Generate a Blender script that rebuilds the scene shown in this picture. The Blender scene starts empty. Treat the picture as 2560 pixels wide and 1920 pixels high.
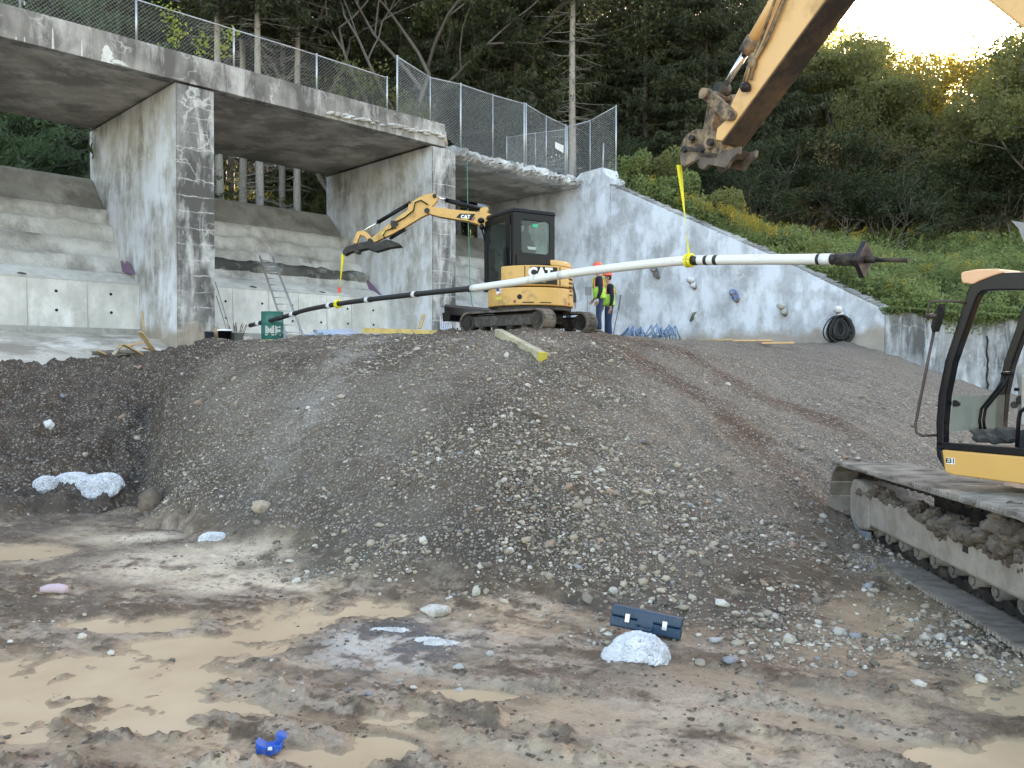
import bpy, bmesh, math, random
import numpy as np
from mathutils import Vector, Matrix, noise as mnoise
from mathutils.bvhtree import BVHTree
R = math.radians
random.seed(7)
SC = bpy.context.scene
COL = SC.collection

# ------------------------------------------------------------------ camera, sky, sun, exposure
CAMZ = 2.0; FPX = 2071.0; PITCH = math.atan(35/2071.0)
cam_d = bpy.data.cameras.new('camera'); cam = bpy.data.objects.new('camera', cam_d); COL.objects.link(cam)
cam_d.sensor_width = 36; cam_d.lens = 36*FPX/2560; cam_d.clip_start = 0.05; cam_d.clip_end = 2000
cam.location = (0, 0, CAMZ); cam.rotation_euler = (math.pi/2-PITCH, 0, 0)
SC.camera = cam
SUN_EL = R(15.5); SUN_AZ = R(28)          # azimuth to the right of the view axis (+Y)
w = bpy.data.worlds.new("World"); SC.world = w; w.use_nodes = True
nt = w.node_tree; nt.nodes.clear()
sky = nt.nodes.new('ShaderNodeTexSky'); sky.sky_type = 'NISHITA'; sky.sun_disc = False
sky.sun_elevation = SUN_EL; sky.sun_rotation = SUN_AZ; sky.air_density = 1.0; sky.dust_density = 1.5; sky.ozone_density = 1.2
bg = nt.nodes.new('ShaderNodeBackground'); bg.inputs[1].default_value = 0.15
wm = nt.nodes.new('ShaderNodeMix'); wm.data_type = 'RGBA'; wm.blend_type = 'MULTIPLY'; wm.inputs[0].default_value = 1.0
wm.inputs[7].default_value = (1.0, 0.845, 0.725, 1)
wo = nt.nodes.new('ShaderNodeOutputWorld')
nt.links.new(sky.outputs[0], wm.inputs[6]); nt.links.new(wm.outputs[2], bg.inputs[0]); nt.links.new(bg.outputs[0], wo.inputs[0])
sd = bpy.data.lights.new('sun', 'SUN'); sd.energy = 5.0; sd.angle = R(0.55); sd.color = (1.0, 0.86, 0.66)
sun = bpy.data.objects.new('sun', sd); COL.objects.link(sun)
sv = Vector((math.sin(SUN_AZ)*math.cos(SUN_EL), math.cos(SUN_AZ)*math.cos(SUN_EL), math.sin(SUN_EL)))
sun.rotation_euler = sv.to_track_quat('Z', 'Y').to_euler()
sun.location = sv*200
SC.view_settings.view_transform = 'Standard'; SC.view_settings.look = 'None'
SC.view_settings.exposure = 3.0; SC.view_settings.gamma = 1.0
SC.cycles.max_bounces = 6; SC.cycles.transparent_max_bounces = 8
SC.cycles.caustics_reflective = False; SC.cycles.caustics_refractive = False

def P(u, v, Y):
    """a point the photograph shows at (u, v), standing Y metres ahead"""
    b = -(v-960)/FPX; a = (u-1280)/FPX
    dy = math.cos(PITCH)+b*math.sin(PITCH); dz = -math.sin(PITCH)+b*math.cos(PITCH)
    return Vector((a/dy*Y, Y, CAMZ+dz/dy*Y))
def DF(S, w, z):
    """dam frame: S along the dam, w upstream, z up"""
    return Vector((-10.58+.7071*S-.7071*w, 23.6+.7071*S+.7071*w, z))

# ------------------------------------------------------------------ object helpers
def setp(o, label=None, cat=None, group=None, kind=None):
    if label: o['label'] = label
    if cat: o['category'] = cat
    if group: o['group'] = group
    if kind: o['kind'] = kind
    return o
def thing(name, loc, label, cat, group=None, rz=0):
    o = bpy.data.objects.new(name, None); COL.objects.link(o); o.location = loc; o.rotation_euler = (0, 0, rz)
    o.empty_display_size = .2
    return setp(o, label, cat, group)
def copy_tree(o, parent=None):
    c = o.copy(); COL.objects.link(c); c.parent = parent
    for ch in o.children: copy_tree(ch, c)
    return c
class MB:
    """collects shapes, then links them as one mesh object"""
    def __init__(s): s.v = []; s.f = []; s.sm = []
    def add(s, vs, fs, smooth=False):
        n = len(s.v); s.v += [tuple(p) for p in vs]; s.f += [tuple(i+n for i in f) for f in fs]; s.sm += [smooth]*len(fs); return s
    def box(s, c, d, M=None, taper=1.0):
        hx, hy, hz = d[0]/2, d[1]/2, d[2]/2
        vs = [Vector((x*(taper if z > 0 else 1), y*(taper if z > 0 else 1), z)) for z in (-hz, hz) for (x, y) in ((-hx, -hy), (hx, -hy), (hx, hy), (-hx, hy))]
        if M is not None: vs = [M @ p for p in vs]
        c = Vector(c); vs = [p+c for p in vs]
        return s.add(vs, [(3,2,1,0), (4,5,6,7), (0,1,5,4), (1,2,6,5), (2,3,7,6), (3,0,4,7)])
    def hexa(s, vs):
        return s.add(vs, [(3,2,1,0), (4,5,6,7), (0,1,5,4), (1,2,6,5), (2,3,7,6), (3,0,4,7)])
    def prism(s, poly, f0, f1, smooth=False):
        """poly: list of 2-D points, f0/f1 map a 2-D point to 3-D on the two faces"""
        n = len(poly); vs = [f0(*p) for p in poly]+[f1(*p) for p in poly]
        fs = [tuple(range(n))[::-1], tuple(range(n, 2*n))]+[(i, (i+1) % n, n+(i+1) % n, n+i) for i in range(n)]
        return s.add(vs, fs, smooth)
    def tube(s, pts, rad, n=8, cap=True, flat=None):
        pts = [Vector(p) for p in pts]; m = len(pts)
        if not hasattr(rad, '__len__'): rad = [rad]*m
        vs = []; up = None
        for i, p in enumerate(pts):
            t = (pts[min(i+1, m-1)]-pts[max(i-1, 0)]).normalized()
            if up is None:
                up = Vector((0, 0, 1)) if abs(t.z) < .9 else Vector((1, 0, 0))
            a = t.cross(up)
            if a.length < 1e-5: a = t.orthogonal()
            a.normalize(); b = a.cross(t).normalized(); up = b
            for k in range(n):
                an = 2*math.pi*k/n
                vs.append(p+(a*math.cos(an)*(flat or 1)+b*math.sin(an))*rad[i])
        fs = [(i*n+k, i*n+(k+1) % n, (i+1)*n+(k+1) % n, (i+1)*n+k) for i in range(m-1) for k in range(n)]
        nb = len(s.v); s.add(vs, fs, True)
        if cap: 
            s.f += [tuple(nb+k for k in range(n))[::-1], tuple(nb+(m-1)*n+k for k in range(n))]; s.sm += [False, False]
        return s
    def cyl(s, a, b, r, n=16, r2=None): return s.tube([a, b], [r, r if r2 is None else r2], n)
    def bar(s, a, b, wd, ht, up=(0, 0, 1)):
        a = Vector(a); b = Vector(b); t = (b-a).normalized(); x = t.cross(Vector(up)).normalized(); z = x.cross(t)
        vs = []
        for p in (a, b):
            for (i, j) in ((-1, -1), (1, -1), (1, 1), (-1, 1)): vs.append(p+x*i*wd/2+z*j*ht/2)
        return s.add(vs, [(0,1,2,3)[::-1], (4,5,6,7), (0,1,5,4), (1,2,6,5), (2,3,7,6), (3,0,4,7)])
    def lathe(s, prof, c, n=24, M=None):
        vs = []
        for (r, z) in prof:
            for k in range(n):
                an = 2*math.pi*k/n; p = Vector((r*math.cos(an), r*math.sin(an), z))
                if M is not None: p = M @ p
                vs.append(p+Vector(c))
        m = len(prof); fs = [(i*n+k, i*n+(k+1) % n, (i+1)*n+(k+1) % n, (i+1)*n+k) for i in range(m-1) for k in range(n)]
        return s.add(vs, fs, True)
    def blob(s, c, r, sub=2, amp=.25, fr=1.5, seed=0, M=None, flat=None):
        bm = bmesh.new(); bmesh.ops.create_icosphere(bm, subdivisions=sub, radius=1)
        vs = []
        for v in bm.verts:
            p = v.co.copy(); q = 1+amp*mnoise.fractal(p*fr+Vector((seed*3.7, seed*1.3, seed)), 1, 2, 3)
            p = Vector((p.x*r[0], p.y*r[1], p.z*r[2]))*q
            if flat is not None and p.z < flat: p.z = flat
            if M is not None: p = M @ p
            vs.append(p+Vector(c))
        fs = [[v.index for v in f.verts] for f in bm.faces]; bm.free()
        return s.add(vs, fs, True)
    def build(s, name, mat, parent=None, bevel=0, wn=False, seg=2):
        me = bpy.data.meshes.new(name); off = Vector((0, 0, 0))
        me.from_pydata(s.v, [], s.f); me.update()
        me.polygons.foreach_set('use_smooth', s.sm)
        if mat: me.materials.append(mat)
        o = bpy.data.objects.new(name, me); COL.objects.link(o)
        if parent is not None: o.parent = parent
        if bevel:
            md = o.modifiers.new('bevel', 'BEVEL'); md.width = bevel; md.segments = seg; md.limit_method = 'ANGLE'; md.angle_limit = R(35)
            md.harden_normals = False
        return o
def world_child(o, root):
    """o was built in world coordinates; hang it under an unrotated root"""
    L = root.location
    o.parent = root
    for v in o.data.vertices: v.co = v.co-L
    return o
class WMB(MB):
    """MB whose points are in world coordinates, for a root Empty"""
    def __init__(s, root): super().__init__(); s.root = root
    def part(s, name, mat, parent=None, bevel=0, seg=2):
        L = s.root.location; s.v = [(p[0]-L.x, p[1]-L.y, p[2]-L.z) for p in s.v]
        return s.build(name, mat, parent or s.root, bevel, seg=seg)
def solo(mb, name, mat, loc, label, cat, group=None, bevel=0, kind=None, seg=2):
    loc = Vector(loc); mb.v = [(p[0]-loc.x, p[1]-loc.y, p[2]-loc.z) for p in mb.v]
    o = mb.build(name, mat, None, bevel, seg=seg); o.location = loc
    return setp(o, label, cat, group, kind)
def np_mesh(name, verts, faces, mat, smooth=False, col=None):
    """fast mesh from numpy; faces (n, 3) or (n, 4)"""
    me = bpy.data.meshes.new(name); nv = len(verts); nf, k = faces.shape
    me.vertices.add(nv); me.vertices.foreach_set('co', np.ascontiguousarray(verts, dtype=np.float32).ravel())
    me.loops.add(nf*k); me.loops.foreach_set('vertex_index', np.ascontiguousarray(faces, dtype=np.int32).ravel())
    me.polygons.add(nf); me.polygons.foreach_set('loop_start', np.arange(0, nf*k, k, dtype=np.int32))
    me.polygons.foreach_set('use_smooth', np.full(nf, smooth, dtype=bool))
    me.update(calc_edges=True)
    if col is not None:
        a = me.color_attributes.new('tint', 'FLOAT_COLOR', 'POINT')
        c4 = np.ones((nv, 4), dtype=np.float32); c4[:, :3] = col; a.data.foreach_set('color', c4.ravel())
    if mat: me.materials.append(mat)
    o = bpy.data.objects.new(name, me); COL.objects.link(o)
    return o
def skin(name, verts, edges, radii, mat, parent, root=0, sub=2):
    me = bpy.data.meshes.new(name); me.from_pydata([tuple(v) for v in verts], edges, []); me.update()
    o = bpy.data.objects.new(name, me); COL.objects.link(o); o.parent = parent
    if mat: me.materials.append(mat)
    o.modifiers.new('skin', 'SKIN').use_smooth_shade = True
    for i, r in enumerate(radii):
        d = me.skin_vertices[0].data[i]
        d.radius = (r, r) if not hasattr(r, '__len__') else r
        d.use_root = (i == root)
    if sub:
        m = o.modifiers.new('sub', 'SUBSURF'); m.levels = sub; m.render_levels = sub
    return o

# ------------------------------------------------------------------ materials
class NT:
    def __init__(s, name):
        s.m = bpy.data.materials.new(name); s.m.use_nodes = True; s.t = s.m.node_tree; s.t.nodes.clear()
        s.out = s.t.nodes.new('ShaderNodeOutputMaterial'); s.b = s.t.nodes.new('ShaderNodeBsdfPrincipled')
        s.t.links.new(s.b.outputs[0], s.out.inputs[0])
    def n(s, ty, **kw):
        x = s.t.nodes.new(ty)
        for k, v in kw.items(): setattr(x, k, v)
        return x
    def l(s, a, b): s.t.links.new(a, b)
    def put(s, val, sock):
        if hasattr(val, 'is_output'): s.l(val, sock)
        elif isinstance(val, tuple) and len(val) == 3 and sock.type == 'RGBA': sock.default_value = (*val, 1)
        else: sock.default_value = val
    def pos(s): return s.n('ShaderNodeNewGeometry').outputs['Position']
    def objc(s): return s.n('ShaderNodeTexCoord').outputs['Object']
    def scale(s, v, sc):
        m = s.n('ShaderNodeMapping'); s.l(v, m.inputs[0]); m.inputs['Scale'].default_value = sc; return m.outputs[0]
    def rot(s, v, rz):
        m = s.n('ShaderNodeMapping'); s.l(v, m.inputs[0]); m.inputs['Rotation'].default_value = (0, 0, rz); return m.outputs[0]
    def noise(s, v, sc, det=5, ro=.6, dist=0):
        m = s.n('ShaderNodeTexNoise'); s.l(v, m.inputs['Vector']); m.inputs['Scale'].default_value = sc; m.inputs['Detail'].default_value = det
        m.inputs['Roughness'].default_value = ro; m.inputs['Distortion'].default_value = dist; return m.outputs[0]
    def vor(s, v, sc, feat='F1', out=0):
        m = s.n('ShaderNodeTexVoronoi'); m.feature = feat; s.l(v, m.inputs['Vector']); m.inputs['Scale'].default_value = sc; return m.outputs[out]
    def map(s, x, a, b, c=0., d=1.):
        m = s.n('ShaderNodeMapRange'); s.l(x, m.inputs[0])
        for i, q in enumerate((a, b, c, d)): m.inputs[i+1].default_value = q
        return m.outputs[0]
    def mix(s, f, a, b, mode='MIX'):
        m = s.n('ShaderNodeMix'); m.data_type = 'RGBA'; m.blend_type = mode
        s.put(f, m.inputs[0]); s.put(a, m.inputs[6]); s.put(b, m.inputs[7]); return m.outputs[2]
    def math(s, op, a, b=0.):
        m = s.n('ShaderNodeMath'); m.operation = op; s.put(a, m.inputs[0]); s.put(b, m.inputs[1]); return m.outputs[0]
    def sep(s, v): m = s.n('ShaderNodeSeparateXYZ'); s.l(v, m.inputs[0]); return m.outputs
    def bump(s, h, st, dist=.02):
        m = s.n('ShaderNodeBump'); s.l(h, m.inputs['Height']); m.inputs['Strength'].default_value = st; m.inputs['Distance'].default_value = dist
        s.l(m.outputs[0], s.b.inputs['Normal']); return m
    def fin(s, col, rough=.8, metal=0., spec=.5):
        s.put(col, s.b.inputs['Base Color']); s.put(rough, s.b.inputs['Roughness']); s.put(metal, s.b.inputs['Metallic'])
        s.b.inputs['Specular IOR Level'].default_value = spec; return s.m

def simple(name, col, rough=.6, metal=0., var=.25, sc=6., dirt=None, dirt_amt=.5, bump=.1, spec=.5, dscale=3.):
    """a plain material with grain, and dirt in patches"""
    t = NT(name); p = t.objc(); n = t.noise(p, sc, 6)
    c = t.mix(t.map(n, .3, .7), tuple(x*(1-var) for x in col), tuple(min(1, x*(1+var*.5)) for x in col))
    r = rough
    if dirt:
        d = t.map(t.noise(p, dscale, 8, .7), .62-dirt_amt*.35, .72-dirt_amt*.2)
        c = t.mix(d, c, dirt); r = t.map(d, 0, 1, rough, .9)
    t.bump(t.noise(p, sc*6, 4), bump, .01)
    return t.fin(c, r, metal, spec)

def concrete(name, base, dark, light, dark_amt=.5, light_amt=.5, streak=.5, cracks=.0, low=None, blue=0, bump=.35, rust=0, courses=0):
    t = NT(name); p = t.pos(); z = t.sep(p)[2]
    n1 = t.noise(p, .55, 8, .62); n2 = t.noise(p, 2.3, 8, .68); n3 = t.noise(p, 14, 6, .7)
    st = t.noise(t.scale(p, (1.3, 1.3, .22)), 1.2, 7, .62, .5); st2 = t.noise(t.scale(p, (1.7, 1.7, .36)), 1.1, 8, .68, .8)
    c = t.mix(t.map(n2, .3, .72), tuple(x*.82 for x in base), tuple(min(1, x*1.12) for x in base))
    dm = t.map(t.math('ADD', t.math('MULTIPLY', st, streak), t.math('MULTIPLY', n1, 1.3-streak)), .66-.22*dark_amt, .82-.16*dark_amt)
    c = t.mix(dm, c, dark)
    lm = t.map(t.math('ADD', t.math('MULTIPLY', st2, streak), t.math('MULTIPLY', t.noise(t.scale(p, (1.1, 1.1, .8)), .8, 8, .65), 1.3-streak)), .74-.22*light_amt, .9-.2*light_amt)
    c = t.mix(lm, c, light)
    if cracks:
        q = t.n('ShaderNodeVectorMath'); q.operation = 'MULTIPLY_ADD'; nn = t.n('ShaderNodeTexNoise'); t.l(p, nn.inputs['Vector']); nn.inputs['Scale'].default_value = 2.2; nn.inputs['Detail'].default_value = 6
        t.l(nn.outputs[1], q.inputs[0]); q.inputs[1].default_value = (.75, .75, .75); t.l(p, q.inputs[2])
        e = t.vor(t.scale(q.outputs[0], (.75, .75, 1.1)), 1.0, 'DISTANCE_TO_EDGE')
        cm = t.math('MULTIPLY', t.map(e, .004, .028, 1, 0), t.map(t.noise(p, .9, 3), .47, .62, 0, cracks))
        c = t.mix(cm, c, (.72, .71, .66))
    if courses:
        fz = t.math('FRACT', t.math('ADD', t.math('DIVIDE', z, .47), t.math('MULTIPLY', t.noise(p, 1.4, 5), .55)))
        cm = t.math('MULTIPLY', t.map(t.math('ABSOLUTE', t.math('SUBTRACT', fz, .5)), .015, .05, 1, 0), t.map(t.noise(p, 1.7, 4), .42, .6, 0, courses))
        c = t.mix(cm, c, (.60, .59, .55))
    if rust:
        rm = t.map(t.noise(t.scale(p, (1.6, 1.6, .22)), 1.1, 5, .6, .3), .66, .78, 0, rust)
        c = t.mix(rm, c, (.33, .17, .07))
    if low is not None:
        zz = t.math('ADD', z, t.math('MULTIPLY', t.noise(p, 1.3, 6), 1.4))
        c = t.mix(t.map(zz, low+.35, low+.75, .75, 0), c, (.31, .25, .18))
    pit = t.map(n3, .28, .4, .72, 1)
    c = t.mix(1.0, c, pit, 'MULTIPLY')
    t.bump(t.math('ADD', n3, t.math('MULTIPLY', n2, 1.5)), bump, .04)
    return t.fin(c, .88, 0, .25)

def glassm(name, tint=(.55, .65, .62), a=.45):
    t = NT(name); t.t.nodes.remove(t.b)
    g = t.n('ShaderNodeBsdfGlossy'); g.inputs[1].default_value = .03; g.inputs[0].default_value = (.9, .95, .93, 1)
    tr = t.n('ShaderNodeBsdfTransparent'); tr.inputs[0].default_value = (*tint, 1)
    fr = t.n('ShaderNodeLayerWeight'); fr.inputs[0].default_value = .5; fc = t.math('ADD', t.math('MULTIPLY', t.math('POWER', fr.outputs['Facing'], 4.), .5), .04)
    df = t.n('ShaderNodeBsdfDiffuse'); df.inputs[0].default_value = (.35, .4, .36, 1)
    m0 = t.n('ShaderNodeMixShader'); m0.inputs[0].default_value = a*.3; t.l(tr.outputs[0], m0.inputs[1]); t.l(df.outputs[0], m0.inputs[2])
    m = t.n('ShaderNodeMixShader'); t.l(fc, m.inputs[0]); t.l(m0.outputs[0], m.inputs[1]); t.l(g.outputs[0], m.inputs[2])
    t.l(m.outputs[0], t.out.inputs[0]); return t.m

def leafm(name, c1, c2, trans=.45, sc=1.2, tc=None, attr=False):
    t = NT(name); p = t.pos(); oi = t.n('ShaderNodeObjectInfo')
    n = t.noise(p, sc, 3, .6); n2 = t.noise(p, 9, 2)
    f = t.math('ADD', t.math('MULTIPLY', t.map(n, .35, .65), .6), t.math('MULTIPLY', t.map(n2, .3, .7), .4))
    c = t.mix(f, c1, c2)
    c = t.mix(t.map(oi.outputs['Random'], 0, 1, 0, .35), c, tuple(x*.55 for x in c1))
    if attr:
        at = t.n('ShaderNodeAttribute'); at.attribute_name = 'tint'; c = t.mix(1.0, c, at.outputs[0], 'MULTIPLY')
    t.put(c, t.b.inputs['Base Color']); t.b.inputs['Roughness'].default_value = .6; t.b.inputs['Specular IOR Level'].default_value = .3
    tr = t.n('ShaderNodeBsdfTranslucent'); t.put(t.mix(.5, c, tc or tuple(min(1, x*1.8) for x in c2)), tr.inputs[0])
    m = t.n('ShaderNodeMixShader'); m.inputs[0].default_value = trans
    t.l(t.b.outputs[0], m.inputs[1]); t.l(tr.outputs[0], m.inputs[2]); t.l(m.outputs[0], t.out.inputs[0]); return t.m
# ------------------------------------------------------------------ ground: one height function, fitted through surveyed points
CP = []
def cp(u, lst):
    k = (u-1280)/FPX
    for Y, z in lst: CP.append((k*Y, Y, z))
for x, y in ((-7, 1), (-3, 1), (0, 1), (3, 1), (7, 1), (-6, 4), (-3, 4), (0, 4), (2.5, 4), (5, 4.5), (-5, 7), (-2, 6.3), (0, -4), (6, -4), (-8, -4), (-4.5, 9), (8, 3)): CP.append((x, y, 0))
cp(1160, [(6.75, 0.02), (8, .5), (10, 1.3), (12, 2.03), (14, 2.5), (16, 2.72), (17, 2.77), (19, 2.8), (21, 2.82), (24, 2.8), (28, 2.8)])
cp(740, [(8.3, 0.02), (10, .72), (12, 1.6), (14, 2.28), (16, 2.55), (20, 2.62), (24, 2.6)])
cp(500, [(9.2, .02), (10.5, .55), (12, 1.3), (14, 2.05), (16, 2.38), (19, 2.4), (22, 2.45)])
cp(380, [(11.3, .04), (13, .85), (15, 1.65), (17, 2.18), (20, 2.3), (23, 2.4)])
cp(300, [(11.6, .02), (13.2, .6), (15, 1.4), (17.5, 2.05)])
cp(200, [(10.8, 0), (13, .75), (16, 1.75), (18, 2.08), (20, 2.1), (23, 2.1)])
cp(0, [(10.2, .0), (12, .55), (14, 1.2), (16, 1.85), (17.5, 2.05), (19, 2.05), (22, 2.0)])
cp(-400, [(8.5, 0), (11, .8), (13, 1.4), (16, 2.1), (20, 2.1)])
cp(1504, [(6.28, .01), (8, .45), (10, 1.15), (12, 1.8), (14, 2.3), (16, 2.62), (18, 2.75), (21, 2.83), (24, 2.85), (28, 2.9), (33, 2.9)])
cp(1735, [(6.28, .01), (8, .33), (10, .85), (12, 1.4), (14, 1.85), (17, 2.3), (20, 2.6), (24, 2.84), (28, 2.9)])
cp(1967, [(7, .05), (9, .3), (10, .5), (12, 1.0), (15, 1.55), (18, 2.0), (22, 2.45), (27, 2.88), (30, 2.9)])
cp(2110, [(25.5, 2.6), (28.3, 2.85), (29.8, 3.0)])
cp(2200, [(5, 0), (6, 0), (8, .0), (9.7, -.02), (10.6, .15), (11.4, .6), (13, 1.0), (15, 1.38), (18, 1.75), (22, 2.15), (27, 2.55), (29, 2.65)])
cp(2462, [(5, 0), (7, 0), (9, .0), (11, .15), (13, .55), (15, .8), (20, 1.2), (25, 1.35), (28.5, 1.3)])
cp(2700, [(7, 0), (10, .1), (15, .5), (20, .8), (28, .85)])
CP += [(-30, 5, 1.5), (-22, 16, 2.2), (30, 10, .6), (30, 28, .8), (-14, 30, 2.2), (-4, 33, 2.6), (6, 38, 2.6), (20, 0, 0), (-16, -6, .4), (0, -20, .3), (20, -20, .5), (-25, -20, .8)]
CPA = np.array(CP)
def tps_fit(a, lam=.02):
    x = a[:, :2]; n = len(x); d = np.linalg.norm(x[:, None]-x[None], axis=2)
    K = np.where(d > 0, d*d*np.log(d+1e-12), 0)+lam*np.eye(n)*10
    Pm = np.c_[np.ones(n), x]; A = np.block([[K, Pm], [Pm.T, np.zeros((3, 3))]])
    return np.linalg.solve(A, np.r_[a[:, 2], 0, 0, 0])
TW = tps_fit(CPA)
def tps(x, y):
    sh = x.shape; q = np.c_[x.ravel(), y.ravel()]; out = np.empty(len(q))
    for i in range(0, len(q), 20000):
        b = q[i:i+20000]; d2 = ((b[:, None]-CPA[None, :, :2])**2).sum(2)
        out[i:i+20000] = (.5*d2*np.log(d2+1e-12)) @ TW[:len(CPA)]+TW[-3]+b @ TW[-2:]
    return out.reshape(sh)
# value noise in numpy
_rs = np.random.RandomState(11); _tab = _rs.rand(256, 256)
def vn(x, y):
    xi = np.floor(x).astype(int); yi = np.floor(y).astype(int); fx = x-xi; fy = y-yi
    fx = fx*fx*fx*(fx*(fx*6-15)+10); fy = fy*fy*fy*(fy*(fy*6-15)+10)
    g = lambda a, b: _tab[a & 255, b & 255]
    return (g(xi, yi)*(1-fx)+g(xi+1, yi)*fx)*(1-fy)+(g(xi, yi+1)*(1-fx)+g(xi+1, yi+1)*fx)*fy-.5
def fbm(x, y, sc, oc=5, ro=.5, rot=.6):
    s = 0; a = 1.; c, q = math.cos(rot), math.sin(rot)
    for i in range(oc):
        s = s+a*vn(x*sc+i*17.3, y*sc+i*9.1); x, y = c*x-q*y, q*x+c*y; sc *= 2.03; a *= ro
    return s
def sst(a, b, x): t = np.clip((x-a)/(b-a), 0, 1); return t*t*(3-2*t)
def G0(u, v):      # pit-floor point (z = 0) shown at (u, v)
    p0 = P(u, v, 1.0); t = (0-CAMZ)/(p0.z-CAMZ); return (p0.x*t, t)
def blobm(x, y, pts, soft=.35):
    """mask: union of ellipses given as (x, y, rx, ry, angle)"""
    m = np.zeros_like(x)
    for (cx, cy, rx, ry, an) in pts:
        c, s_ = math.cos(an), math.sin(an); dx = x-cx; dy = y-cy
        d = np.sqrt(((c*dx+s_*dy)/rx)**2+((-s_*dx+c*dy)/ry)**2); m = np.maximum(m, sst(1+soft, 1-soft, d))
    return m
def ell(u, v, ru, rv, an=0):
    """ellipse on the pit floor whose look is ru x rv pixels"""
    x, y = G0(u, v); rx = ru/FPX*y; y2 = G0(u, v-rv)[1]; y1 = G0(u, v+rv)[1]; return (x, y, rx, (y2-y1)/2, an)
TOE_X = np.array([-30, -8, -5.2, -3.46, -2.17, -1.13, -.4, .68, 1.38, 2.3, 3.3, 8, 30]); TOE_Y = np.array([9., 10.2, 11.5, 9.16, 8.3, 7.3, 6.75, 6.28, 6.28, 5.96, 5.34, 5.0, 5.0])
WATER = [ell(150, 1720, 420, 95), ell(420, 1790, 260, 45), ell(690, 1560, 140, 42), ell(520, 1620, 210, 34), ell(930, 1520, 110, 28), ell(2520, 1750, 130, 45), ell(2540, 1890, 230, 40), ell(1000, 1790, 110, 20), ell(1160, 1735, 120, 14), ell(60, 1380, 120, 16), ell(860, 1880, 160, 40), ell(330, 1560, 160, 22)]
TRACKS = []     # soft ruts crossing the pit: (x0, y0, x1, y1)
for a, b in (((600, 1770), (1500, 1960)), ((560, 1850), (1100, 1990)), ((1000, 1700), (1500, 1790)), ((1800, 1760), (2500, 1930)), ((1700, 1690), (2300, 1800)), ((0, 1850), (500, 1900))):
    TRACKS.append((*G0(*a), *G0(*b)))
def height(x, y):
    """height and the masks that colour the ground"""
    z = tps(x, y)
    toe = np.interp(x, TOE_X, TOE_Y)
    n1 = fbm(x, y, .35, 4); wob = fbm(x+50, y, 1.1, 4)*1.0
    mound = sst(-.35, .55, y-toe+wob*.9)
    pit = 1-mound
    z = np.maximum(z, .012*(1-pit))
    z = np.where(pit > .99, z*.15, z)
    z = z*(mound+(1-mound)*.3)
    # mound: rills and lumps
    zr = fbm(x, y, .9, 5, .55)*.16+fbm(x*1.0, y*.5, 2.2, 4, .55)*.05+fbm(x, y, 7, 3, .6)*.035
    left = sst(-4.4, -5.6, x+.15*(y-12))                      # dark cut bank at the left
    gul = np.exp(-((x+.42*(y-11.4)+5.15+.3*fbm(x, y, .8, 3))/.32)**2)*sst(10.6, 11.8, y)*sst(17, 14.5, y)
    zr = zr+left*fbm(x, y, 2.2, 5, .62)*.24-gul*.28
    # trampled top right: tyre and track lines run down the ramp
    c, s_ = math.cos(R(-52)), math.sin(R(-52)); al = x*c+y*s_; ac = -x*s_+y*c
    top = sst(1.2, 2.6, x-.12*(y-14)+.4*n1)*sst(10.5, 13, y+.3*x)*mound
    z = z+zr*mound*(1-.45*top)*sst(-.1, 1.2, y-toe+.4)
    z = z+mound*top*.03*np.sin(ac*9+fbm(x, y, .8, 3)*5)
    # pit floor: churned mud
    wat = blobm(x, y, WATER, .3)
    clod = fbm(x+9, y+3, 1.4, 6, .66)
    clod2 = fbm(x-4, y+13, 5.5, 4, .62)
    ridged = 1-np.abs(fbm(x*1.0+y*.9, y-.5*x, 1.7, 5, .6))*2.6
    patch = sst(-.12, .3, fbm(x+31, y-7, .55, 3))
    zp = clod*.021+clod2*.014*(.3+patch)+.018*np.clip(ridged, 0, 1)**3*patch+.012+.012*fbm(x, y, 11, 3, .65)*patch
    rut = np.zeros_like(x); rid = np.zeros_like(x)
    for (x0, y0, x1, y1) in TRACKS:
        L = math.hypot(x1-x0, y1-y0); tx, ty = (x1-x0)/L, (y1-y0)/L
        t = (x-x0)*tx+(y-y0)*ty; d = -(x-x0)*ty+(y-y0)*tx+.1*fbm(x, y, 1.8, 3)
        on = sst(-.3, .2, t)*sst(L+.3, L-.2, t)
        rut = np.maximum(rut, on*np.exp(-(d/.14)**2)); rid = np.maximum(rid, on*(np.exp(-((d-.25)/.09)**2)+np.exp(-((d+.25)/.09)**2))*(.35+.9*np.clip(fbm(x, y, 4.5, 4, .7)+.35, 0, 1)))
    zp = zp-rut*.035+rid*.042*(1+1.4*fbm(x, y, 9, 3, .7))
    zp = zp-wat*.040+wat*(clod*.03+clod2*.018)-.004*sst(.2, .8, wat)
    z = z+pit*zp
    z = z+fbm(x, y, 22, 2)*.012*(1-.75*wat*pit)
    fl = .004-1.0*sst(.02, .25, wat); z = np.where(z < fl, fl+(z-fl)*.15, z)
    tk = sst(-.35, -.15, (x-3.93-.11*(y-9.6)))*sst(1.1, .9, (x-3.93-.11*(y-9.6)))*sst(5.0, 5.3, y)*sst(9.6, 9.2, y); z = z*(1-.8*tk)+.0*tk
    # the machine side at the far right is churned as well
    return z, dict(mound=mound, pit=pit, wat=wat, left=left, gul=gul, top=top, clod=clod, clod2=clod2, rut=rut, rid=rid, toe=toe, n1=n1, ridged=ridged, patch=patch, ac=ac)
_o = np.ones(1)
def gz(x, y): return float(height(_o*x, _o*y)[0][0])
def lerp(a, b, t): return a*(1-t[..., None])+np.array(b)*t[..., None]

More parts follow.
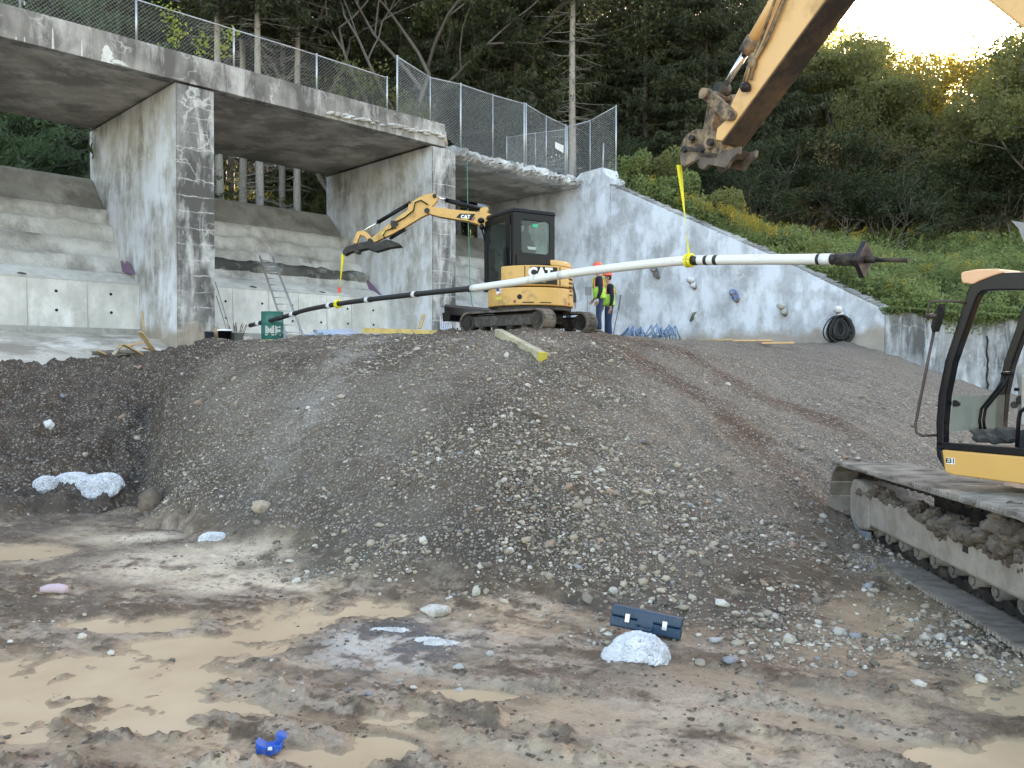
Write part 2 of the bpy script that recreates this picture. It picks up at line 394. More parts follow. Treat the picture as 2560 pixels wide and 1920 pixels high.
def bands(x, y):
    bd = np.zeros_like(x)
    for (ua, va, Ya), (ub, vb, Yb), wd in (((1400, 845, 17), (2010, 1190, 10.6), .42), ((1560, 872, 18), (2140, 1110, 12.5), .34), ((1330, 836, 18.5), (1600, 900, 15.5), .9)):
        a = P(ua, va, Ya); b = P(ub, vb, Yb); L = math.hypot(b.x-a.x, b.y-a.y); tx, ty = (b.x-a.x)/L, (b.y-a.y)/L
        t = (x-a.x)*tx+(y-a.y)*ty; d = -(x-a.x)*ty+(y-a.y)*tx+.35*fbm(x, y, .8, 4)
        bd = np.maximum(bd, np.exp(-(d/wd)**2)*sst(-1, .5, t)*sst(L+.8, L-.8, t))
    bd = np.maximum(bd, blobm(x, y, [(.6, 17.2, 3.6, 1.3, 0)], .5)*.8)
    return bd
def ground_colour(x, y, z, m):
    g = fbm(x, y, 3.0, 5, .62); g2 = fbm(x+70, y, .6, 4)
    c = np.zeros(x.shape+(3,))+np.array([.138, .106, .074])             # grey gravelly earth
    c = lerp(c, (.22, .182, .138), sst(-.05, .45, g2+g*.3)*.8)            # paler dry gravel
    c = lerp(c, (.078, .058, .040), sst(-.05, .4, -g2+g*.35)*.8)
    # dark damp soil left, and along the toe
    damp = m['left']*.85
    c = lerp(c, (.068, .047, .032), damp*sst(-.5, .15, g+.2)); c = lerp(c, (.135, .098, .07), damp*sst(.08, .4, g)*.9)
    c = lerp(c, (.055, .042, .032), np.clip(m['gul'], 0, 1)*.8)
    toeband = np.exp(-((y-m['toe']-.6)/.8)**2)*m['mound']; c = lerp(c, (.078, .066, .055), toeband*.55)
    # pale dust streak running down the middle-left of the mound
    xs = np.interp(y, [9.5, 10, 12.5, 15.5, 17], [-3.35, -3.2, -2.85, -2.55, -2.4]); st = np.exp(-((x-xs+.35*fbm(x, y, .7, 3))/(.34))**2)*sst(9.5, 11.5, y)*sst(17.3, 16, y); c = lerp(c, (.33, .295, .245), st*.85*sst(-.5, .1, g))
    # trampled ramp: paler ground, brown wheel bands
    c = lerp(c, (.25, .208, .16), m['top']*.75)
    bd = bands(x, y)
    c = lerp(c, (.118, .074, .046), np.clip(bd*1.15, 0, 1)*sst(-.9, -.1, g))
    # brown wall-side strip
    # pit floor
    mud = np.zeros_like(c)+np.array([.30, .235, .175])
    mud = lerp(mud, (.56, .42, .275), sst(-.1, .4, fbm(x+5, y+2, .8, 5, .6)))
    mud = lerp(mud, (.15, .115, .082), sst(.13, .36, m['clod2']+.5*fbm(x, y, .7, 3)+.12*m['patch'])*.85)
    mud = lerp(mud, (.10, .068, .043), np.clip(m['rid'], 0, 1)*.9*sst(-.3, .2, g))
    mud = lerp(mud, (.13, .09, .058), sst(.18, .36, m['clod']+.25*m['clod2'])*.85)
    near = np.exp(-((y-m['toe']+.5)/.6)**2); mud = lerp(mud, (.15, .12, .09), near*.7*sst(-.5, .2, g))
    dr = R(-24); xs_, ys_ = x*math.cos(dr)+y*math.sin(dr), -x*math.sin(dr)+y*math.cos(dr)
    stk = fbm(xs_*.55, ys_*2.2, 2.6, 5, .68); stk2 = fbm(xs_*1.2+9, ys_*3.2, 7.5, 4, .7)
    mud = lerp(mud, (.115, .078, .048), sst(.10, .30, stk+.35*stk2)*.9*sst(-.25, .25, fbm(x+2, y+31, .6, 3)+.05))
    mud = lerp(mud, (.56, .46, .35), sst(.14, .34, -stk+.3*stk2)*.55)
    lf = blobm(x, y, [ell(180, 1430, 480, 110), ell(60, 1290, 300, 80), ell(1700, 1700, 420, 55)], .5); mud = lerp(mud, (.15, .115, .085), lf*sst(-.35, .15, g)*.8)
    sand = blobm(x, y, [ell(520, 1410, 270, 45), ell(560, 1455, 130, 30), ell(330, 1348, 120, 14), ell(760, 1450, 170, 32)], .45)*sst(-.5, .0, g+.12); mud = lerp(mud, (.76, .63, .46), sand*.95)
    pale = blobm(x, y, [ell(1850, 1800, 420, 120), ell(1500, 1850, 340, 90), ell(40, 1900, 160, 60), ell(1750, 1600, 120, 18)], .6); mud = lerp(mud, (.60, .48, .35), pale*.7*sst(-.3, .3, g+.1))  # pale mud, with patches of sunlight painted into its colour
    w2 = blobm(x, y, WATER, 1.0); mud = lerp(mud, (.42, .31, .20), w2*.75*sst(.3, -.15, m['clod2']))
    ch = blobm(x, y, [ell(1000, 1615, 190, 62)], .5); mud = lerp(mud, (.13, .13, .135), ch*sst(-.1, .15, g+.05)*.9); mud = lerp(mud, (.58, .55, .50), ch*sst(.0, .2, -g)*.9)
    c = c*m['mound'][..., None]+mud*m['pit'][..., None]
    return np.clip(c, 0, 1)

def make_ground():
    ys = [-60, -40, -25, -15, -8, -4, -1, 1.0]; y = 1.6
    while y < 23: ys.append(y); y += .0048*y if y < 5 else .0042*y
    while y < 46: ys.append(y); y += .5
    ys = np.array(ys)
    cs = np.concatenate([[-40, -20, -10, -5, -2.8, -1.8, -1.3, -1.05], np.linspace(-.9, .9, 560), [1.05, 1.3, 1.8, 2.8, 5, 10, 20, 40]])
    Yg, Cg = np.meshgrid(ys, cs, indexing='ij')
    X = Cg*(.75+.74*np.clip(Yg, 0, 22))
    Z, m = height(X, Yg)
    # under the dam the sheet stays low
    far = sst(23, 30, Yg+np.clip(-X-6, 0, 30)*0); 
    dw = (-(X+10.58)+(Yg-23.6))*.7071                          # w of the dam frame
    Z = np.where(dw > .2, np.minimum(Z, 2.4-.0*dw), Z)
    ws = ((X+10.58)+(Yg-23.6))*.7071
    Z = np.where(ws > 20.9, np.minimum(Z, 1.0), Z)
    Z = np.where((X > 12.9) & (Yg > 29.1), 0.5, Z)
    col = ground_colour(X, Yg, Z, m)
    n, k = X.shape; idx = np.arange(n*k).reshape(n, k)
    F = np.stack([idx[:-1, :-1], idx[:-1, 1:], idx[1:, 1:], idx[1:, :-1]], -1).reshape(-1, 4)
    V = np.stack([X, Yg, Z], -1).reshape(-1, 3)
    t = NT('earth'); p = t.pos(); at = t.n('ShaderNodeAttribute'); at.attribute_name = 'tint'
    n1 = t.noise(p, 26, 5, .7); v1 = t.vor(p, 24, 'F1'); v1c = t.vor(p, 24, 'F1', 1); v2c = t.vor(p, 52, 'F1', 1); v2 = t.vor(p, 52, 'F1')
    grav = t.map(t.sep(p)[2], .14, .32, .04, 1)
    c = t.mix(t.math('MULTIPLY', t.map(n1, .3, .7, .0, .75), t.map(t.sep(p)[2], .12, .3, .3, 1)), at.outputs[0], (.04, .031, .024))
    g1 = t.map(t.sep(v1c)[0], .50, .56); g1 = t.math('MULTIPLY', g1, t.map(v1, .5, .35))
    c = t.mix(t.math('MULTIPLY', g1, t.math('MULTIPLY', grav, .62)), c, t.mix(t.map(t.sep(v1c)[2], 0, 1, .25, .85), at.outputs[0], (.50, .465, .41)))
    g2 = t.math('MULTIPLY', t.map(t.sep(v2c)[1], .55, .62), t.map(v2, .5, .3))
    c = t.mix(t.math('MULTIPLY', g2, t.math('MULTIPLY', grav, .55)), c, t.mix(t.map(t.sep(v2c)[2], 0, 1, .2, .9), at.outputs[0], (.46, .425, .37)))
    low = t.map(t.sep(p)[2], .14, .28, 1, 0); n3 = t.noise(t.scale(t.rot(p, R(24)), (1, 2.2, 1)), 5.5, 9, .78); n4 = t.noise(p, 17, 6, .75)
    c = t.mix(t.math('MULTIPLY', low, t.map(n3, .53, .62, 0, .6)), c, (.10, .074, .050)); c = t.mix(t.math('MULTIPLY', low, t.map(n4, .60, .68, 0, .7)), c, (.075, .055, .038)); c = t.mix(t.math('MULTIPLY', low, t.map(n3, .46, .38, 0, .35)), c, (.60, .47, .33))
    h = t.math('ADD', t.math('ADD', n1, t.math('MULTIPLY', n3, t.math('MULTIPLY', low, 2.0))), t.math('ADD', t.math('MULTIPLY', g1, .5), t.math('MULTIPLY', g2, .25)))
    t.bump(h, .75, .02)
    edge = t.map(t.math('ADD', t.sep(p)[2], t.math('MULTIPLY', t.noise(p, 3.5, 6, .7), .03)), .003, .026, .88, 0); c = t.mix(edge, c, (.42, .315, .20))
    z = t.sep(p)[2]; wet = t.map(z, .0, .09, .45, .88)
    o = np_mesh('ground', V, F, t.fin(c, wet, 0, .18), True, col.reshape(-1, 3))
    o['kind'] = 'structure'
    return o
make_ground()
# muddy water standing in the hollows
t = NT('muddy_water'); p = t.pos()
c = t.mix(t.map(t.noise(p, .8, 4), .35, .65), (.40, .295, .18), (.50, .385, .25)); t.bump(t.noise(p, 3.0, 3), .05, .01)
MWAT = t.fin(c, .5, 0, .16)
o = MB().add([(-14, 2, -.012), (12, 2, -.012), (12, 9.5, -.012), (-14, 11, -.012)], [(0, 1, 2, 3)]).build('puddle_water', MWAT); o['kind'] = 'structure'
# concrete-free hill behind the dam and the walls
WWT = [(0, 10.75), (4.54, 8.45), (8.76, 6.35), (12.97, 4.05)]       # wing-wall top: t along the wall, z
def ww_top(t): return float(np.interp(t, [a for a, b in WWT], [b for a, b in WWT]))
def make_hill():
    B = []; D = []; ZB = []
    for S in np.linspace(-60, 20.0, 50): B.append(DF(S, 7.6, 0)); D.append(Vector((-.35, .94, 0))); ZB.append(7.6)
    B.append(DF(21.2, 6, 0)); D.append(Vector((-.1, 1, 0))); ZB.append(10.4)
    for tt in np.linspace(-4, 12.6, 26): B.append(DF(21.0, -tt, 0)); D.append(Vector((.1+.2*max(0, tt)/13, .97, 0))); ZB.append((ww_top(max(0, tt)) if tt > 0 else 10.9)-.12)
    for q in np.linspace(0, 1, 50): B.append(Vector((13.1+q*70, 29.15, 0))); D.append(Vector((.2*(1-q), 1, 0))); ZB.append(3.95-.12*min(q*70, 6)-.02*q*70)
    js = np.concatenate([np.linspace(0, 30, 75), np.linspace(31.5, 60, 16), [70, 90, 130, 200, 350, 600]])
    V = []
    for b, d, zb in zip(B, D, ZB):
        for j in js:
            q = b+d*j
            zf = 11.0+.36*min(38, max(0, q.y-58))
            if q.x > 8: zf = 10.2+.36*min(38, max(0, q.y-58))
            k = min(1, j/22.0); k = k*k*(3-2*k) if zb > 8.2 or q.x < 0 else k**.85
            if zb == 7.6: zf = 9.5+.34*min(45, max(0, q.y-50)); k = min(1, j/15)
            z = zb*(1-k)+zf*k
            V.append((q.x, q.y, z))
    V = np.array(V); nb, nj = len(B), len(js)
    V[:, 2] += fbm(V[:, 0], V[:, 1], .25, 4)*.5*np.tile(np.minimum(1, js/3), nb)
    idx = np.arange(nb*nj).reshape(nb, nj); F = np.stack([idx[:-1, :-1], idx[1:, :-1], idx[1:, 1:], idx[:-1, 1:]], -1).reshape(-1, 4)
    t = NT('forest_floor'); p = t.pos(); c = t.mix(t.map(t.noise(p, .5, 6), .35, .65), (.028, .032, .014), (.06, .055, .03)); t.bump(t.noise(p, 4, 5), .6, .1)
    o = np_mesh('hillside', V, F, t.fin(c, .95), True); o['kind'] = 'structure'
    return V, F
HV, HF = make_hill()
HB = BVHTree.FromPolygons([tuple(v) for v in HV], [tuple(int(i) for i in f) for f in HF])
def hz(x, y):
    r = HB.ray_cast(Vector((x, y, 80)), Vector((0, 0, -1))); return r[0].z if r[0] else None
# ------------------------------------------------------------------ dam: piers, decks, spillway bays, walls
CPIER = concrete('pier_concrete', (.50, .49, .465), (.24, .225, .20), (.72, .74, .78), .25, .8, .5, .5, low=3.35, rust=.35)
CFRONT = concrete('pier_nose_concrete', (.28, .27, .25), (.10, .095, .088), (.58, .57, .55), .6, .55, .7, .55, low=3.5, rust=1.0, courses=.7)
CDECK = concrete('deck_edge_concrete', (.33, .31, .28), (.13, .12, .11), (.50, .48, .45), .6, .4, .6, .5, rust=.35)
CSOFF = concrete('soffit_concrete', (.40, .36, .31), (.22, .20, .17), (.50, .46, .40), .45, .35, .0, 0, bump=.12)
CCAP = concrete('crest_concrete', (.36, .345, .31), (.22, .205, .18), (.45, .43, .39), .35, .3, .3, 0, bump=.7)
CFACE = concrete('old_face_concrete', (.60, .58, .53), (.33, .31, .28), (.72, .70, .66), .2, .5, .1, 0, bump=.9)
CDARK = concrete('eroded_concrete', (.17, .165, .15), (.08, .08, .07), (.36, .35, .32), .5, .45, .0, 0, bump=1.0)
CNEW = concrete('new_concrete', (.66, .645, .595), (.50, .485, .44), (.78, .765, .72), .3, .5, .4, 0, bump=.15)
CWALL = concrete('wing_wall_concrete', (.47, .485, .51), (.35, .355, .37), (.70, .73, .79), .35, .85, .35, .6, low=3.6, bump=.45)
CWALL2 = concrete('far_wall_concrete', (.36, .365, .37), (.10, .10, .10), (.58, .60, .63), .55, .5, .8, .3)
CAPR = concrete('apron_concrete', (.60, .55, .47), (.34, .30, .25), (.74, .70, .63), .35, .5, .0, 0, bump=1.0)
CRUB = concrete('broken_concrete', (.58, .56, .53), (.3, .29, .27), (.78, .77, .74), .3, .6, .0, 0, bump=1.2)
DARKHOLE = simple('dark_hole', (.02, .02, .018), .9)
RUSTY = simple('rusty_steel', (.16, .09, .06), .8, .2)
def dprism(mb, poly, S0, S1):
    return mb.prism(poly, lambda w, z: DF(S0, w, z), lambda w, z: DF(S1, w, z))
def dbox(mb, S0, S1, w0, w1, z0, z1):
    return dprism(mb, [(w0, z0), (w1, z0), (w1, z1), (w0, z1)], S0, S1)
def rough(o, amp, sc=3., seed=0, cut=0):
    """subdivide and push the vertices about, for broken concrete"""
    bm = bmesh.new(); bm.from_mesh(o.data)
    if cut: bmesh.ops.subdivide_edges(bm, edges=bm.edges[:], cuts=cut, use_grid_fill=True)
    for v in bm.verts:
        q = v.co*sc+Vector((seed, seed*.7, 0)); v.co += mnoise.turbulence_vector(q, 3, False)*amp
    bm.to_mesh(o.data); bm.free()
# piers
PIERS = [(-8.75, -7.6, 'leftmost concrete pier, mostly outside the picture, holding up the deck'), (1.07, 2.23, 'tall cracked concrete pier with dark rust-stained nose, beside the scrap wood'), (10.75, 11.9, 'whitewashed concrete pier standing behind the boom of the small excavator')]
for S0, S1, lab in PIERS:
    mb = MB(); dbox(mb, S0, S1, .06, 7.25, 1.6, 10.42)
    L = DF((S0+S1)/2, 0, 2.4)
    o = solo(mb, 'bridge_pier', CPIER, L, lab, 'pier', 'concrete piers under the bridge deck')
    m2 = MB(); dbox(m2, S0+.015, S1-.015, 0.0, .058, 1.6, 10.40); m2.v = [(p[0]-L.x, p[1]-L.y, p[2]-L.z) for p in m2.v]
    q = m2.build('nose', CFRONT, o)
    q['label'] = 'weathered front face laced with white cracks'
# decks
for S0, S1, lab in ((-30, 11.35, 'long grey bridge deck with stained edge, carrying the old wire fence'),):
    L = DF(1, 0, 10.45); root = thing('bridge_deck', L, lab, 'bridge deck')
    mb = WMB(root); dprism(mb, [(-.04, 10.46), (.36, 10.46), (.40, 10.52), (7.1, 10.52), (7.15, 11.26), (.4, 11.26), (.4, 11.3), (-.04, 11.32)], S0, S1); o = mb.part('slab', CDECK, bevel=.02)
    mb = WMB(root); dbox(mb, S0+.02, 10.7, .42, 7.05, 10.488, 10.516); mb.part('soffit', CSOFF)
    mb = WMB(root)
    for i in range(9):       # ragged broken end over the second pier
        q = DF(11.35+.05*random.random(), .2+i*.75, 10.75+.25*random.random()); mb.blob(q, (.28, .3, .3), 2, .5, 1.5, i)
    o = mb.part('broken_end', concrete('rubble_end', (.34, .31, .26), (.14, .12, .1), (.55, .5, .42), .4, .4, 0, 0, bump=1.2))
    rs = random.Random(3); LIMEM = concrete('lime', (.66, .65, .60), (.5, .48, .43), (.8, .8, .77), .3, .5, .6, 0, bump=.8)
    for u, v0, v1, wd in ((68, 92, 108, .03), (47, 92, 100, .03), (138, 70, 122, .05), (210, 100, 145, .03), (272, 112, 160, .34), (300, 150, 160, .5)):
        k = (u-1280)/FPX; a = -(10.58+23.6*k)/(1+k)*-1
        a = (10.58+k*23.6)/(1-k)/.7071; zt = P(u, v0, DF(a, -.04, 0).y).z; zb = max(10.47, P(u, v1, DF(a, -.04, 0).y).z)
        mb = WMB(root); n = 9; pts = []
        for i in range(n+1): q = i/n; pts.append((a-wd*(q**.5)*(.4+.2*rs.random())/1., zt+(zb-zt)*q))
        for i in range(n, -1, -1): q = i/n; pts.append((a+wd*(q**.5)*(.4+.3*rs.random())+.006, zt+(zb-zt)*q))
        mb.prism(pts, lambda S, z: DF(S, -.041, z), lambda S, z: DF(S, -.05-.0, z)); mb.part('lime_stain', LIMEM)
    mb = WMB(root)
    mb.v = []
    for i in range(60):
        S = 6.2+5.0*random.random(); mb.blob(DF(S, -.05, 10.56+.12*random.random()+ .04*(S-6)), (.12+.12*random.random(), .10, .03+.03*random.random()), 1, .4, 2, i)
    o = mb.part('spalled_strip', CRUB)
# third deck, front edge knocked off
L = DF(16, 1.2, 10.5); root = thing('bridge_deck', L, 'last deck slab with a white broken front edge and bent bars', 'bridge deck')
mb = WMB(root); dbox(mb, 11.6, 20.7, 1.5, 7.1, 10.52, 10.95); mb.part('slab', CSOFF)
bm = bmesh.new()
n = 120; rs = np.random.RandomState(5); V = []; 
for i in range(n+1):
    S = 11.7+8.9*i/n
    for j, (w_, z_) in enumerate(((1.9, 10.51), (1.25, 10.50), (1.0, 10.58), (.95, 10.72), (1.05, 10.86), (1.3, 10.98), (1.7, 11.02), (2.4, 10.96))):
        a = .10 if 0 < j < 7 else 0
        V.append(DF(S+rs.randn()*.03, w_+rs.randn()*a*.8+.12*math.sin(i*.21), z_+(rs.randn()*a*.5 if j > 1 else rs.randn()*.015)))
F = [(i*8+j, i*8+j+1, (i+1)*8+j+1, (i+1)*8+j) for i in range(n) for j in range(7)]
mb = WMB(root); mb.add(V, F, False); mb.part('broken_edge', CRUB)
mb = WMB(root)
for i in range(26):
    S = 14.6+5.6*i/26; a = DF(S, 1.5, 10.62); b = DF(S-.25-.5*random.random(), .2+.5*random.random(), 10.5+.1*random.random())
    mb.tube([a, a*.4+b*.6+Vector((0, 0, .05)), b], .013, 5)
mb.part('reinforcing_bars', RUSTY)
# abutment and wing wall
AB = 20.4
L = DF(AB, 0, 2.6)
mb = MB(); dprism(mb, [(-.8, 1.5), (-.8, 10.65), (-.5, 10.9), (-.35, 11.2), (.9, 11.15), (1.3, 10.9), (8, 10.9), (8, 1.5)], AB, AB+1.1)
o = solo(mb, 'abutment', CWALL, L, 'pale abutment with a raised corner post where the bridge ends', 'abutment')
mb = MB(); dprism(mb, [(-.81, 1.5)]+[(-max(t_, .81), z) for t_, z in [(.81, ww_top(.81))]+[(a, b) for a, b in WWT[1:]]]+[(-12.97, 1.5)], AB+.04, AB+.7)
o = solo(mb, 'wing_wall', CWALL, DF(AB, -6, 2.6), 'long bluish white wing wall whose top slopes down to the right', 'retaining wall'); rough(o, .0)
mb = MB(); rs = random.Random(9)
for i in range(70):          # crumbling coping
    tt = .9+12*i/70; mb.blob(DF(AB+.32, -tt, ww_top(tt)+.01), (.3, .3, .07+.05*rs.random()), 1, .5, 1.4, i)
cp_ = mb; cp_.v = [(p[0]-DF(AB, -6, 2.6).x, p[1]-DF(AB, -6, 2.6).y, p[2]-2.6) for p in cp_.v]; cp_.build('worn_coping', concrete('coping', (.33, .33, .33), (.17, .17, .16), (.50, .50, .50), .4, .4, 0, 0, bump=1.1), o)
mb = MB()                 # a rough eroded hollow at its foot
for (u, v, r) in ((1742, 800, .62), (1720, 820, .5), (1765, 822, .5), (1812, 790, .22), (1700, 790, .25)):
    k = (u-1280)/FPX; tt = (k*38.02-3.845)/(.7071*(1+k)); q = DF(AB+.09, -tt, P(u, v, 38.02-.7071*tt).z); mb.blob(q, (r, r*.7, r), 3, .45, 1.6, r*9, M=Matrix.Scale(.10, 3, Vector((.7071, .7071, 0))))
mb.v = [(p[0]-DF(AB, -6, 2.6).x, p[1]-DF(AB, -6, 2.6).y, p[2]-2.6) for p in mb.v]
mb.build('eroded_patch', concrete('eroded_patch', (.26, .23, .19), (.12, .11, .09), (.45, .43, .4), .6, .3, 0, 0, bump=1.4), o)
# far retaining wall
c0 = DF(AB, -12.97, 0); mb = MB()
mb.add([(c0.x-.02, c0.y, .2), (c0.x+14, c0.y+.3, .0), (c0.x+14, c0.y+.9, .0), (c0.x-.02, c0.y+.6, .2), (c0.x-.02, c0.y, 4.05), (c0.x+14, c0.y+.3, 3.2), (c0.x+14, c0.y+.9, 3.2), (c0.x-.02, c0.y+.6, 4.05)], [(3,2,1,0), (4,5,6,7), (0,1,5,4), (1,2,6,5), (2,3,7,6), (3,0,4,7)])
o = solo(mb, 'retaining_wall', CWALL2, (c0.x, c0.y, 1.0), 'low stained retaining wall at the right, behind the cab of the big excavator', 'retaining wall')
mb = MB()
for i, qx in enumerate((3.55, 7.4)):
    z1 = 3.2; y = c0.y+.3*qx/14-.004
    n = 14; pts = [(c0.x+qx+random.uniform(-.03, .03)-.035*(1-i/9), z1-2.4*i/n) for i in range(n)]
    pts += [(a+.05+random.random()*.05, b) for a, b in pts[::-1]]
    mb.prism(pts, lambda X, z: Vector((X, y, z)), lambda X, z: Vector((X, y+.02, z)))
mb.v = [(p[0]-c0.x, p[1]-c0.y, p[2]-1) for p in mb.v]; mb.build('wall_joint', DARKHOLE, o)
# apron
mb = MB(); N = 60
poly = [(-1.7, 1.6), (-1.7, 2.02), (-.8, 2.3), (0, 2.58), (1.4, 2.92), (2.8, 3.14), (2.8, 1.6)]
for i in range(N):
    pass
V = []; M_ = 20; rs = np.random.RandomState(2)
for i in range(161):
    S = -22+42.3*i/160
    for j in range(M_):
        w_ = -1.9+4.75*j/(M_-1); ww = max(w_, -1.7)+(.25*math.sin(S*.9)+.15*math.sin(S*2.3) if j < 2 else 0)
        z_ = np.interp(ww, [-2.2, -1.7, -.8, 0, 1.4, 2.8], [1.9, 2.04, 2.3, 2.58, 2.92, 3.14])+float(mnoise.noise(Vector((S*1.3, w_*1.6, 0))))*.09*(1 if j < M_-3 else .2)
        if j == 0: z_ = 1.2
        V.append(DF(S, ww, z_))
F = [(i*M_+j, (i+1)*M_+j, (i+1)*M_+j+1, i*M_+j+1) for i in range(160) for j in range(M_-1)]
mb.add(V, F, True); o = solo(mb, 'concrete_apron', CAPR, DF(0, 0, 2.6), 'rough pale concrete apron at the foot of the dam', 'apron')
# spillway bays
def spill(S0, S1, dz, lab, holes, joints, drains, band=False):
    L = DF((S0+S1)/2, 2.8, 3.1); root = thing('spillway', L, lab, 'spillway', 'concrete spillway bays between the piers')
    mb = WMB(root); dprism(mb, [(7.9, 3), (8.2, 7.6), (7.75, 8.6), (7.4, 8.76), (7.1, 8.74), (6.9, 8.6), (5.85, 7.5), (5.6, 7.3), (5.6, 3)], S0, S1); mb.part('crest', CCAP, bevel=.05)
    def sheet(prof, nm, mt, amp, n=90):
        V = []; m = len(prof)
        for i in range(n+1):
            S = S0+(S1-S0)*i/n
            for j, (w_, z_) in enumerate(prof):
                q = Vector((S*1.1, w_*2, z_*2)); a = amp*(0 if j in (0, m-1) else 1)
                V.append(DF(S, w_+a*mnoise.fractal(q, .8, 2, 4)*.8, z_+dz+a*mnoise.fractal(q+Vector((9, 4, 1)), .8, 2, 4)))
        b = WMB(root); b.add(V, [(i*m+j, (i+1)*m+j, (i+1)*m+j+1, i*m+j+1) for i in range(n) for j in range(m-1)][:], True); return b.part(nm, mt)
    sheet([(3.6, 5.05), (3.72, 5.10), (3.95, 5.2), (4.05, 5.4), (4.12, 5.58), (4.3, 5.68), (4.48, 5.74), (4.56, 5.95), (4.66, 6.22), (4.85, 6.32), (5.0, 6.37), (5.06, 6.6), (5.12, 6.82), (5.3, 6.92), (5.45, 6.96), (5.52, 7.2), (5.6, 7.42), (5.9, 7.5)], 'stepped_face', CFACE, .07)
    if band:
        sheet([(4.08, 5.45), (4.05, 5.52), (4.0, 5.62), (4.08, 5.78), (4.3, 5.88), (4.5, 5.92), (4.62, 5.85)], 'eroded_band', CDARK, .10)
    mb = WMB(root); dprism(mb, [(2.78, 2.9), (2.86, 4.72+dz), (3.62, 5.10+dz), (5.5, 5.3+dz), (5.5, 2.9)], S0, S1); mb.part('new_facing', CNEW)
    mb = WMB(root); dbox(mb, S0, S1, 2.55, 2.77, 2.85, 3.28); mb.part('footing_strip', simple('strip', (.36, .35, .32), .9))
    mb = WMB(root)
    for q in joints:
        S = S0+q*(S1-S0); mb.hexa([DF(S-.006, 2.772, 3.3), DF(S+.006, 2.772, 3.3), DF(S+.006, 2.79, 3.3), DF(S-.006, 2.79, 3.3), DF(S-.006, 2.852, 4.7+dz), DF(S+.006, 2.852, 4.7+dz), DF(S+.006, 2.87, 4.7+dz), DF(S-.006, 2.87, 4.7+dz)])
    mb.hexa([DF(S0, 2.845, 4.70+dz), DF(S1, 2.845, 4.70+dz), DF(S1, 2.87, 4.70+dz), DF(S0, 2.87, 4.70+dz), DF(S0, 2.850, 4.715+dz), DF(S1, 2.850, 4.715+dz), DF(S1, 2.88, 4.715+dz), DF(S0, 2.88, 4.715+dz)])
    mb.part('panel_joints', simple('joint', (.42, .40, .36), .9))
    for q in holes:
        for z_ in (3.78, 4.35):
            S = S0+q*(S1-S0); w_ = 2.78+.08*(z_-3)/1.75
            b = WMB(root); b.cyl(DF(S, w_-.006, z_), DF(S, w_+.05, z_), .045, 10); b.part('tie_hole', DARKHOLE)
    for q in drains:
        S = S0+q*(S1-S0); a = DF(S, 3.0, 4.80+dz); nn = Vector((.7071*.45, -.7071*.45, .9)).normalized()
        b = WMB(root); b.cyl(a-nn*.1, a+nn*.012, .13, 20); pr = b.part('drain_pipe', simple('drain', (.12, .12, .11), .8))
        b = WMB(root); b.v = []
        ring = MB(); 
        b.tube([a+nn*.012+Vector((.7071, .7071, 0))*.14*math.cos(x)+(nn.cross(Vector((.7071, .7071, 0))))*.14*math.sin(x) for x in [i*math.pi/10 for i in range(21)]], .016, 6)
        b.part('rim', CNEW, pr)
spill(-7.55, 1.06, 0, 'pale spillway bay left of the cracked pier, with form panels at its foot', (.115, .305, .52, .72, .9), (.02, .21, .42, .63, .82), (.62, .12))
spill(2.24, 10.74, .12, 'spillway bay behind the ladder, with a dark eroded band', (.05, .2, .36, .5, .64, .78, .92), (.08, .23, .39, .53, .67, .8), (.03, .33, .66), True)
spill(11.91, 20.38, .0, 'shaded stepped spillway bay right of the second pier', (.1, .3, .5), (.2, .4, .6), (.3,))
# purple plywood forms left in the corners
PURP = simple('purple_plywood', (.24, .15, .26), .7, 0, .15, dirt=(.2, .16, .15), dirt_amt=.4)
for pts, lab in (([(298, 668), (309, 652), (316, 668), (322, 653), (340, 685), (298, 681)], 'purple plywood offcut tucked against the cracked pier'),
                 ([(905, 712), (918, 696), (955, 738), (908, 728)], 'purple plywood gusset between the spillway and the second pier')):
    # nearly vertical boards standing close to the pier side
    cu = sum(p[0] for p in pts)/len(pts); S_ = 1.0 if cu < 600 else 10.68
    k0 = (cu-1280)/FPX
    def onp(u, v, off):
        k = (u-1280)/FPX; s = S_*.7071; w_ = -(k*(23.6+s)-(-10.58+s))/(.7071*(1+k)); q = DF(S_-off, w_, 0); return Vector((q.x, q.y, P(u, v, q.y).z))
    mb = MB(); mb.prism(pts, lambda u, v: onp(u, v, .0), lambda u, v: onp(u, v, .05))
    solo(mb, 'plywood_form', PURP, onp(pts[0][0], pts[0][1], 0), lab, 'plywood form')

# ------------------------------------------------------------------ fences
GALV = simple('galvanised_steel', (.50, .52, .53), .45, .6, .15); GOLD_ = simple('weathered_galvanised', (.24, .23, .22), .6, .5, .3); GWIRE = simple('fence_wire', (.62, .64, .65), .45, .5, .1)
OWIRE = simple('old_fence_wire', (.45, .45, .43), .55, .4, .2)
def netting(corners, cell=.075, r=.0028, nm='wire_mesh', mat=None, root=None):
    """chain link between four corners (bl, br, tr, tl) as fine round wires"""
    bl, br, tr, tl = [Vector(c) for c in corners]; W = ((br-bl).length+(tr-tl).length)/2; H = ((tl-bl).length+(tr-br).length)/2
    def pt(a, b): a /= W; b /= H; return (bl*(1-a)+br*a)*(1-b)+(tl*(1-a)+tr*a)*b
    mb = WMB(root); st = cell*1.414
    c = -H
    while c < W:
        for sgn in (0, 1):
            a0, b0, a1, b1 = c, 0, c+H, H
            if a0 < 0: b0 -= a0; a0 = 0
            if a1 > W: b1 -= a1-W; a1 = W
            if b1 > b0:
                if sgn: b0, b1 = H-b0, H-b1
                p, q = pt(a0, b0), pt(a1, b1); mb.tube([p, q], r, 3, cap=False)
        c += st
    return mb.part(nm, mat or GWIRE)
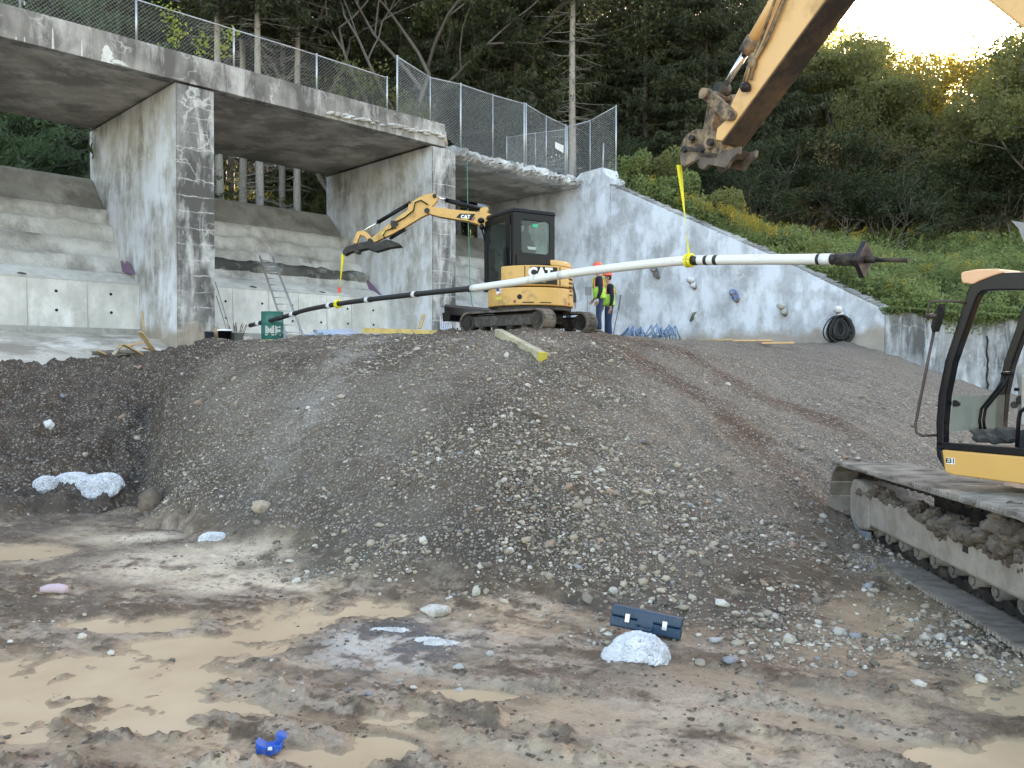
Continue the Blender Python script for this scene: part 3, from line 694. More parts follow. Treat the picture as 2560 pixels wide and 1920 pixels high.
def fence(name, posts, lab, mat, wire, r=.03, thin=(), rail=True, cell=.075, wr=.0028, group=None, bot=.05):
    root = thing(name, posts[0][0], lab, 'fence', group)
    for i, (b, t_) in enumerate(posts):
        m = WMB(root); rr = r*.6 if i in thin else r; m.cyl(b, t_, rr, 8); m.blob(t_, (rr*1.2,)*3, 1, 0); m.part('post', mat)
    for i in range(len(posts)-1):
        (b0, t0), (b1, t1) = posts[i], posts[i+1]
        if rail: m = WMB(root); m.cyl(Vector(t0)-Vector((0, 0, .03)), Vector(t1)-Vector((0, 0, .03)), r*.62, 6); m.part('top_rail', GOLD_ if mat is not GALV else GALV)
        netting([Vector(b0)+Vector((0, 0, bot)), Vector(b1)+Vector((0, 0, bot)), Vector(t1), Vector(t0)], cell, wr, mat=wire, root=root)
    return root
up = Vector((0, 0, 1))
posts = []
for i in range(-4, 5):
    S = i*2.93; 
    if S > 9.5: continue
    b = DF(S, .12, 11.3); posts.append((b, b+up*1.24))
b = P(978, 281, 30.0); posts[-1] = (DF(8.75, .12, 11.3), DF(8.75, .12, 12.5))
fence('chain_link_fence', posts, 'old dark chain-link fence along the edge of the long deck', GALV, OWIRE, .03, cell=.08, wr=.0032)
def pp(u, vt, vb, Y, dzb=0): return (P(u, vb, Y), P(u, vt, Y))
X2 = lambda cx: 850+cx/2.572
tf = [pp(X2(368), 140, 282, 31.5), pp(X2(580), 192, 312, 32.6), pp(X2(776), 209, 378, 33.7), pp(X2(983), 236, 398, 35.0), pp(X2(1184), 258, 418, 36.4)]
fence('temporary_fence', tf, 'bright tall fence panels standing on the broken deck edge', GALV, GWIRE, .034, thin=(1, 3), cell=.07, wr=.0034)
tf = [pp(X2(1196), 259, 417, 36.5), pp(X2(1326), 289, 430, 37.6), pp(X2(1452), 312, 439, 38.7)]
fence('temporary_fence', tf, 'shorter fence panel running back to the corner by the white sign', GALV, GWIRE, .034, thin=(1,), cell=.07, wr=.0034)
tf = [pp(X2(1462), 316, 440, 38.9), pp(X2(1608), 300, 444, 38.6), pp(X2(1775), 264, 428, 38.2)]
fence('temporary_fence', tf, 'fence panel rising to the right above the abutment post', GALV, GWIRE, .034, thin=(1,), cell=.07, wr=.0034)
tf = [pp(X2(1072), 342, 408, 43.5), pp(X2(1256), 331, 425, 42), pp(X2(1448), 322, 438, 40.3)]
fence('temporary_fence', tf, 'low fence panel on the far side of the deck, behind the taller panels', GALV, GWIRE, .03, thin=(1,), cell=.075, wr=.003)
# white sign on the corner panel
a, b_, c_, d_ = P(X2(1383), 368, 38.2), P(X2(1436), 383, 38.6), P(X2(1436), 363+17, 38.6), P(X2(1383), 353, 38.2)
a = P(X2(1383), 370, 38.0); b_ = P(X2(1437), 383, 38.4); c_ = P(X2(1437), 364, 38.4); d_ = P(X2(1383), 354, 38.0)
mb = MB(); off = Vector((0, .02, 0)); mb.hexa([a, b_, b_+off, a+off, d_, c_, c_+off, d_+off])
solo(mb, 'sign_plate', simple('white_sign', (.75, .75, .73), .5), a, 'small blank white sign plate hung on the corner fence panel', 'sign')
mb = MB(); mb.cyl(P(1507, 428, 38.5), P(1509, 358, 38.5), .035, 8); solo(mb, 'loose_pole', GALV, P(1507, 428, 38.5), 'short pole standing inside the fence above the abutment', 'pole')
# ------------------------------------------------------------------ trees
BARK = simple('bark', (.20, .175, .15), .9, 0, .4, 10, bump=.6); BARKD = simple('dark_bark', (.13, .11, .09), .9, 0, .4, 10)
L_SPR = leafm('spruce_needles', (.036, .048, .024), (.11, .12, .055), .3, .6)
L_MID = leafm('broad_leaves', (.066, .086, .040), (.25, .245, .105), .42, .9, (.50, .50, .10))
L_YEL = leafm('sunlit_yellow_leaves', (.24, .21, .04), (.50, .38, .07), .55, .6, (.85, .62, .12))
L_DRK = leafm('shaded_leaves', (.022, .034, .014), (.060, .075, .03), .3, .7)  # darker leaf copy: shade of the woodland edge put into the colour
L_LIT = leafm('pine_leaves', (.035, .062, .028), (.10, .145, .06), .35, .8)
L_BRN = leafm('browning_leaves', (.10, .085, .035), (.17, .14, .055), .4, .5)
L_UND = leafm('bank_plants', (.065, .105, .035), (.29, .34, .12), .35, .8, attr=False)
L_GLD = leafm('goldenrod_flowers', (.22, .20, .04), (.62, .44, .06), .35, 1.4)
L_WHT = leafm('white_flowers', (.5, .52, .45), (.7, .7, .62), .3, 1.2)
def tubes_np(lines, n=4):
    """lines: list of (points, radii) -> vertices, quads"""
    V = []; F = []; o = 0
    for pts, rad in lines:
        m = len(pts); pts = np.asarray(pts, float); t = np.gradient(pts, axis=0); t /= np.linalg.norm(t, axis=1)[:, None]+1e-9
        a = np.cross(t, [0.13, .21, .97]); nn = np.linalg.norm(a, axis=1)[:, None]; a = np.where(nn < .1, np.cross(t, [1, 0, 0]), a); a /= np.linalg.norm(a, axis=1)[:, None]; b = np.cross(a, t)
        an = np.arange(n)*2*np.pi/n
        ring = pts[:, None]+np.asarray(rad)[:, None, None]*(a[:, None]*np.cos(an)[None, :, None]+b[:, None]*np.sin(an)[None, :, None])
        V.append(ring.reshape(-1, 3)); i = np.arange(m-1)[:, None]*n; k = np.arange(n)[None]
        F.append((np.stack([i+k, i+(k+1) % n, i+n+(k+1) % n, i+n+k], -1).reshape(-1, 4))+o); o += m*n
    return np.concatenate(V), np.concatenate(F)
def leaves_np(C, size, rs, updir=None, asp=.55, flat=.0):
    """one kite-shaped leaf per centre; updir gives the long axis"""
    n = len(C); size = np.broadcast_to(size, (n,))
    a = rs.randn(n, 3) if updir is None else updir+rs.randn(n, 3)*.35
    a /= np.linalg.norm(a, axis=1)[:, None]
    b = rs.randn(n, 3); b[:, 2] *= (1-flat); b -= (b*a).sum(1)[:, None]*a; b /= np.linalg.norm(b, axis=1)[:, None]
    L = size[:, None]; V = np.stack([C-a*L*.5, C+b*L*asp*.5, C+a*L*.5, C-b*L*asp*.5], 1).reshape(-1, 3)
    return V, np.arange(n*4).reshape(n, 4)
def spruce_meshes(seed, H, cb, Rm, dead=40, dens=1.0, leaf=.34):
    rs = np.random.RandomState(seed); lines = []; z = np.linspace(-.6, H, 14)
    px = np.cumsum(rs.randn(14)*.02); py = np.cumsum(rs.randn(14)*.02)
    lines.append((np.c_[px, py, z], .17*H/20*(1-z/H*.93)+.012)); C = []; A = []; S = []
    thin = []
    zz = cb
    while zz < H-.3:
        f = (zz-cb)/(H-cb); ll = Rm*(1-f)**.75*(.75+.5*min(1, f*5)) 
        for k in range(rs.randint(4, 7)):
            if rs.rand() > .93: continue
            an = rs.rand()*2*np.pi; L = ll*(.65+.5*rs.rand()); L = max(L, .35); m = 7; q = np.linspace(0, 1, m)
            r_ = L*q; dz = -L*(.12+.35*(1-f))*q+L*.30*q**2.4+.1*rs.randn()*q
            bend = an+.25*rs.randn()*q
            pts = np.c_[r_*np.cos(bend), r_*np.sin(bend), zz+dz]; thin.append((pts, .022*(1-q*.8)*L/Rm+.004))
            nt_ = int(L*30*dens)+5; t = rs.rand(nt_)**.75; base = np.stack([np.interp(t, q, pts[:, i]) for i in range(3)], 1)
            side = rs.choice([-1, 1], nt_); wdt = (1-t*.75)*L*.28*rs.rand(nt_)
            sdir = np.stack([-np.sin(an)*side, np.cos(an)*side, np.zeros(nt_)], 1); out = np.array([np.cos(an), np.sin(an), 0])
            c = base+sdir*wdt[:, None]+out*wdt[:, None]*.5; hang = np.abs(rs.randn(nt_))*.16*(1-f*.6); c[:, 2] -= hang+wdt*.25
            C.append(c); A.append(sdir*.5+out*.5+np.array([0, 0, -1])[None]*(.3+hang*4)[:, None]); S.append(leaf*(.5+.7*rs.rand(nt_))*(1-.45*f))
        zz += .26+.1*rs.rand()
    for i in range(dead):
        z0 = 1.2+(cb+2-1.2)*rs.rand(); an = rs.rand()*2*np.pi; L = Rm*(.25+.5*rs.rand()); q = np.linspace(0, 1, 6)
        pts = np.c_[L*q*np.cos(an+.3*q), L*q*np.sin(an+.3*q), z0-L*.30*q+L*.15*q**2]; thin.append((pts, .018*(1-q*.85)+.003))
        for s_ in range(4):
            t = .3+.65*rs.rand(); b = np.array([np.interp(t, q, pts[:, j]) for j in range(3)]); an2 = an+rs.choice([-1, 1])*(.6+.4*rs.rand()); l2 = L*.35*(1-t*.5)
            e = b+np.array([math.cos(an2)*l2, math.sin(an2)*l2, -l2*.35]); thin.append((np.array([b, (b+e)/2, e]), np.array([.008, .006, .003])))
    tv, tf = tubes_np(lines, 8); bv, bf = tubes_np(thin, 3)
    # branches use 3-sided tubes: same quad layout
    V = np.concatenate([tv, bv]); F = np.concatenate([tf, bf+len(tv)])
    lv, lf = leaves_np(np.concatenate(C), np.concatenate(S), rs, np.concatenate(A), .24)
    return (V, F), (lv, lf)
def broad_meshes(seed, H, cb, Rm, nleaf=26000, leaf=.15, multi=1, open_=.5):
    rs = np.random.RandomState(seed); lines = []; tips = []
    def grow(p, d, L, r, lev):
        m = 6; pts = [p]; dd = d.copy()
        for i in range(m-1):
            dd = dd+rs.randn(3)*.13+np.array([0, 0, .05 if lev else .02]); dd /= np.linalg.norm(dd); pts.append(pts[-1]+dd*L/(m-1))
        pts = np.array(pts); lines.append((pts, r*(1-np.linspace(0, .5, m))))
        if lev >= 3 or L < .7: tips.append((pts[-1], L)); tips.append((pts[3], L)); return
        nb = 3 if lev == 0 else rs.randint(3, 5)
        for k in range(nb+ (2 if lev == 0 else 0)):
            t = .45+.55*(k+1)/(nb+ (2 if lev == 0 else 0)) if lev else .35+.65*(k+1)/(nb+2)
            b = np.array([np.interp(t, np.linspace(0, 1, m), pts[:, j]) for j in range(3)])
            an = rs.rand()*2*np.pi; sp = .55+.4*rs.rand(); x = np.cross(dd, [0, 0, 1.]); x = x/np.linalg.norm(x) if np.linalg.norm(x) > .05 else np.array([1., 0, 0]); y = np.cross(dd, x)
            nd = dd*math.cos(sp)+(x*math.cos(an)+y*math.sin(an))*math.sin(sp); nd /= np.linalg.norm(nd)
            grow(b, nd, L*(.58+.15*rs.rand()), r*.5, lev+1)
    for i in range(multi):
        an = rs.rand()*6.28; lean = .08 if multi == 1 else .22
        d = np.array([math.cos(an)*lean, math.sin(an)*lean, 1.]); d /= np.linalg.norm(d); grow(np.array([.25*math.cos(an)*(multi > 1), .25*math.sin(an)*(multi > 1), -.5]), d, H*.62, .018*H/(multi**.35), 0)
    ki = rs.rand(len(tips)) < .62; tips = [t for t, k_ in zip(tips, ki) if k_]; T = np.array([t[0] for t in tips]); sc = H/max(T[:, 2].max(), 1); 
    keep = T[:, 2] > cb*.8; T = T[keep]; Ls = np.array([t[1] for t in tips])[keep]
    n = nleaf; i = rs.randint(0, len(T), n); g = rs.randn(n, 3)*np.array([1, 1, .62]); g /= np.maximum(1, np.linalg.norm(g, axis=1)/1.7)[:, None]
    C = T[i]+g*(Ls[i]*.27+.10)[:, None]
    wv = np.array([mnoise.noise(Vector(p)*1.1) for p in C[::1]]) if n < 60000 else np.zeros(n)
    C = C[wv > -.06+open_*.1-.08]; n = len(C)
    lv, lf = leaves_np(C, leaf*(.6+.7*rs.rand(n)), rs, None, .7, .3)
    V, F = tubes_np(lines, 5)
    return (V, F), (lv, lf)
def proto(name, wood, leaves, mw, ml):
    a = np_mesh(name+'_trunk', wood[0], wood[1], mw, True).data; b = np_mesh(name+'_crown', leaves[0], leaves[1], ml, False).data
    for o in list(COL.objects):
        if o.data in (a, b): bpy.data.objects.remove(o)
    return a, b
PR = {}
PR['s1'] = proto('s', *spruce_meshes(1, 23, 5.0, 3.7, 40, 1.25, .42), BARK, L_SPR)
PR['s2'] = proto('s', *spruce_meshes(2, 20, 3.0, 4.0, 30, 1.3, .42), BARKD, L_SPR)
PR['s3'] = proto('s', *spruce_meshes(3, 25, 10.5, 3.0, 90, 1.0, .40), BARK, L_SPR)      # bare lower trunk
PR['b1'] = proto('b', *broad_meshes(4, 12.5, 3.0, 4, 30000, .24, 1), BARKD, L_MID)
PR['b2'] = proto('b', *broad_meshes(5, 11.5, 2.2, 4, 30000, .23, 3, .6), BARK, L_MID)
PR['b3'] = proto('b', *broad_meshes(6, 13, 4, 4, 34000, .23, 4, .7), BARK, L_YEL)
PR['b4'] = proto('b', *broad_meshes(8, 7.0, .8, 3, 20000, .20, 3), BARK, L_MID)
PR['b5'] = proto('b', *broad_meshes(9, 7.0, 1.0, 3, 13000, .18, 3, .9), BARK, L_BRN)
PR['b6'] = proto('b', *broad_meshes(12, 25, 13, 5, 30000, .20, 1, .9), BARKD, L_YEL); PR['b8'] = proto('b', *broad_meshes(15, 19, 4, 5, 42000, .21, 3, .5), BARKD, leafm('dull_leaves', (.040, .056, .022), (.14, .15, .055), .4, .6))
BARKP = simple('pale_bark', (.36, .32, .27), .9, 0, .3, 10, bump=.5); PR['s4'] = proto('s', *spruce_meshes(13, 25, 11.5, 3.0, 120, .9, .40), BARKP, L_SPR)
PR['p1'] = proto('p', *spruce_meshes(10, 8.5, .6, 3.4, 0, 1.6, .30), BARKD, L_LIT)
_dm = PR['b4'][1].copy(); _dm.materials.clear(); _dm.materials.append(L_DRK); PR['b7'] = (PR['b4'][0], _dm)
PRH = {k: float(np.percentile(np.array([v.co.z for v in b.vertices]), 99.3)) for k, (a, b) in PR.items()}
NT_ = 0
def tree(k, Y, pr, name, lab, group=None, sc=1., rz=None, dz=-.2, x=None, vt=None):
    global NT_
    x = k*Y if x is None else x; z = hz(x, Y)
    if z is None: return
    if vt is not None: sc = (P(1280, vt, Y).z-z)/max(PRH[pr], 1)
    r = thing(name, (x, Y, z+dz), lab, 'tree', group, random.random()*6.28 if rz is None else rz); r.scale = (sc*(.92+.16*random.random()),)*2+(sc,)
    a, b = PR[pr]; t_ = bpy.data.objects.new('trunk', a); c = bpy.data.objects.new('crown', b)
    for q in (t_, c): COL.objects.link(q); q.parent = r
    NT_ += 1; return r
def kk(u): return (u-1280)/FPX
rs = random.Random(21)
LS = 'tall dark spruce in the shaded forest behind the dam'; GS = 'dark spruces of the forest behind the dam'
LB = 'leafy green tree in the woods beyond the grassy bank'; GB = 'leafy trees beyond the grassy bank'
LBS = 'bare-stemmed spruce with dead lower twigs behind the second spillway bay'
# trunks seen through the second bay
for u, Y in ((553, 41), (609, 44), (653, 41), (708, 45), (745, 43), (583, 52), (630, 55), (680, 53), (725, 58), (770, 50)):
    tree(kk(u), Y, 's4', 'spruce_tree', LBS, 'bare-stemmed spruces behind the second bay', .95+.1*rs.random())
# named trees in front of the forest
tree(kk(1432), 46, 's4', 'spruce_tree', 'pale-trunked spruce with bare lower branches, just behind the corner fence', None, 1.05)
tree(kk(1335), 49, 's4', 'spruce_tree', 'thin grey-trunked spruce seen through the tallest fence panels', None, .98)
tree(kk(1145), 47, 's1', 'spruce_tree', 'spruce behind the broken end of the long deck', None, .9)
tree(kk(1610), 50, 's1', 'spruce_tree', 'drooping dark spruce left of the big yellow arm, above the bushes', None, 1.0)
tree(kk(1760), 49, 's2', 'spruce_tree', 'drooping spruce directly behind the coupler of the big yellow arm', None, .95)
tree(kk(1880), 54, 's1', 'spruce_tree', 'spruce showing on both sides of the big yellow arm', None, .95)
tree(kk(2375), 58, 'b3', 'golden_tree', 'sunlit golden tree glowing against the bright sky', None, vt=125)
tree(kk(2290), 61, 'b3', 'golden_tree', 'smaller backlit yellow tree left of the glowing one', None, vt=120)
tree(kk(2455), 62, 'b3', 'golden_tree', 'backlit yellow-green tree right of the glowing one', None, vt=190)
tree(kk(2150), 51, 'b1', 'broadleaf_tree', 'rounded green tree right of the big yellow arm', None, vt=135)
tree(kk(2040), 55, 'b1', 'broadleaf_tree', 'tall green tree close behind the big yellow arm', None, vt=60)
tree(kk(2545), 47, 'b2', 'broadleaf_tree', 'dark green tree at the right edge of the picture', None, vt=170)
tree(kk(2640), 44, 'b1', 'broadleaf_tree', 'tallest leafy tree at the far right, under the yellow boom', None, vt=50)
tree(kk(2140), 46, 'b5', 'small_tree', 'small browning tree low in front of the dark woods', None, vt=320)
tree(kk(2020), 44, 'b5', 'small_tree', 'low reddish-brown shrub tree above the goldenrod', None, vt=450)
tree(kk(870), 43, 'b8', 'broadleaf_tree', 'slender dark-stemmed tree behind the right end of the old fence', None, 1.0)
tree(kk(960), 46, 'b4', 'broadleaf_tree', 'crooked low tree beside the first tall fence post', None, 1.1)
tree(kk(1210), 49, 'b6', 'golden_tree', 'yellow-topped tree high above the tall fence panels', None, 1.12)  # leaf yellow stands in for sunlight on these high crowns
tree(kk(1365), 51, 'b6', 'golden_tree', 'second yellow-topped tree, right of the one above the tall panels', None, 1.1)
for i, (u, Y, vt_) in enumerate(((2070, 62, 90), (2210, 60, 190), (2230, 54, 300), (2330, 53, 370), (2420, 53, 350), (2510, 56, 260), (2090, 47, 330), (2190, 50, 260), (2270, 47, 370), (2400, 47, 390), (2340, 46, 440), (2470, 46, 360), (2530, 45, 330), (1950, 47, 330), (2180, 66, 150), (2610, 58, 150), (2720, 50, 40), (2850, 52, -100), (3050, 50, -100), (3250, 50, -100), (2680, 66, 100), (2510, 50, 350))):
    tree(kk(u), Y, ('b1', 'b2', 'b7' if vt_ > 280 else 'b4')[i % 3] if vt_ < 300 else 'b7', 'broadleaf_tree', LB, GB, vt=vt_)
for i in range(62):
    row = i % 3; u = -500+2620*((i//3)+.5*row*.6+rs.random()*.5)/21; Y = (50, 60, 71)[row]+rs.uniform(-4, 4)
    if u > 1950: continue
    tree(kk(u), Y, rs.choice(['s1', 's1', 's2', 's3', 'b2' if row else 's2']), 'spruce_tree', LS, GS, rs.uniform(.92, 1.18))
for i in range(22):
    u = 1980+1300*i/22; tree(kk(u), 78+rs.uniform(-5, 5), rs.choice(['s1', 'b1', 'b2']), 'far_tree', 'tree in the last row of the woods at the right', 'last row of the woods at the right', vt=np.interp(u, [1980, 2100, 2200, 2380, 2480, 2600, 2800], [90, 220, 360, 420, 400, 240, 60])+rs.uniform(-10, 60))
for i in range(40):      # spruces closing the view on the ridge
    u = -600+2700*i/40+rs.uniform(-20, 20); tree(kk(u), 86+rs.uniform(-5, 6), rs.choice(['s1', 's2', 'b1']), 'spruce_tree', 'spruce on the ridge far behind the dam', 'spruces on the far ridge', 1.15+.2*rs.random())
for i in range(30):      # low growth along the forest edge
    u = -300+3300*i/30+rs.uniform(-30, 30); Y = 46+rs.uniform(-2.5, 3) if u > 1500 else 52+rs.uniform(-2, 3)
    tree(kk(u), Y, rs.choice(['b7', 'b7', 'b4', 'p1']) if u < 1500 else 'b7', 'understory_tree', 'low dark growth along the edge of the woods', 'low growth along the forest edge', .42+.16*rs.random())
# greenery seen under the first deck
for i, (u, Y, s_, p_) in enumerate(((60, 36, .75, 'p1'), (190, 38, .8, 'p1'), (130, 42, 1.0, 'b4'), (-20, 40, 1.1, 'p1'), (225, 45, 1.1, 'b4'), (-150, 40, 1.2, 'p1'))):
    tree(kk(u), Y, p_, 'young_tree', 'bright green young tree seen under the first deck', 'young trees under the first deck', s_)
for i, (u, Y, s_, p_) in enumerate(((640, 50, .3, 'b4'), (790, 46, .5, 'b4'), (560, 40, .2, 'p1'), (730, 46, .35, 'b4'))):
    tree(kk(u), Y, p_, 'young_tree', 'low yellow-green sapling between the trunks of the second bay', 'saplings behind the second bay', s_)
for i, (u, Y, s_, p_) in enumerate(((230, 34, 1.35, 'p1'), (60, 35, 1.3, 'p1'), (420, 34.5, .9, 'p1'))):
    q = tree(kk(u), Y, p_, 'young_tree', 'green pine reaching up behind the old fence at the left', 'green pines behind the old fence', s_)
# creepers with light leaves on the old fence
def leaf_cloud(name, C, size, mat, lab, cat, rs_, kind=None, group=None, asp=.6, up=None, flat=.3):
    V, F = leaves_np(C, size, rs_, up, asp, flat); loc = C.mean(0); o = np_mesh(name, V-loc, F, mat); o.location = loc; return setp(o, lab, cat, group, kind)
r2 = np.random.RandomState(4)
for pts, lab in (([(410, 0), (425, 40), (440, 60), (432, 85), (430, 108)], 'yellow-green creeper hanging down the old fence, the taller one'), ([(500, 85), (510, 110), (500, 135)], 'yellow-green creeper low on the old fence, between its posts'), ([(585, 75), (570, 100), (555, 135)], 'small yellow-green creeper beside the second visible fence post')):
    C = []
    for i in range(len(pts)-1):
        for q in range(34):
            f = q/34; u = pts[i][0]*(1-f)+pts[i+1][0]*f; v = pts[i][1]*(1-f)+pts[i+1][1]*f; k = kk(u); a = (10.58+k*23.6)/(1-k); Yf = 23.6+a+.1
            p = P(u, v, Yf); C.append(np.array(p)+r2.randn(3)*np.array([.16, .05, .09]))
    leaf_cloud('creeper', np.array(C), .11, leafm('creeper_leaf', (.22, .28, .05), (.42, .46, .09), .4, 2), lab, 'creeper', r2)
# plants of the bank: ground cover, goldenrod, white asters
def bank_points(n, fn, rs_, ylim=(28, 50)):
    out = []
    while len(out) < n:
        u = rs_.uniform(1500, 2800); Y = rs_.uniform(*ylim); x = kk(u)*Y
        ws = ((x+10.58)+(Y-23.6))*.7071
        if ws < 21.3 or (x > 12.6 and Y < 29.5): continue
        if not fn(x, Y, rs_): continue
        z = hz(x, Y)
        if z is None: continue
        out.append((x, Y, z))
    return np.array(out)
bp = bank_points(2600, lambda x, y, r: True, r2)
hgt = .3+1.0*np.clip(.5+fbm(bp[:, 0], bp[:, 1], .5, 3)*1.6, 0, 1)
C = []; U = []; S_ = []
for (x, y, z), h_ in zip(bp, hgt):
    n = 42; t_ = r2.rand(n)**.7; c = np.c_[x+r2.randn(n)*.26*(1-.4*t_), y+r2.randn(n)*.26, z+t_*h_]; C.append(c); S_.append(np.full(n, .13+.05*r2.rand()))
leaf_cloud('bank_plants', np.concatenate(C), np.concatenate(S_), L_UND, None, None, r2, 'stuff', asp=.5, flat=.2)['label'] = 'green weeds and ferns covering the bank behind the wing wall'
def gfn(x, y, r):
    if r.rand() < .02: return True
    u = 1280+x/y*FPX; z = hz(x, y); v = 925-(z-2+.9)/y*FPX
    return sum(math.exp(-((u-a)/c)**2-((v-b)/d)**2) for a, b, c, d in ((1960, 490, 60, 26), (2080, 545, 70, 26), (1800, 520, 120, 40), (2000, 540, 90, 34), (1680, 430, 45, 25), (1850, 570, 60, 22), (1600, 420, 40, 22))) > r.rand()*1.2
gp = bank_points(230, gfn, r2); C = []; U = []; C3 = []
for (x, y, z) in gp:
    h_ = 1.0+.5*r2.rand(); m = 60
    for s in range(3):
        lx = x+.2*r2.randn(); ly = y+.15*r2.randn(); t_ = r2.rand(m//2); C.append(np.c_[lx+r2.randn(m//2)*.11*(1.15-t_), ly+r2.randn(m//2)*.10, z+h_-.38*(1-t_)])
    t_ = r2.rand(34); C3.append(np.c_[x+r2.randn(34)*.14, y+r2.randn(34)*.12, z+t_*h_*.8])
leaf_cloud('goldenrod', np.concatenate(C), .075, L_GLD, None, None, r2, 'stuff')['label'] = 'goldenrod in yellow flower on the bank'
leaf_cloud('goldenrod_stems', np.concatenate(C3), .15, L_UND, None, None, r2, 'stuff', asp=.3)['label'] = 'leafy goldenrod stems on the bank'
tp = bank_points(420, lambda x, y, r: True, r2); C = []; U = []
for (x, y, z) in tp:      # tall ragged stalks standing above the rest
    h_ = .9+.9*r2.rand(); n = 46; t_ = r2.rand(n); lx, ly = r2.randn(2)*.12; C.append(np.c_[x+lx*t_+r2.randn(n)*.09*(1.2-t_), y+ly*t_+r2.randn(n)*.09, z+t_*h_])
leaf_cloud('tall_weeds', np.concatenate(C), .15, leafm('tall_weed_leaves', (.07, .10, .035), (.27, .30, .11), .4, 1.0), None, None, r2, 'stuff', asp=.3)['label'] = 'tall ragged weeds standing up from the bank'
wp = bank_points(60, lambda x, y, r: True, r2, (30, 42)); C = []
for (x, y, z) in wp: C.append(np.c_[x+r2.randn(16)*.12, y+r2.randn(16)*.1, z+.75+r2.randn(16)*.12])
leaf_cloud('white_asters', np.concatenate(C), .05, L_WHT, None, None, r2, 'stuff')['label'] = 'small white asters among the bank weeds'
# bushes at the top of the wing wall and overhanging the far wall
for i, (u, v, Y, rx, rz_, n, lab) in enumerate(((1590, 425, 40.5, 1.1, .9, 3200, 'green bush growing beside the end of the fence on the wall'), (1660, 430, 40, 1.5, 1.0, 4200, 'leafy bush behind the top of the sloping wall, under the coupler'), (1700, 470, 38, 1.2, .7, 2600, 'dark green shrub touching the sloping wall coping'), (1790, 520, 37, 1.6, .8, 3600, 'wide shrub behind the middle of the sloping wall'), (1960, 610, 34.5, 1.3, .7, 3000, 'shrub behind the black plate of the hanging anchor'))):
    c = np.array(P(u, v, Y)); g = r2.randn(n, 3); g /= np.linalg.norm(g, axis=1)[:, None]; g *= (r2.rand(n, 1)**.4); C = c+g*np.array([rx, rx*.8, rz_])*(1+.25*np.sin(g[:, :1]*5))
    leaf_cloud('bush', C, .15, (L_UND, L_MID)[i % 2], lab, 'bush', r2)
C = []
for i in range(1500):
    x = 13.0+r2.rand()*12; zt = 4.05-(x-13.05)*.85/14; hang = abs(r2.randn())*.28*(1+.8*math.sin(x*1.7)); n = 7
    C.append(np.c_[x+r2.randn(n)*.12, 28.78+r2.randn(n)*.10-.0, zt+.12-r2.rand(n)*hang])
for i in range(700):
    x = 13.0+r2.rand()*12; zt = 4.05-(x-13.05)*.85/14; n = 12; C.append(np.c_[x+r2.randn(n)*.2, 29.4+r2.rand(n)*.6, zt+r2.rand(n)*.5])
leaf_cloud('hanging_weeds', np.concatenate(C), .12, L_UND, None, None, r2, 'stuff')['label'] = 'weeds spilling over the top of the far retaining wall'
# ------------------------------------------------------------------ gravel and rocks
def ico(sub):
    bm = bmesh.new(); bmesh.ops.create_icosphere(bm, subdivisions=sub, radius=1); v = np.array([q.co[:] for q in bm.verts]); f = np.array([[q.index for q in g.verts] for g in bm.faces]); bm.free(); return v, f
def stones(n, rs_, szf, sampler, sub, colf=None, sink=.25):
    v0, f0 = ico(sub); m = len(v0)
    x, y, s = sampler(n, rs_); n = len(x); z, mk = height(x, y)
    keep = rs_.rand(n) < np.clip(mk['mound']*(1-.62*mk['top'])*(1-.62*mk['left'])+mk['pit']*.028*(1-.8*mk['wat']), 0, 1)
    cl = fbm(x+3, y+8, .9, 4, .6); keep &= rs_.rand(n) < np.clip(.34+1.9*cl+.55*np.exp(-((x-1.6+.12*(y-9))/1.1)**2)*sst(14, 9, y), .12, 1)
    keep &= rs_.rand(n) > .85*bands(x, y)
    x, y, s, z = x[keep], y[keep], s[keep], z[keep]; n = len(x)
    ax = np.stack([.75+.5*rs_.rand(n), .6+.35*rs_.rand(n), .38+.35*rs_.rand(n)], 1)*s[:, None]
    bump = 1+.16*rs_.randn(n, m)
    V = v0[None]*bump[:, :, None]; V = V*ax[:, None, :]
    an = rs_.rand(n)*6.28; tl = rs_.randn(n)*.35; c, q = np.cos(tl), np.sin(tl); X = V[:, :, 0]*c[:, None]-V[:, :, 2]*q[:, None]; Zz = V[:, :, 0]*q[:, None]+V[:, :, 2]*c[:, None]; Yy = V[:, :, 1]
    c, q = np.cos(an), np.sin(an); V = np.stack([X*c[:, None]-Yy*q[:, None], X*q[:, None]+Yy*c[:, None], Zz], -1)
    V += np.stack([x, y, z+ax[:, 2]*(.5-sink)], -1)[:, None]
    F = (f0[None]+np.arange(n)[:, None, None]*m).reshape(-1, 3)
    base = np.array([.30, .255, .195])[None]*(.4+1.15*rs_.rand(n, 1)**1.2); w_ = rs_.rand(n)
    base[w_ > .85] = np.array([.56, .52, .45])*(.75+.4*rs_.rand((w_ > .85).sum(), 1)); base[(w_ < .025)] = np.array([.27, .275, .29]); base[(w_ > .05) & (w_ < .09)] = np.array([.33, .23, .16]); base[(w_ > .09) & (w_ < .14)] = np.array([.36, .31, .22])
    return V.reshape(-1, 3), F, np.repeat(base, m, 0), n
def samp(ymin, ymax, smin, smax, pw=2.4, kx=(-.68, .66)):
    def f(n, rs_):
        y = ymin*(ymax/ymin)**rs_.rand(n); x = rs_.uniform(kx[0], kx[1], n)*y
        s = smin*(1-rs_.rand(n)*(1-(smin/smax)**pw))**(-1/pw)
        s = np.maximum(s, .0011*y*1.0)
        return x, y, s
    return f
t = NT('stone'); at = t.n('ShaderNodeAttribute'); at.attribute_name = 'tint'; p = t.pos()
MSTONE = t.fin(t.mix(t.map(t.noise(p, 40, 4), .35, .7, 0, .35), at.outputs[0], (.13, .11, .09)), .8, 0, .3)
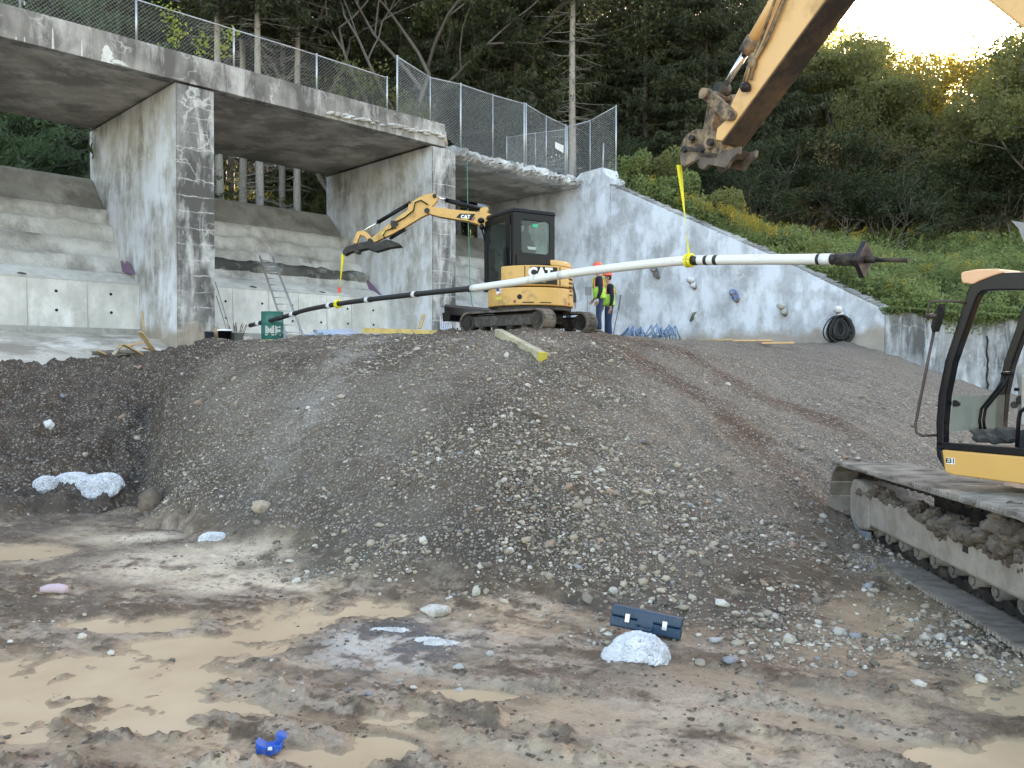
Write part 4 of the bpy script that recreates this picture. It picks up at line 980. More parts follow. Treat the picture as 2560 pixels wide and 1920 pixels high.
rs5 = np.random.RandomState(77)
parts = [stones(52000, rs5, None, samp(5.0, 19, .010, .034), 1), stones(46000, rs5, None, samp(5.0, 12, .007, .018), 1), stones(8500, rs5, None, samp(5.0, 17, .022, .062, 2.6), 2)]
o = 0; VV = []; FF = []; CC = []
for V, F, c, n in parts: VV.append(V); FF.append(F+o); CC.append(c); o += len(V)
g = np_mesh('gravel_stones', np.concatenate(VV), np.concatenate(FF), MSTONE, True, np.concatenate(CC)); setp(g, 'loose grey and white river stones strewn over the gravel mound', 'gravel', None, 'stuff')
# mud clods in the pit
def clods():
    v0, f0 = ico(1); m = len(v0); n = 8000; y = 3.6*(11/3.6)**rs5.rand(n); x = rs5.uniform(-.68, .68, n)*y; z, mk = height(x, y)
    d = mk['pit']*(1-.93*mk['wat'])*np.clip(.02+1.5*np.clip(mk['rid'], 0, 1)+1.1*sst(.12, .4, mk['clod'])+.8*sst(.12, .35, mk['clod2']), 0, 1)
    k = rs5.rand(n) < d; x, y, z = x[k], y[k], z[k]; n = len(x); s = .004+.014*rs5.rand(n)**2.6
    V = v0[None]*(1+.3*rs5.randn(n, m))[:, :, None]*s[:, None, None]*np.array([1.1, 1, .55]); V += np.stack([x, y, z+s*.1], -1)[:, None]
    c = np.array([.13, .10, .072])*(.6+.7*rs5.rand(n, 1)); o = np_mesh('mud_clods', V.reshape(-1, 3), (f0[None]+np.arange(n)[:, None, None]*m).reshape(-1, 3), MSTONE, True, np.repeat(c, m, 0)); setp(o, 'clods of brown mud thrown up in the churned pit floor', 'mud', None, 'stuff')
clods()
def gp_(u, v):
    """ground point shown at (u, v): march along the ray"""
    a = P(u, v, 1.0)-Vector((0, 0, CAMZ)); Y = 3.2; st = .05
    while Y < 40:
        q = Vector((0, 0, CAMZ))+a*Y
        if gz(q.x, q.y) >= q.z:
            lo, hi = Y-st, Y
            for _ in range(7):
                mid = (lo+hi)/2; q = Vector((0, 0, CAMZ))+a*mid
                if gz(q.x, q.y) >= q.z: hi = mid
                else: lo = mid
            return Vector((0, 0, CAMZ))+a*hi
        Y += st*(1 if Y < 14 else 2)
    return P(u, v, 20)
RK = lambda n, c, c2: simple(n, c, .85, 0, .25, 14, dirt=c2, dirt_amt=.45, bump=.5, dscale=8)
for u, v, sz, mat, lab, sd in ((1090, 1530, (.13, .07, .055), RK('block_stone', (.56, .53, .47), (.25, .22, .18)), 'pale oblong broken lump lying at the edge of the puddle', 3), (653, 1270, (.12, .085, .08), RK('tan_stone', (.42, .35, .26), (.2, .16, .12)), 'large tan boulder low on the left flank of the mound', 5),
    (122, 1063, (.075, .06, .09), RK('white_stone', (.72, .71, .69), (.4, .38, .35)), 'white angular rock on the dark bank at the far left', 7), (1147, 1664, (.042, .026, .018), RK('flat_pebble', (.40, .40, .39), (.3, .29, .27)), 'flat grey pebble on the mud, left of the rounder one', 2), (1225, 1632, (.026, .022, .022), RK('round_pebble', (.44, .43, .40), (.3, .29, .27)), 'round grey pebble on the mud, below the chalky patch', 4),
    (1190, 1481, (.035, .025, .05), RK('pale_stone', (.50, .48, .43), (.3, .27, .22)), 'upright pale stone at the toe of the mound, above the oblong lump', 6), (374, 1272, (.16, .12, .20), RK('mud_lump', (.17, .13, .095), (.09, .07, .05)), 'big lump of brown earth beside the gully at the left', 8), (1790, 1598, (.05, .03, .022), RK('grey_pebble', (.42, .41, .39), (.2, .19, .17)), 'long grey pebble right of the white granular heap', 9), (2130, 1685, (.04, .032, .028), RK('brown_pebble', (.30, .27, .23), (.2, .18, .15)), 'dark round pebble near the right-hand puddle', 10)):
    p = gp_(u, v+6); solo(MB().blob(p+Vector((0, 0, sz[2]*.45)), sz, 3, .38, 1.1, sd), 'rock', mat, p, lab, 'rock', bevel=0)
# white granular heaps
def gsl(x, y): return (gz(x, y+.25)-gz(x, y-.25))/.5
def heap(u, v, lobes, h, lab, seed, n=3600, col=(.68, .69, .71)):
    p = gp_(u, v); mt = RK('white_grains', col, tuple(q*.62 for q in col)); 
    mb = MB(); sq = lambda g: (np.abs(g)**2.25).sum(-1)**(-1/2.25)
    def wob(g): return 1+.10*np.array([mnoise.fractal(Vector(a)*1.6+Vector((seed*3.7, seed*1.3, seed)), 1, 2, 3) for a in g])
    vi, fi = ico(4)
    for (dx, dy, rx, ry, hh) in lobes:
        q = vi*np.array([rx, ry, hh])*(sq(vi)*wob(vi))[:, None]; s_ = gsl(p.x+dx, p.y+dy); z0_ = gz(p.x+dx, p.y+dy)-p.z; q[:, 2] += s_*q[:, 1]; mb.add([Vector(a)+p+Vector((dx, dy, z0_-.02)) for a in q], [tuple(f) for f in fi], True)
    root = setp(solo(mb, 'granular_heap', RK('heap_core', tuple(q*.5 for q in col), tuple(q*.35 for q in col)), p, lab, 'granule heap'), None)
    rr = np.random.RandomState(seed); v0, f0 = ico(1); C = []
    for (dx, dy, rx, ry, hh) in lobes:
        g = rr.randn(n, 3); g[:, 2] = np.abs(g[:, 2]); g /= np.linalg.norm(g, axis=1)[:, None]; q = g*np.array([rx, ry, hh])*(sq(g)*wob(g))[:, None]
        s_ = gsl(p.x+dx, p.y+dy); q[:, 2] += s_*q[:, 1]; C.append(q+np.array([dx, dy, gz(p.x+dx, p.y+dy)-p.z-.02]))
    C = np.concatenate(C); k = len(C); s = .006+.007*rr.rand(k); V = v0[None]*(1+.2*rr.randn(k, len(v0)))[:, :, None]*s[:, None, None]+C[:, None]
    g_ = np_mesh('grains', V.reshape(-1, 3), (f0[None]+np.arange(k)[:, None, None]*len(v0)).reshape(-1, 3), mt, False); g_.parent = root; g_['kind'] = 'stuff'
heap(1600, 1640, [(.0, .05, .205, .26, .15), (-.18, -.05, .09, .10, .08)], .2, 'round heap of white granules in front of the blue case', 2)
heap(205, 1225, [(.1, .1, .46, .22, .12), (-.24, .16, .28, .15, .12), (.28, .04, .28, .19, .11)], .2, 'large white granular patch on the dark bank at the left', 5, 2600)
heap(112, 1212, [(0, 0, .17, .15, .13)], .1, 'small white lump just left of the large white patch', 6, 900)
heap(530, 1345, [(0, 0, .15, .09, .07), (.08, .02, .07, .05, .05)], .1, 'small snowy heap at the foot of the left flank', 8, 900)
heap(1070, 1600, [(0, 0, .10, .04, .03), (.1, -.06, .12, .05, .03), (-.32, .22, .14, .04, .02)], .1, 'chalky white crumbs around the grey stain on the mud', 9, 700, (.66, .65, .62))
# ------------------------------------------------------------------ machines
YEL = simple('machine_yellow', (.60, .35, .095), .45, 0, .07, 2, dirt=(.30, .20, .10), dirt_amt=.22, bump=.03, dscale=2.2)
YEL2 = simple('faded_yellow', (.72, .43, .17), .42, 0, .05, 1.5, dirt=(.48, .30, .13), dirt_amt=.3, bump=.03, dscale=1.2)
YWORN = simple('worn_yellow', (.36, .25, .14), .65, .1, .2, 5, dirt=(.07, .055, .045), dirt_amt=.6, bump=.3, dscale=5)
UNDER = simple('rusty_underside', (.16, .10, .055), .7, .1, .3, 3, dirt=(.04, .03, .025), dirt_amt=.9, bump=.2, dscale=1.6)
GLIT = simple('grouser', (.40, .365, .32), .8, .1, .4, 12, dirt=(.14, .12, .10), dirt_amt=.5)
BLK = simple('black_paint', (.006, .0065, .008), .32, 0, .2, 4, bump=.02, spec=.22); BLK2 = simple('black_steel', (.02, .019, .018), .55, .3, .4, 6, dirt=(.10, .08, .06), dirt_amt=.35, bump=.2)
CHR = simple('chrome_rod', (.75, .76, .78), .12, 1.0, .05); RUB = simple('muddy_rubber', (.060, .052, .044), .85, 0, .4, 8, dirt=(.17, .14, .11), dirt_amt=.6, bump=.6, dscale=4)
MUD = simple('dried_mud', (.20, .165, .13), .95, 0, .5, 14, dirt=(.10, .08, .065), dirt_amt=.8, bump=1.0, dscale=9)
MUDFR = simple('mud_caked_frame', (.40, .36, .31), .85, 0, .15, 3, dirt=(.24, .205, .17), dirt_amt=.75, bump=.4, dscale=3)
GL = glassm('cab_glass', (.62, .70, .67), .12); GLD = glassm('dark_cab_glass', (.16, .20, .19), .15); GLG = glassm('dusty_green_glass', (.66, .76, .70), 1.6)
WHITE = simple('white_lettering', (.80, .80, .78), .5, 0, .05); SEAT = simple('seat_cloth', (.015, .018, .018), .9); GREY = simple('grey_plastic', (.38, .37, .34), .6, 0, .1, dirt=(.25, .22, .18), dirt_amt=.4)
RED = simple('red_reflector', (.35, .03, .03), .4); GRN = simple('green_sticker', (.03, .45, .22), .5); YST = simple('yellow_sticker', (.7, .6, .1), .5); ORG = simple('orange_red', (.75, .10, .04), .5)
def text_mesh(body, size, off=0., ext=.002, shear=0, sx=1.):
    cu = bpy.data.curves.new('lettering', 'FONT'); cu.body = body; cu.size = size; cu.offset = off; cu.extrude = ext; cu.align_x = 'CENTER'; cu.align_y = 'CENTER'; cu.shear = shear
    o = bpy.data.objects.new('lettering', cu); COL.objects.link(o); bpy.context.view_layer.update()
    me = bpy.data.meshes.new_from_object(o.evaluated_get(bpy.context.evaluated_depsgraph_get())); bpy.data.objects.remove(o)
    for v in me.vertices: v.co.x *= sx
    return me
def text_on(body, size, fn, mat, parent, root, off=0., ext=.002, sx=1., name='lettering'):
    """fn maps (x, y, d) of the flat text to a world point"""
    me = text_mesh(body, size, off, ext, 0, sx); L = root.location
    for v in me.vertices: v.co = fn(v.co.x, v.co.y, v.co.z)-L
    me.materials.clear(); me.materials.append(mat); o = bpy.data.objects.new(name, me); COL.objects.link(o); o.parent = parent; return o
def stadium(L, r, n=14):
    p = []
    for i in range(n+1): a = math.pi/2-math.pi*i/n; p.append((L/2+r*math.cos(a), r*math.sin(a)))
    for i in range(n+1): a = -math.pi/2-math.pi*i/n; p.append((-L/2+r*math.cos(a), r*math.sin(a)))
    return p
def along(poly, step):
    """evenly spaced points with tangents on a closed 2-D path"""
    pts = [Vector(p) for p in poly]; n = len(pts); seg = [(pts[(i+1) % n]-pts[i]).length for i in range(n)]; tot = sum(seg); k = int(round(tot/step)); out = []
    for j in range(k):
        d = tot*j/k; i = 0
        while d > seg[i]: d -= seg[i]; i += 1
        t = (pts[(i+1) % n]-pts[i]).normalized(); out.append((pts[i]+t*d, t))
    return out
# ---- small excavator
STRK = simple('streaked_frame', (.20, .18, .155), .85, 0, .5, 7, dirt=(.05, .045, .04), dirt_amt=.9, bump=.4, dscale=7)
ZG = 2.80
MC = Vector((.36, 18.3, ZG)); ta = Vector((.755, -.656, 0)); tl = Vector((.656, .755, 0))
mini = thing('mini_excavator', MC, 'small yellow excavator with black cab standing on top of the mound', 'excavator')
for sgn in (-1, 1):
    c = MC+tl*.74*sgn+Vector((0, 0, .235)); M_ = lambda a, z, l: c+ta*a+tl*l+Vector((0, 0, z))
    tr = WMB(mini); out = stadium(1.95, .235); inn = stadium(1.95, .195); n = len(out); wd = .19
    V = [M_(p[0], p[1], -wd) for p in out]+[M_(p[0], p[1], wd) for p in out]+[M_(p[0], p[1], -wd) for p in inn]+[M_(p[0], p[1], wd) for p in inn]
    F = []
    for i in range(n):
        j = (i+1) % n; F += [(i, j, n+j, n+i), (2*n+i, 3*n+i, 3*n+j, 2*n+j), (i, 2*n+i, 2*n+j, j), (n+i, n+j, 3*n+j, 3*n+i)]
    tr.add(V, F)
    for p, t_ in along(out, .085):
        a = M_(p.x, p.y, -wd*.98); b = M_(p.x, p.y, wd*.98); nr = ta*(-t_.y)+Vector((0, 0, t_.x)); tr.bar(a+nr*.006*-1, b+nr*.006*-1, .035, .03, up=nr)
    tk = tr.part('track', RUB)
    m = WMB(mini); m.cyl(M_(.97, 0, -.15), M_(.97, 0, .15), .175, 20); m.cyl(M_(.97, 0, -.17*1), M_(.97, 0, -.15), .10, 16); m.part('idler', BLK2, tk)
    m = WMB(mini); m.cyl(M_(-.97, 0, -.15), M_(-.97, 0, .15), .17, 14); m.cyl(M_(-.97, 0, -.18), M_(-.97, 0, -.15), .09, 12); m.part('sprocket', BLK2, tk)
    m = WMB(mini); m.box(M_(0, .015, 0), (1.75, .24, .23), Matrix(((ta.x, tl.x, 0), (ta.y, tl.y, 0), (0, 0, 1)))); m.part('track_frame', STRK if sgn < 0 else BLK2, tk, bevel=.02)
    for q in (-.62, -.22, .2, .6): m = WMB(mini); m.cyl(M_(q, -.13, -.14), M_(q, -.13, .14), .065, 12); m.part('roller', BLK2, tk)
m = WMB(mini); m.box(MC+Vector((0, 0, .33)), (1.0, 1.2, .24), Matrix(((ta.x, tl.x, 0), (ta.y, tl.y, 0), (0, 0, 1)))); m.cyl(MC+Vector((0, 0, .4)), MC+Vector((0, 0, .56)), .42, 24); m.part('undercarriage', BLK2, bevel=.02)
bc = MC-ta*1.62; m = WMB(mini)
pr = [(-.0, .62), (.03, .68), (.06, .60), (.04, .45), (.07, .33), (.10, .30), (.0, .32), (-.03, .45)]
m.prism(pr, lambda a, z: bc-ta*a-tl*.95+Vector((0, 0, z)), lambda a, z: bc-ta*a+tl*.95+Vector((0, 0, z)))
for s_ in (-1, 1): m.bar(bc+tl*.95*s_+Vector((0, 0, .5)), bc+tl*.95*s_+ta*.02+Vector((0, 0, .3)), .22, .03, up=tl); m.bar(bc+tl*.4*s_+Vector((0, 0, .42)), MC+tl*.3*s_-ta*.4+Vector((0, 0, .35)), .09, .12)
m.part('dozer_blade', BLK, bevel=.008)
# body
BC = Vector((.41, 18.3, 0)); hu = Vector((-.53, .848, 0)); lu = Vector((-.848, -.53, 0)); RB = .94
def BP(f, l, z): return BC+hu*f+lu*l+Vector((0, 0, z))
circ = [(RB*math.cos(i*math.pi/24), RB*math.sin(i*math.pi/24)) for i in range(48)]
m = WMB(mini); m.prism(circ, lambda x, y: BC+Vector((x, y, 3.36)), lambda x, y: BC+Vector((x, y, 3.74))); m.part('lower_skirt', YEL, bevel=.025)
m = WMB(mini); m.prism([(x*.93, y*.93) for x, y in circ], lambda x, y: BC+Vector((x, y, 3.27)), lambda x, y: BC+Vector((x, y, 3.36))); m.part('turntable', BLK2, bevel=.01)
def inpoly(x, y):
    d = Vector((x, y, 0)); f = d.dot(hu); l = d.dot(lu); return f, l
up_ = []
for i in range(97):
    a = i*math.pi/48; x, y = .925*math.cos(a), .925*math.sin(a); f, l = inpoly(x, y)
    if not (f > -.20 and l > .30): up_.append((f, l))
# order: keep arc order, and add the notch corner between the ends of the gap
gap = max(range(len(up_)), key=lambda i: (Vector(up_[(i+1) % len(up_)])-Vector(up_[i])).length)
up_ = up_[gap+1:]+up_[:gap+1]
e0, e1 = up_[-1], up_[0]
nt_ = [(-.20, .30)]
poly = up_+nt_
m = WMB(mini); m.prism(poly, lambda f, l: BP(f, l, 3.765), lambda f, l: BP(f, l, 4.20)); m.part('engine_cover', YEL, bevel=.03)
m = WMB(mini); hd = [(f, l) for f, l in up_ if f < .35 and l < .15]; m.prism(hd+[(.3, -.35), (-.25, -.38), (-.55, .12)][:2], lambda f, l: BP(f*.99, l*.99, 4.20), lambda f, l: BP(f*.95, l*.95, 4.33)); m.part('rear_hood', YEL, bevel=.04)
# vents, seam, marks on the tail
def arcp(u, z, r): # point on the tail's surface at picture column u
    k = kk(u); A = 1+k*k; Bq = -2*(BC.x*k+BC.y); Cq = BC.x**2+BC.y**2-r*r; Y = (-Bq-math.sqrt(max(0, Bq*Bq-4*A*Cq)))/(2*A); return Vector((k*Y, Y, z))
def ang_of(u, r): q = arcp(u, 0, r)-BC; return math.atan2(q.y, q.x)
def strip(root, u0, u1, z0, z1, r, name, mat, parent=None, t_=.004):
    a0, a1 = ang_of(u0, r), ang_of(u1, r); n = 10; m = WMB(root); V = []
    for rr in (r, r-.02):
        for z in (z0, z1):
            for i in range(n+1): a = a0+(a1-a0)*i/n; V.append(Vector((BC.x+rr*math.cos(a), BC.y+rr*math.sin(a), z)))
    N = n+1; F = []
    for i in range(n): F += [(i, i+1, N+i+1, N+i), (2*N+i, 3*N+i, 3*N+i+1, 2*N+i+1), (N+i, N+i+1, 3*N+i+1, 3*N+i), (i, 2*N+i, 2*N+i+1, i+1)]
    F += [(0, N, 3*N, 2*N), (n, 2*N+n, 3*N+n, N+n)]
    m.add(V, F); return m.part(name, mat, parent)
pl = strip(mini, 1325, 1393, 3.80, 4.165, .937, 'name_plate', BLK)
aC = ang_of(1352, .94)
def tail_text(x, y, d): a = aC+(x/.94); return Vector((BC.x+(.939+d)*math.cos(a), BC.y+(.939+d)*math.sin(a), 4.035+y))
text_on('CAT', .27, tail_text, WHITE, pl, mini, .014, .003, .98)
def tri(x, y): a = aC+x/.94; return Vector((BC.x+.945*math.cos(a), BC.y+.945*math.sin(a), 3.90+y))
m = WMB(mini); V = [tri(-.11, -.06), tri(.11, -.06), tri(0, .035)]; m.add(V, [(0, 1, 2)]); m.part('logo_triangle', YST, pl)
strip(mini, 1311, 1313, 3.79, 4.18, .930, 'panel_seam', BLK); strip(mini, 1399, 1401, 3.79, 4.18, .930, 'panel_seam', BLK)
for i in range(7): strip(mini, 1424, 1431, 3.60+.085*i, 3.63+.085*i, .945, 'vent_slot', BLK)
for u, z in ((1287, 3.44), (1422, 3.42)): 
    q = arcp(u, z, .935); d = (q-BC); d.z = 0; d.normalize(); m = WMB(mini); m.cyl(q, q+d*.012, .034, 14); m.part('reflector', RED)
q = arcp(1299, 3.535, .935); d = q-BC; d.z = 0; d.normalize(); m = WMB(mini); m.cyl(q-d*.02, q+d*.006, .055, 16); m.part('tow_hole', DARKHOLE)
q = strip(mini, 1241, 1254, 3.62, 3.735, .946, 'flag_sticker', WHITE)
for i in range(4): strip(mini, 1247, 1254, 3.625+.03*i, 3.637+.03*i, .948, 'red_stripe', RED, q)
strip(mini, 1241, 1247.5, 3.675, 3.735, .949, 'blue_field', simple('flag_blue', (.03, .05, .2), .5), q)
strip(mini, 1239, 1253, 3.50, 3.56, .946, 'yellow_label', YST)
strip(mini, 1306, 1335, 3.405, 3.43, .946, 'scrape_mark', BLK2); strip(mini, 1350, 1378, 3.405, 3.425, .946, 'scrape_mark', UNDER)
# cab
Fr, Ff, Lr, Ll = -.22, .93, -.42, .587
cabf = WMB(mini)
def cyl_bar(mb, a, b, w_=.07): mb.bar(a, b, w_, w_, up=(0, 0, 1) if abs((Vector(b)-Vector(a)).normalized().z) < .9 else tuple(hu))
zb, zt = 3.76, 5.36; sl = .0
for (f, l) in ((Fr, Ll), (Fr, Lr), (Ff, Lr), (Ff, Ll)): cyl_bar(cabf, BP(f, l, zb if l == Ll else 4.2), BP(f-(.12 if f == Ff else 0), l, zt), .085)
for z in (zt,):
    cyl_bar(cabf, BP(Fr, Ll, z), BP(Fr, Lr, z)); cyl_bar(cabf, BP(Ff-.12, Ll, z), BP(Ff-.12, Lr, z)); cyl_bar(cabf, BP(Fr, Ll, z), BP(Ff-.12, Ll, z)); cyl_bar(cabf, BP(Fr, Lr, z), BP(Ff-.12, Lr, z))
# rear wall with a rounded window
def panel_window(mb, fn, x0, x1, y0, y1, wx0, wx1, wy0, wy1, r, th=.03):
    n = 6; pts = []
    for (cx, cy, a0) in ((wx1-r, wy1-r, 0), (wx0+r, wy1-r, 90), (wx0+r, wy0+r, 180), (wx1-r, wy0+r, 270)):
        for i in range(n+1): a = R(a0+90*i/n); pts.append((cx+r*math.cos(a), cy+r*math.sin(a)))
    outp = []
    cx, cy = (wx0+wx1)/2, (wy0+wy1)/2
    N = len(pts)
    cor = [(x1, y1), (x0, y1), (x0, y0), (x1, y0)]
    for i in range(N):
        outp.append(cor[i//(n+1)])
    V = [fn(*p, 0) for p in pts]+[fn(*p, 0) for p in outp]+[fn(*p, th) for p in pts]+[fn(*p, th) for p in outp]; F = []
    for i in range(N):
        j = (i+1) % N
        F += [(i, N+i, N+j, j), (2*N+i, 2*N+j, 3*N+j, 3*N+i), (i, j, 2*N+j, 2*N+i), (N+i, 3*N+i, 3*N+j, N+j)]
    mb.add(V, F); return pts
rf = lambda x, y, d: BP(Fr-.03-d, Ll-x, y)
wp_ = panel_window(cabf, rf, -.035, 1.04, 4.22, 5.39, .17, .90, 4.53, 5.24, .07)
cabf.box(BP(Fr-.06, (Ll+Lr)/2, 4.36), (.05, .94, .22), Matrix(((hu.x, lu.x, 0), (hu.y, lu.y, 0), (0, 0, 1))))
cb = cabf.part('cab_frame', BLK, bevel=.006)
m = WMB(mini); m.add([rf(*p, -.01) for p in wp_], [tuple(range(len(wp_)))]); m.part('rear_window', GL, cb)
m = WMB(mini); m.prism([(Fr-.08, Lr-.06), (Fr-.08, Ll+.06), (Ff-.05, Ll+.06), (Ff-.05, Lr-.06)], lambda f, l: BP(f, l, 5.38), lambda f, l: BP(f*.96, l*.96, 5.47)); m.part('cab_roof', BLK, cb, bevel=.02)
m = WMB(mini); sf = lambda x, y, d: BP(Fr+x, Ll+.04+d, y); dp = panel_window(m, sf, .05, Ff-Fr-.02, zb, 5.33, .22, Ff-Fr-.16, 3.86, 5.22, .06); dr = m.part('cab_door', BLK, cb, bevel=.005)
m = WMB(mini); m.add([sf(*p, .01) for p in dp], [tuple(range(len(dp)))]); m.part('door_glass', GLD, dr)
m = WMB(mini); m.bar(sf(.17, 4.25, .05), sf(.17, 4.65, .05), .03, .12, up=tuple(lu)); m.part('door_handle', BLK2, dr)
m = WMB(mini); m.add([BP(Ff, Ll, 3.95), BP(Ff, Lr, 3.95), BP(Ff-.12, Lr, 5.3), BP(Ff-.12, Ll, 5.3)], [(0, 1, 2, 3)]); m.part('windscreen', GL, cb)
m = WMB(mini); m.add([BP(Ff-.05, Lr, 4.3), BP(Fr, Lr, 4.3), BP(Fr, Lr, 5.3), BP(Ff-.12, Lr, 5.3)], [(0, 1, 2, 3)]); m.part('side_window', GL, cb)
m = WMB(mini); m.box(BP((Fr+Ff)/2, .08, 3.85), (1.05, .9, .1), Matrix(((hu.x, lu.x, 0), (hu.y, lu.y, 0), (0, 0, 1)))); m.part('cab_floor', BLK2, cb)
m = WMB(mini); m.blob(BP(.12, .06, 4.60), (.24, .24, .34), 3, .03, 1); m.blob(BP(.12, .06, 4.93), (.13, .13, .15), 3, .02, 1); m.box(BP(.35, .06, 4.28), (.5, .48, .16), Matrix(((hu.x, lu.x, 0), (hu.y, lu.y, 0), (0, 0, 1)))); st = m.part('operator_seat', SEAT, cb)
m = WMB(mini); m.add([rf(.40, 4.62, -.05), rf(.58, 4.62, -.05), rf(.61, 4.68, -.05), rf(.37, 4.68, -.05)], [(0, 1, 2, 3)]); m.part('seat_label', WHITE, st)
m = WMB(mini); m.add([rf(.47, 5.10, .004), rf(.61, 5.10, .004), rf(.61, 5.17, .004), rf(.47, 5.17, .004)], [(0, 1, 2, 3)]); m.part('green_sticker', GRN, cb)
# boom, stick and tools in the vertical plane Y = 18.8
YB = 18.8
def q4(X, Y_): return (840+X/3.456, 460+Y_/3.456)
def ppl(pts, d0, d1, root, crop=q4, YB=YB):
    m = WMB(root); pp_ = [P(*crop(*p), YB) for p in pts]; n = len(pp_)
    V = [p+Vector((0, d0, 0)) for p in pp_]+[p+Vector((0, d1, 0)) for p in pp_]; m.add(V, [tuple(range(n)), tuple(range(n, 2*n))[::-1]]+[(i, n+i, n+(i+1) % n, (i+1) % n) for i in range(n)]); return m
def p4(X, Y_, d=0): return P(*q4(X, Y_), YB)+Vector((0, d, 0))
bm_ = ppl([(800, 200), (900, 212), (1000, 225), (1240, 250), (1300, 252), (1355, 275), (1345, 400), (1325, 425), (1290, 405), (1230, 355), (1150, 330), (1050, 315), (900, 290), (820, 268), (790, 250)], -.11, .11, mini).part('boom', YEL, bevel=.012)
plq = ppl([(1040, 298), (1072, 264), (1206, 266), (1170, 324)], -.116, -.111, mini).part('boom_decal', BLK, bm_)
ppl([(1172, 324), (1206, 285), (1206, 300), (1190, 325)], -.119, -.117, mini).part('decal_stripe', RED, bm_)
c_ = p4(1122, 292, -.121); text_on('CAT', .105, lambda x, y, d: c_+Vector((x, -d, y)), WHITE, bm_, mini, .006, .002, 1.)
ppl([(1105, 316), (1150, 316), (1128, 300)], -.121, -.120, mini).part('logo_triangle', YST, bm_)
ppl([(1235, 245), (1250, 215), (1285, 200), (1312, 203), (1318, 225), (1300, 255)], -.07, .07, mini).part('cylinder_bracket', YEL, bm_, bevel=.008)
stk = ppl([(770, 97), (850, 84), (885, 112), (878, 150), (845, 185), (815, 215), (803, 265), (745, 290), (600, 378), (500, 432), (335, 510), (308, 475), (480, 335), (560, 275), (622, 232), (632, 178), (700, 132)], -.085, .085, mini).part('stick', YEL, bevel=.01)
for X, Y_, r_ in ((855, 112, .045), (790, 238, .06), (640, 165, .03), (300, 495, .05)):
    m = WMB(mini); m.cyl(p4(X, Y_, -.13), p4(X, Y_, .13), r_, 14); m.part('pivot_pin', BLK2, stk)
for a, b, c3, r_, nm in (((1265, 222), (955, 140), (860, 112), .052, 'boom_cylinder'), ((640, 165), (368, 328), (225, 412), .045, 'stick_cylinder'), ((600, 392), (470, 470), (430, 500), .035, 'thumb_cylinder')):
    m = WMB(mini); m.cyl(p4(*a, -.0), p4(*b), r_, 14); m.cyl(p4(*b), p4(b[0]+.05*(c3[0]-b[0]), b[1]+.05*(c3[1]-b[1])), r_*1.25, 14); cy = m.part(nm, BLK)
    m = WMB(mini); m.cyl(p4(*b), p4(*c3), r_*.5, 12); m.part('rod', CHR, cy)
m = WMB(mini)
m.tube([p4(800, 190, -.12), p4(740, 150, -.13), (p4(690, 170, -.13)), p4(675, 240, -.13), p4(600, 300, -.13), p4(520, 340, -.13)], .016, 6); m.tube([p4(1280, 380, -.13), p4(1300, 470, -.1), p4(1305, 560, 0)], .022, 6); m.tube([p4(1260, 395, -.12), p4(1285, 480, -.1), p4(1290, 560, 0)], .02, 6); m.tube([p4(430, 480, -.12), p4(415, 450, -.13), p4(440, 410, -.13), p4(500, 390, -.12)], .014, 6)
m.part('hydraulic_hose', BLK)
m = WMB(mini); m.blob(p4(1255, 325, -.14), (.08, .07, .065), 2, .1, 1); m.blob(p4(1262, 380, -.14), (.06, .06, .07), 2, .1, 1); m.part('work_light', BLK, bm_)
m = WMB(mini); m.box(p4(510, 345, -.12), (.16, .06, .10)); m.box(p4(505, 375, -.13), (.1, .06, .08)); m.part('valve_block', BLK2, stk)
ppl([(395, 425), (430, 410), (440, 430), (405, 450)], -.09, -.0865, mini).part('stick_label', YST, stk)
ppl([(185, 415), (235, 406), (275, 425), (318, 475), (322, 500), (285, 500), (250, 455), (212, 445), (182, 520), (148, 515)], -.07, .07, mini).part('bucket_link', YEL, bevel=.008)
ppl([(65, 590), (90, 552), (190, 520), (290, 500), (370, 512), (440, 486), (480, 492), (560, 525), (576, 545), (480, 555), (420, 572), (355, 592), (280, 565), (210, 580), (212, 602), (180, 605), (160, 585), (120, 600), (85, 622), (70, 612)], -.14, .14, mini).part('quick_coupler', BLK2, bevel=.012)
# swing post between boom foot and body
m = WMB(mini); m.box(Vector((-.42, 18.82, 3.95)), (.24, .3, .55)); m.cyl(Vector((-.45, 18.82, 3.6)), Vector((-.45, 18.82, 4.75)), .07, 14); m.part('swing_post', BLK2, bevel=.02)

# ---- large excavator
hL = Vector((-.505, .863, 0)); nL = Vector((.863, .505, 0))
def PL(a, z, off=0): return Vector((2.46+.505*a+.863*off, 11.5-.863*a+.505*off, z))
def az(u, v, off=0):
    k = kk(u); Y = (7.93+off)/(.863*k+.505); q = P(u, v, Y); a = (q-Vector((2.46+.863*off, 11.5+.505*off, 0))).dot(-hL); return (a, q.z)
big = thing('large_excavator', (5.0, 7.2, 0), 'big yellow excavator at the right edge holding the anchor up by a strap', 'excavator')
def plz(pts, o0, o1, name, mat, parent=None, bevel=0, px=True):
    m = WMB(big); q = [az(u, v, min(o0, -.24) if o0 > -1 else o0) for u, v in pts] if px else pts
    m.prism(q, lambda a, z: PL(a, z, o0), lambda a, z: PL(a, z, o1)); return m.part(name, mat, parent, bevel)
o_ = -.27
L0 = Vector(az(1953, 0, o_)); L1 = Vector(az(1822, 266, o_)); R0 = Vector(az(2058, 0, o_)); R1 = Vector(az(1918, 194, o_)); R2 = Vector(az(1803, 352, o_))
dL = (L0-L1).normalized(); dR = (R0-R1).normalized()
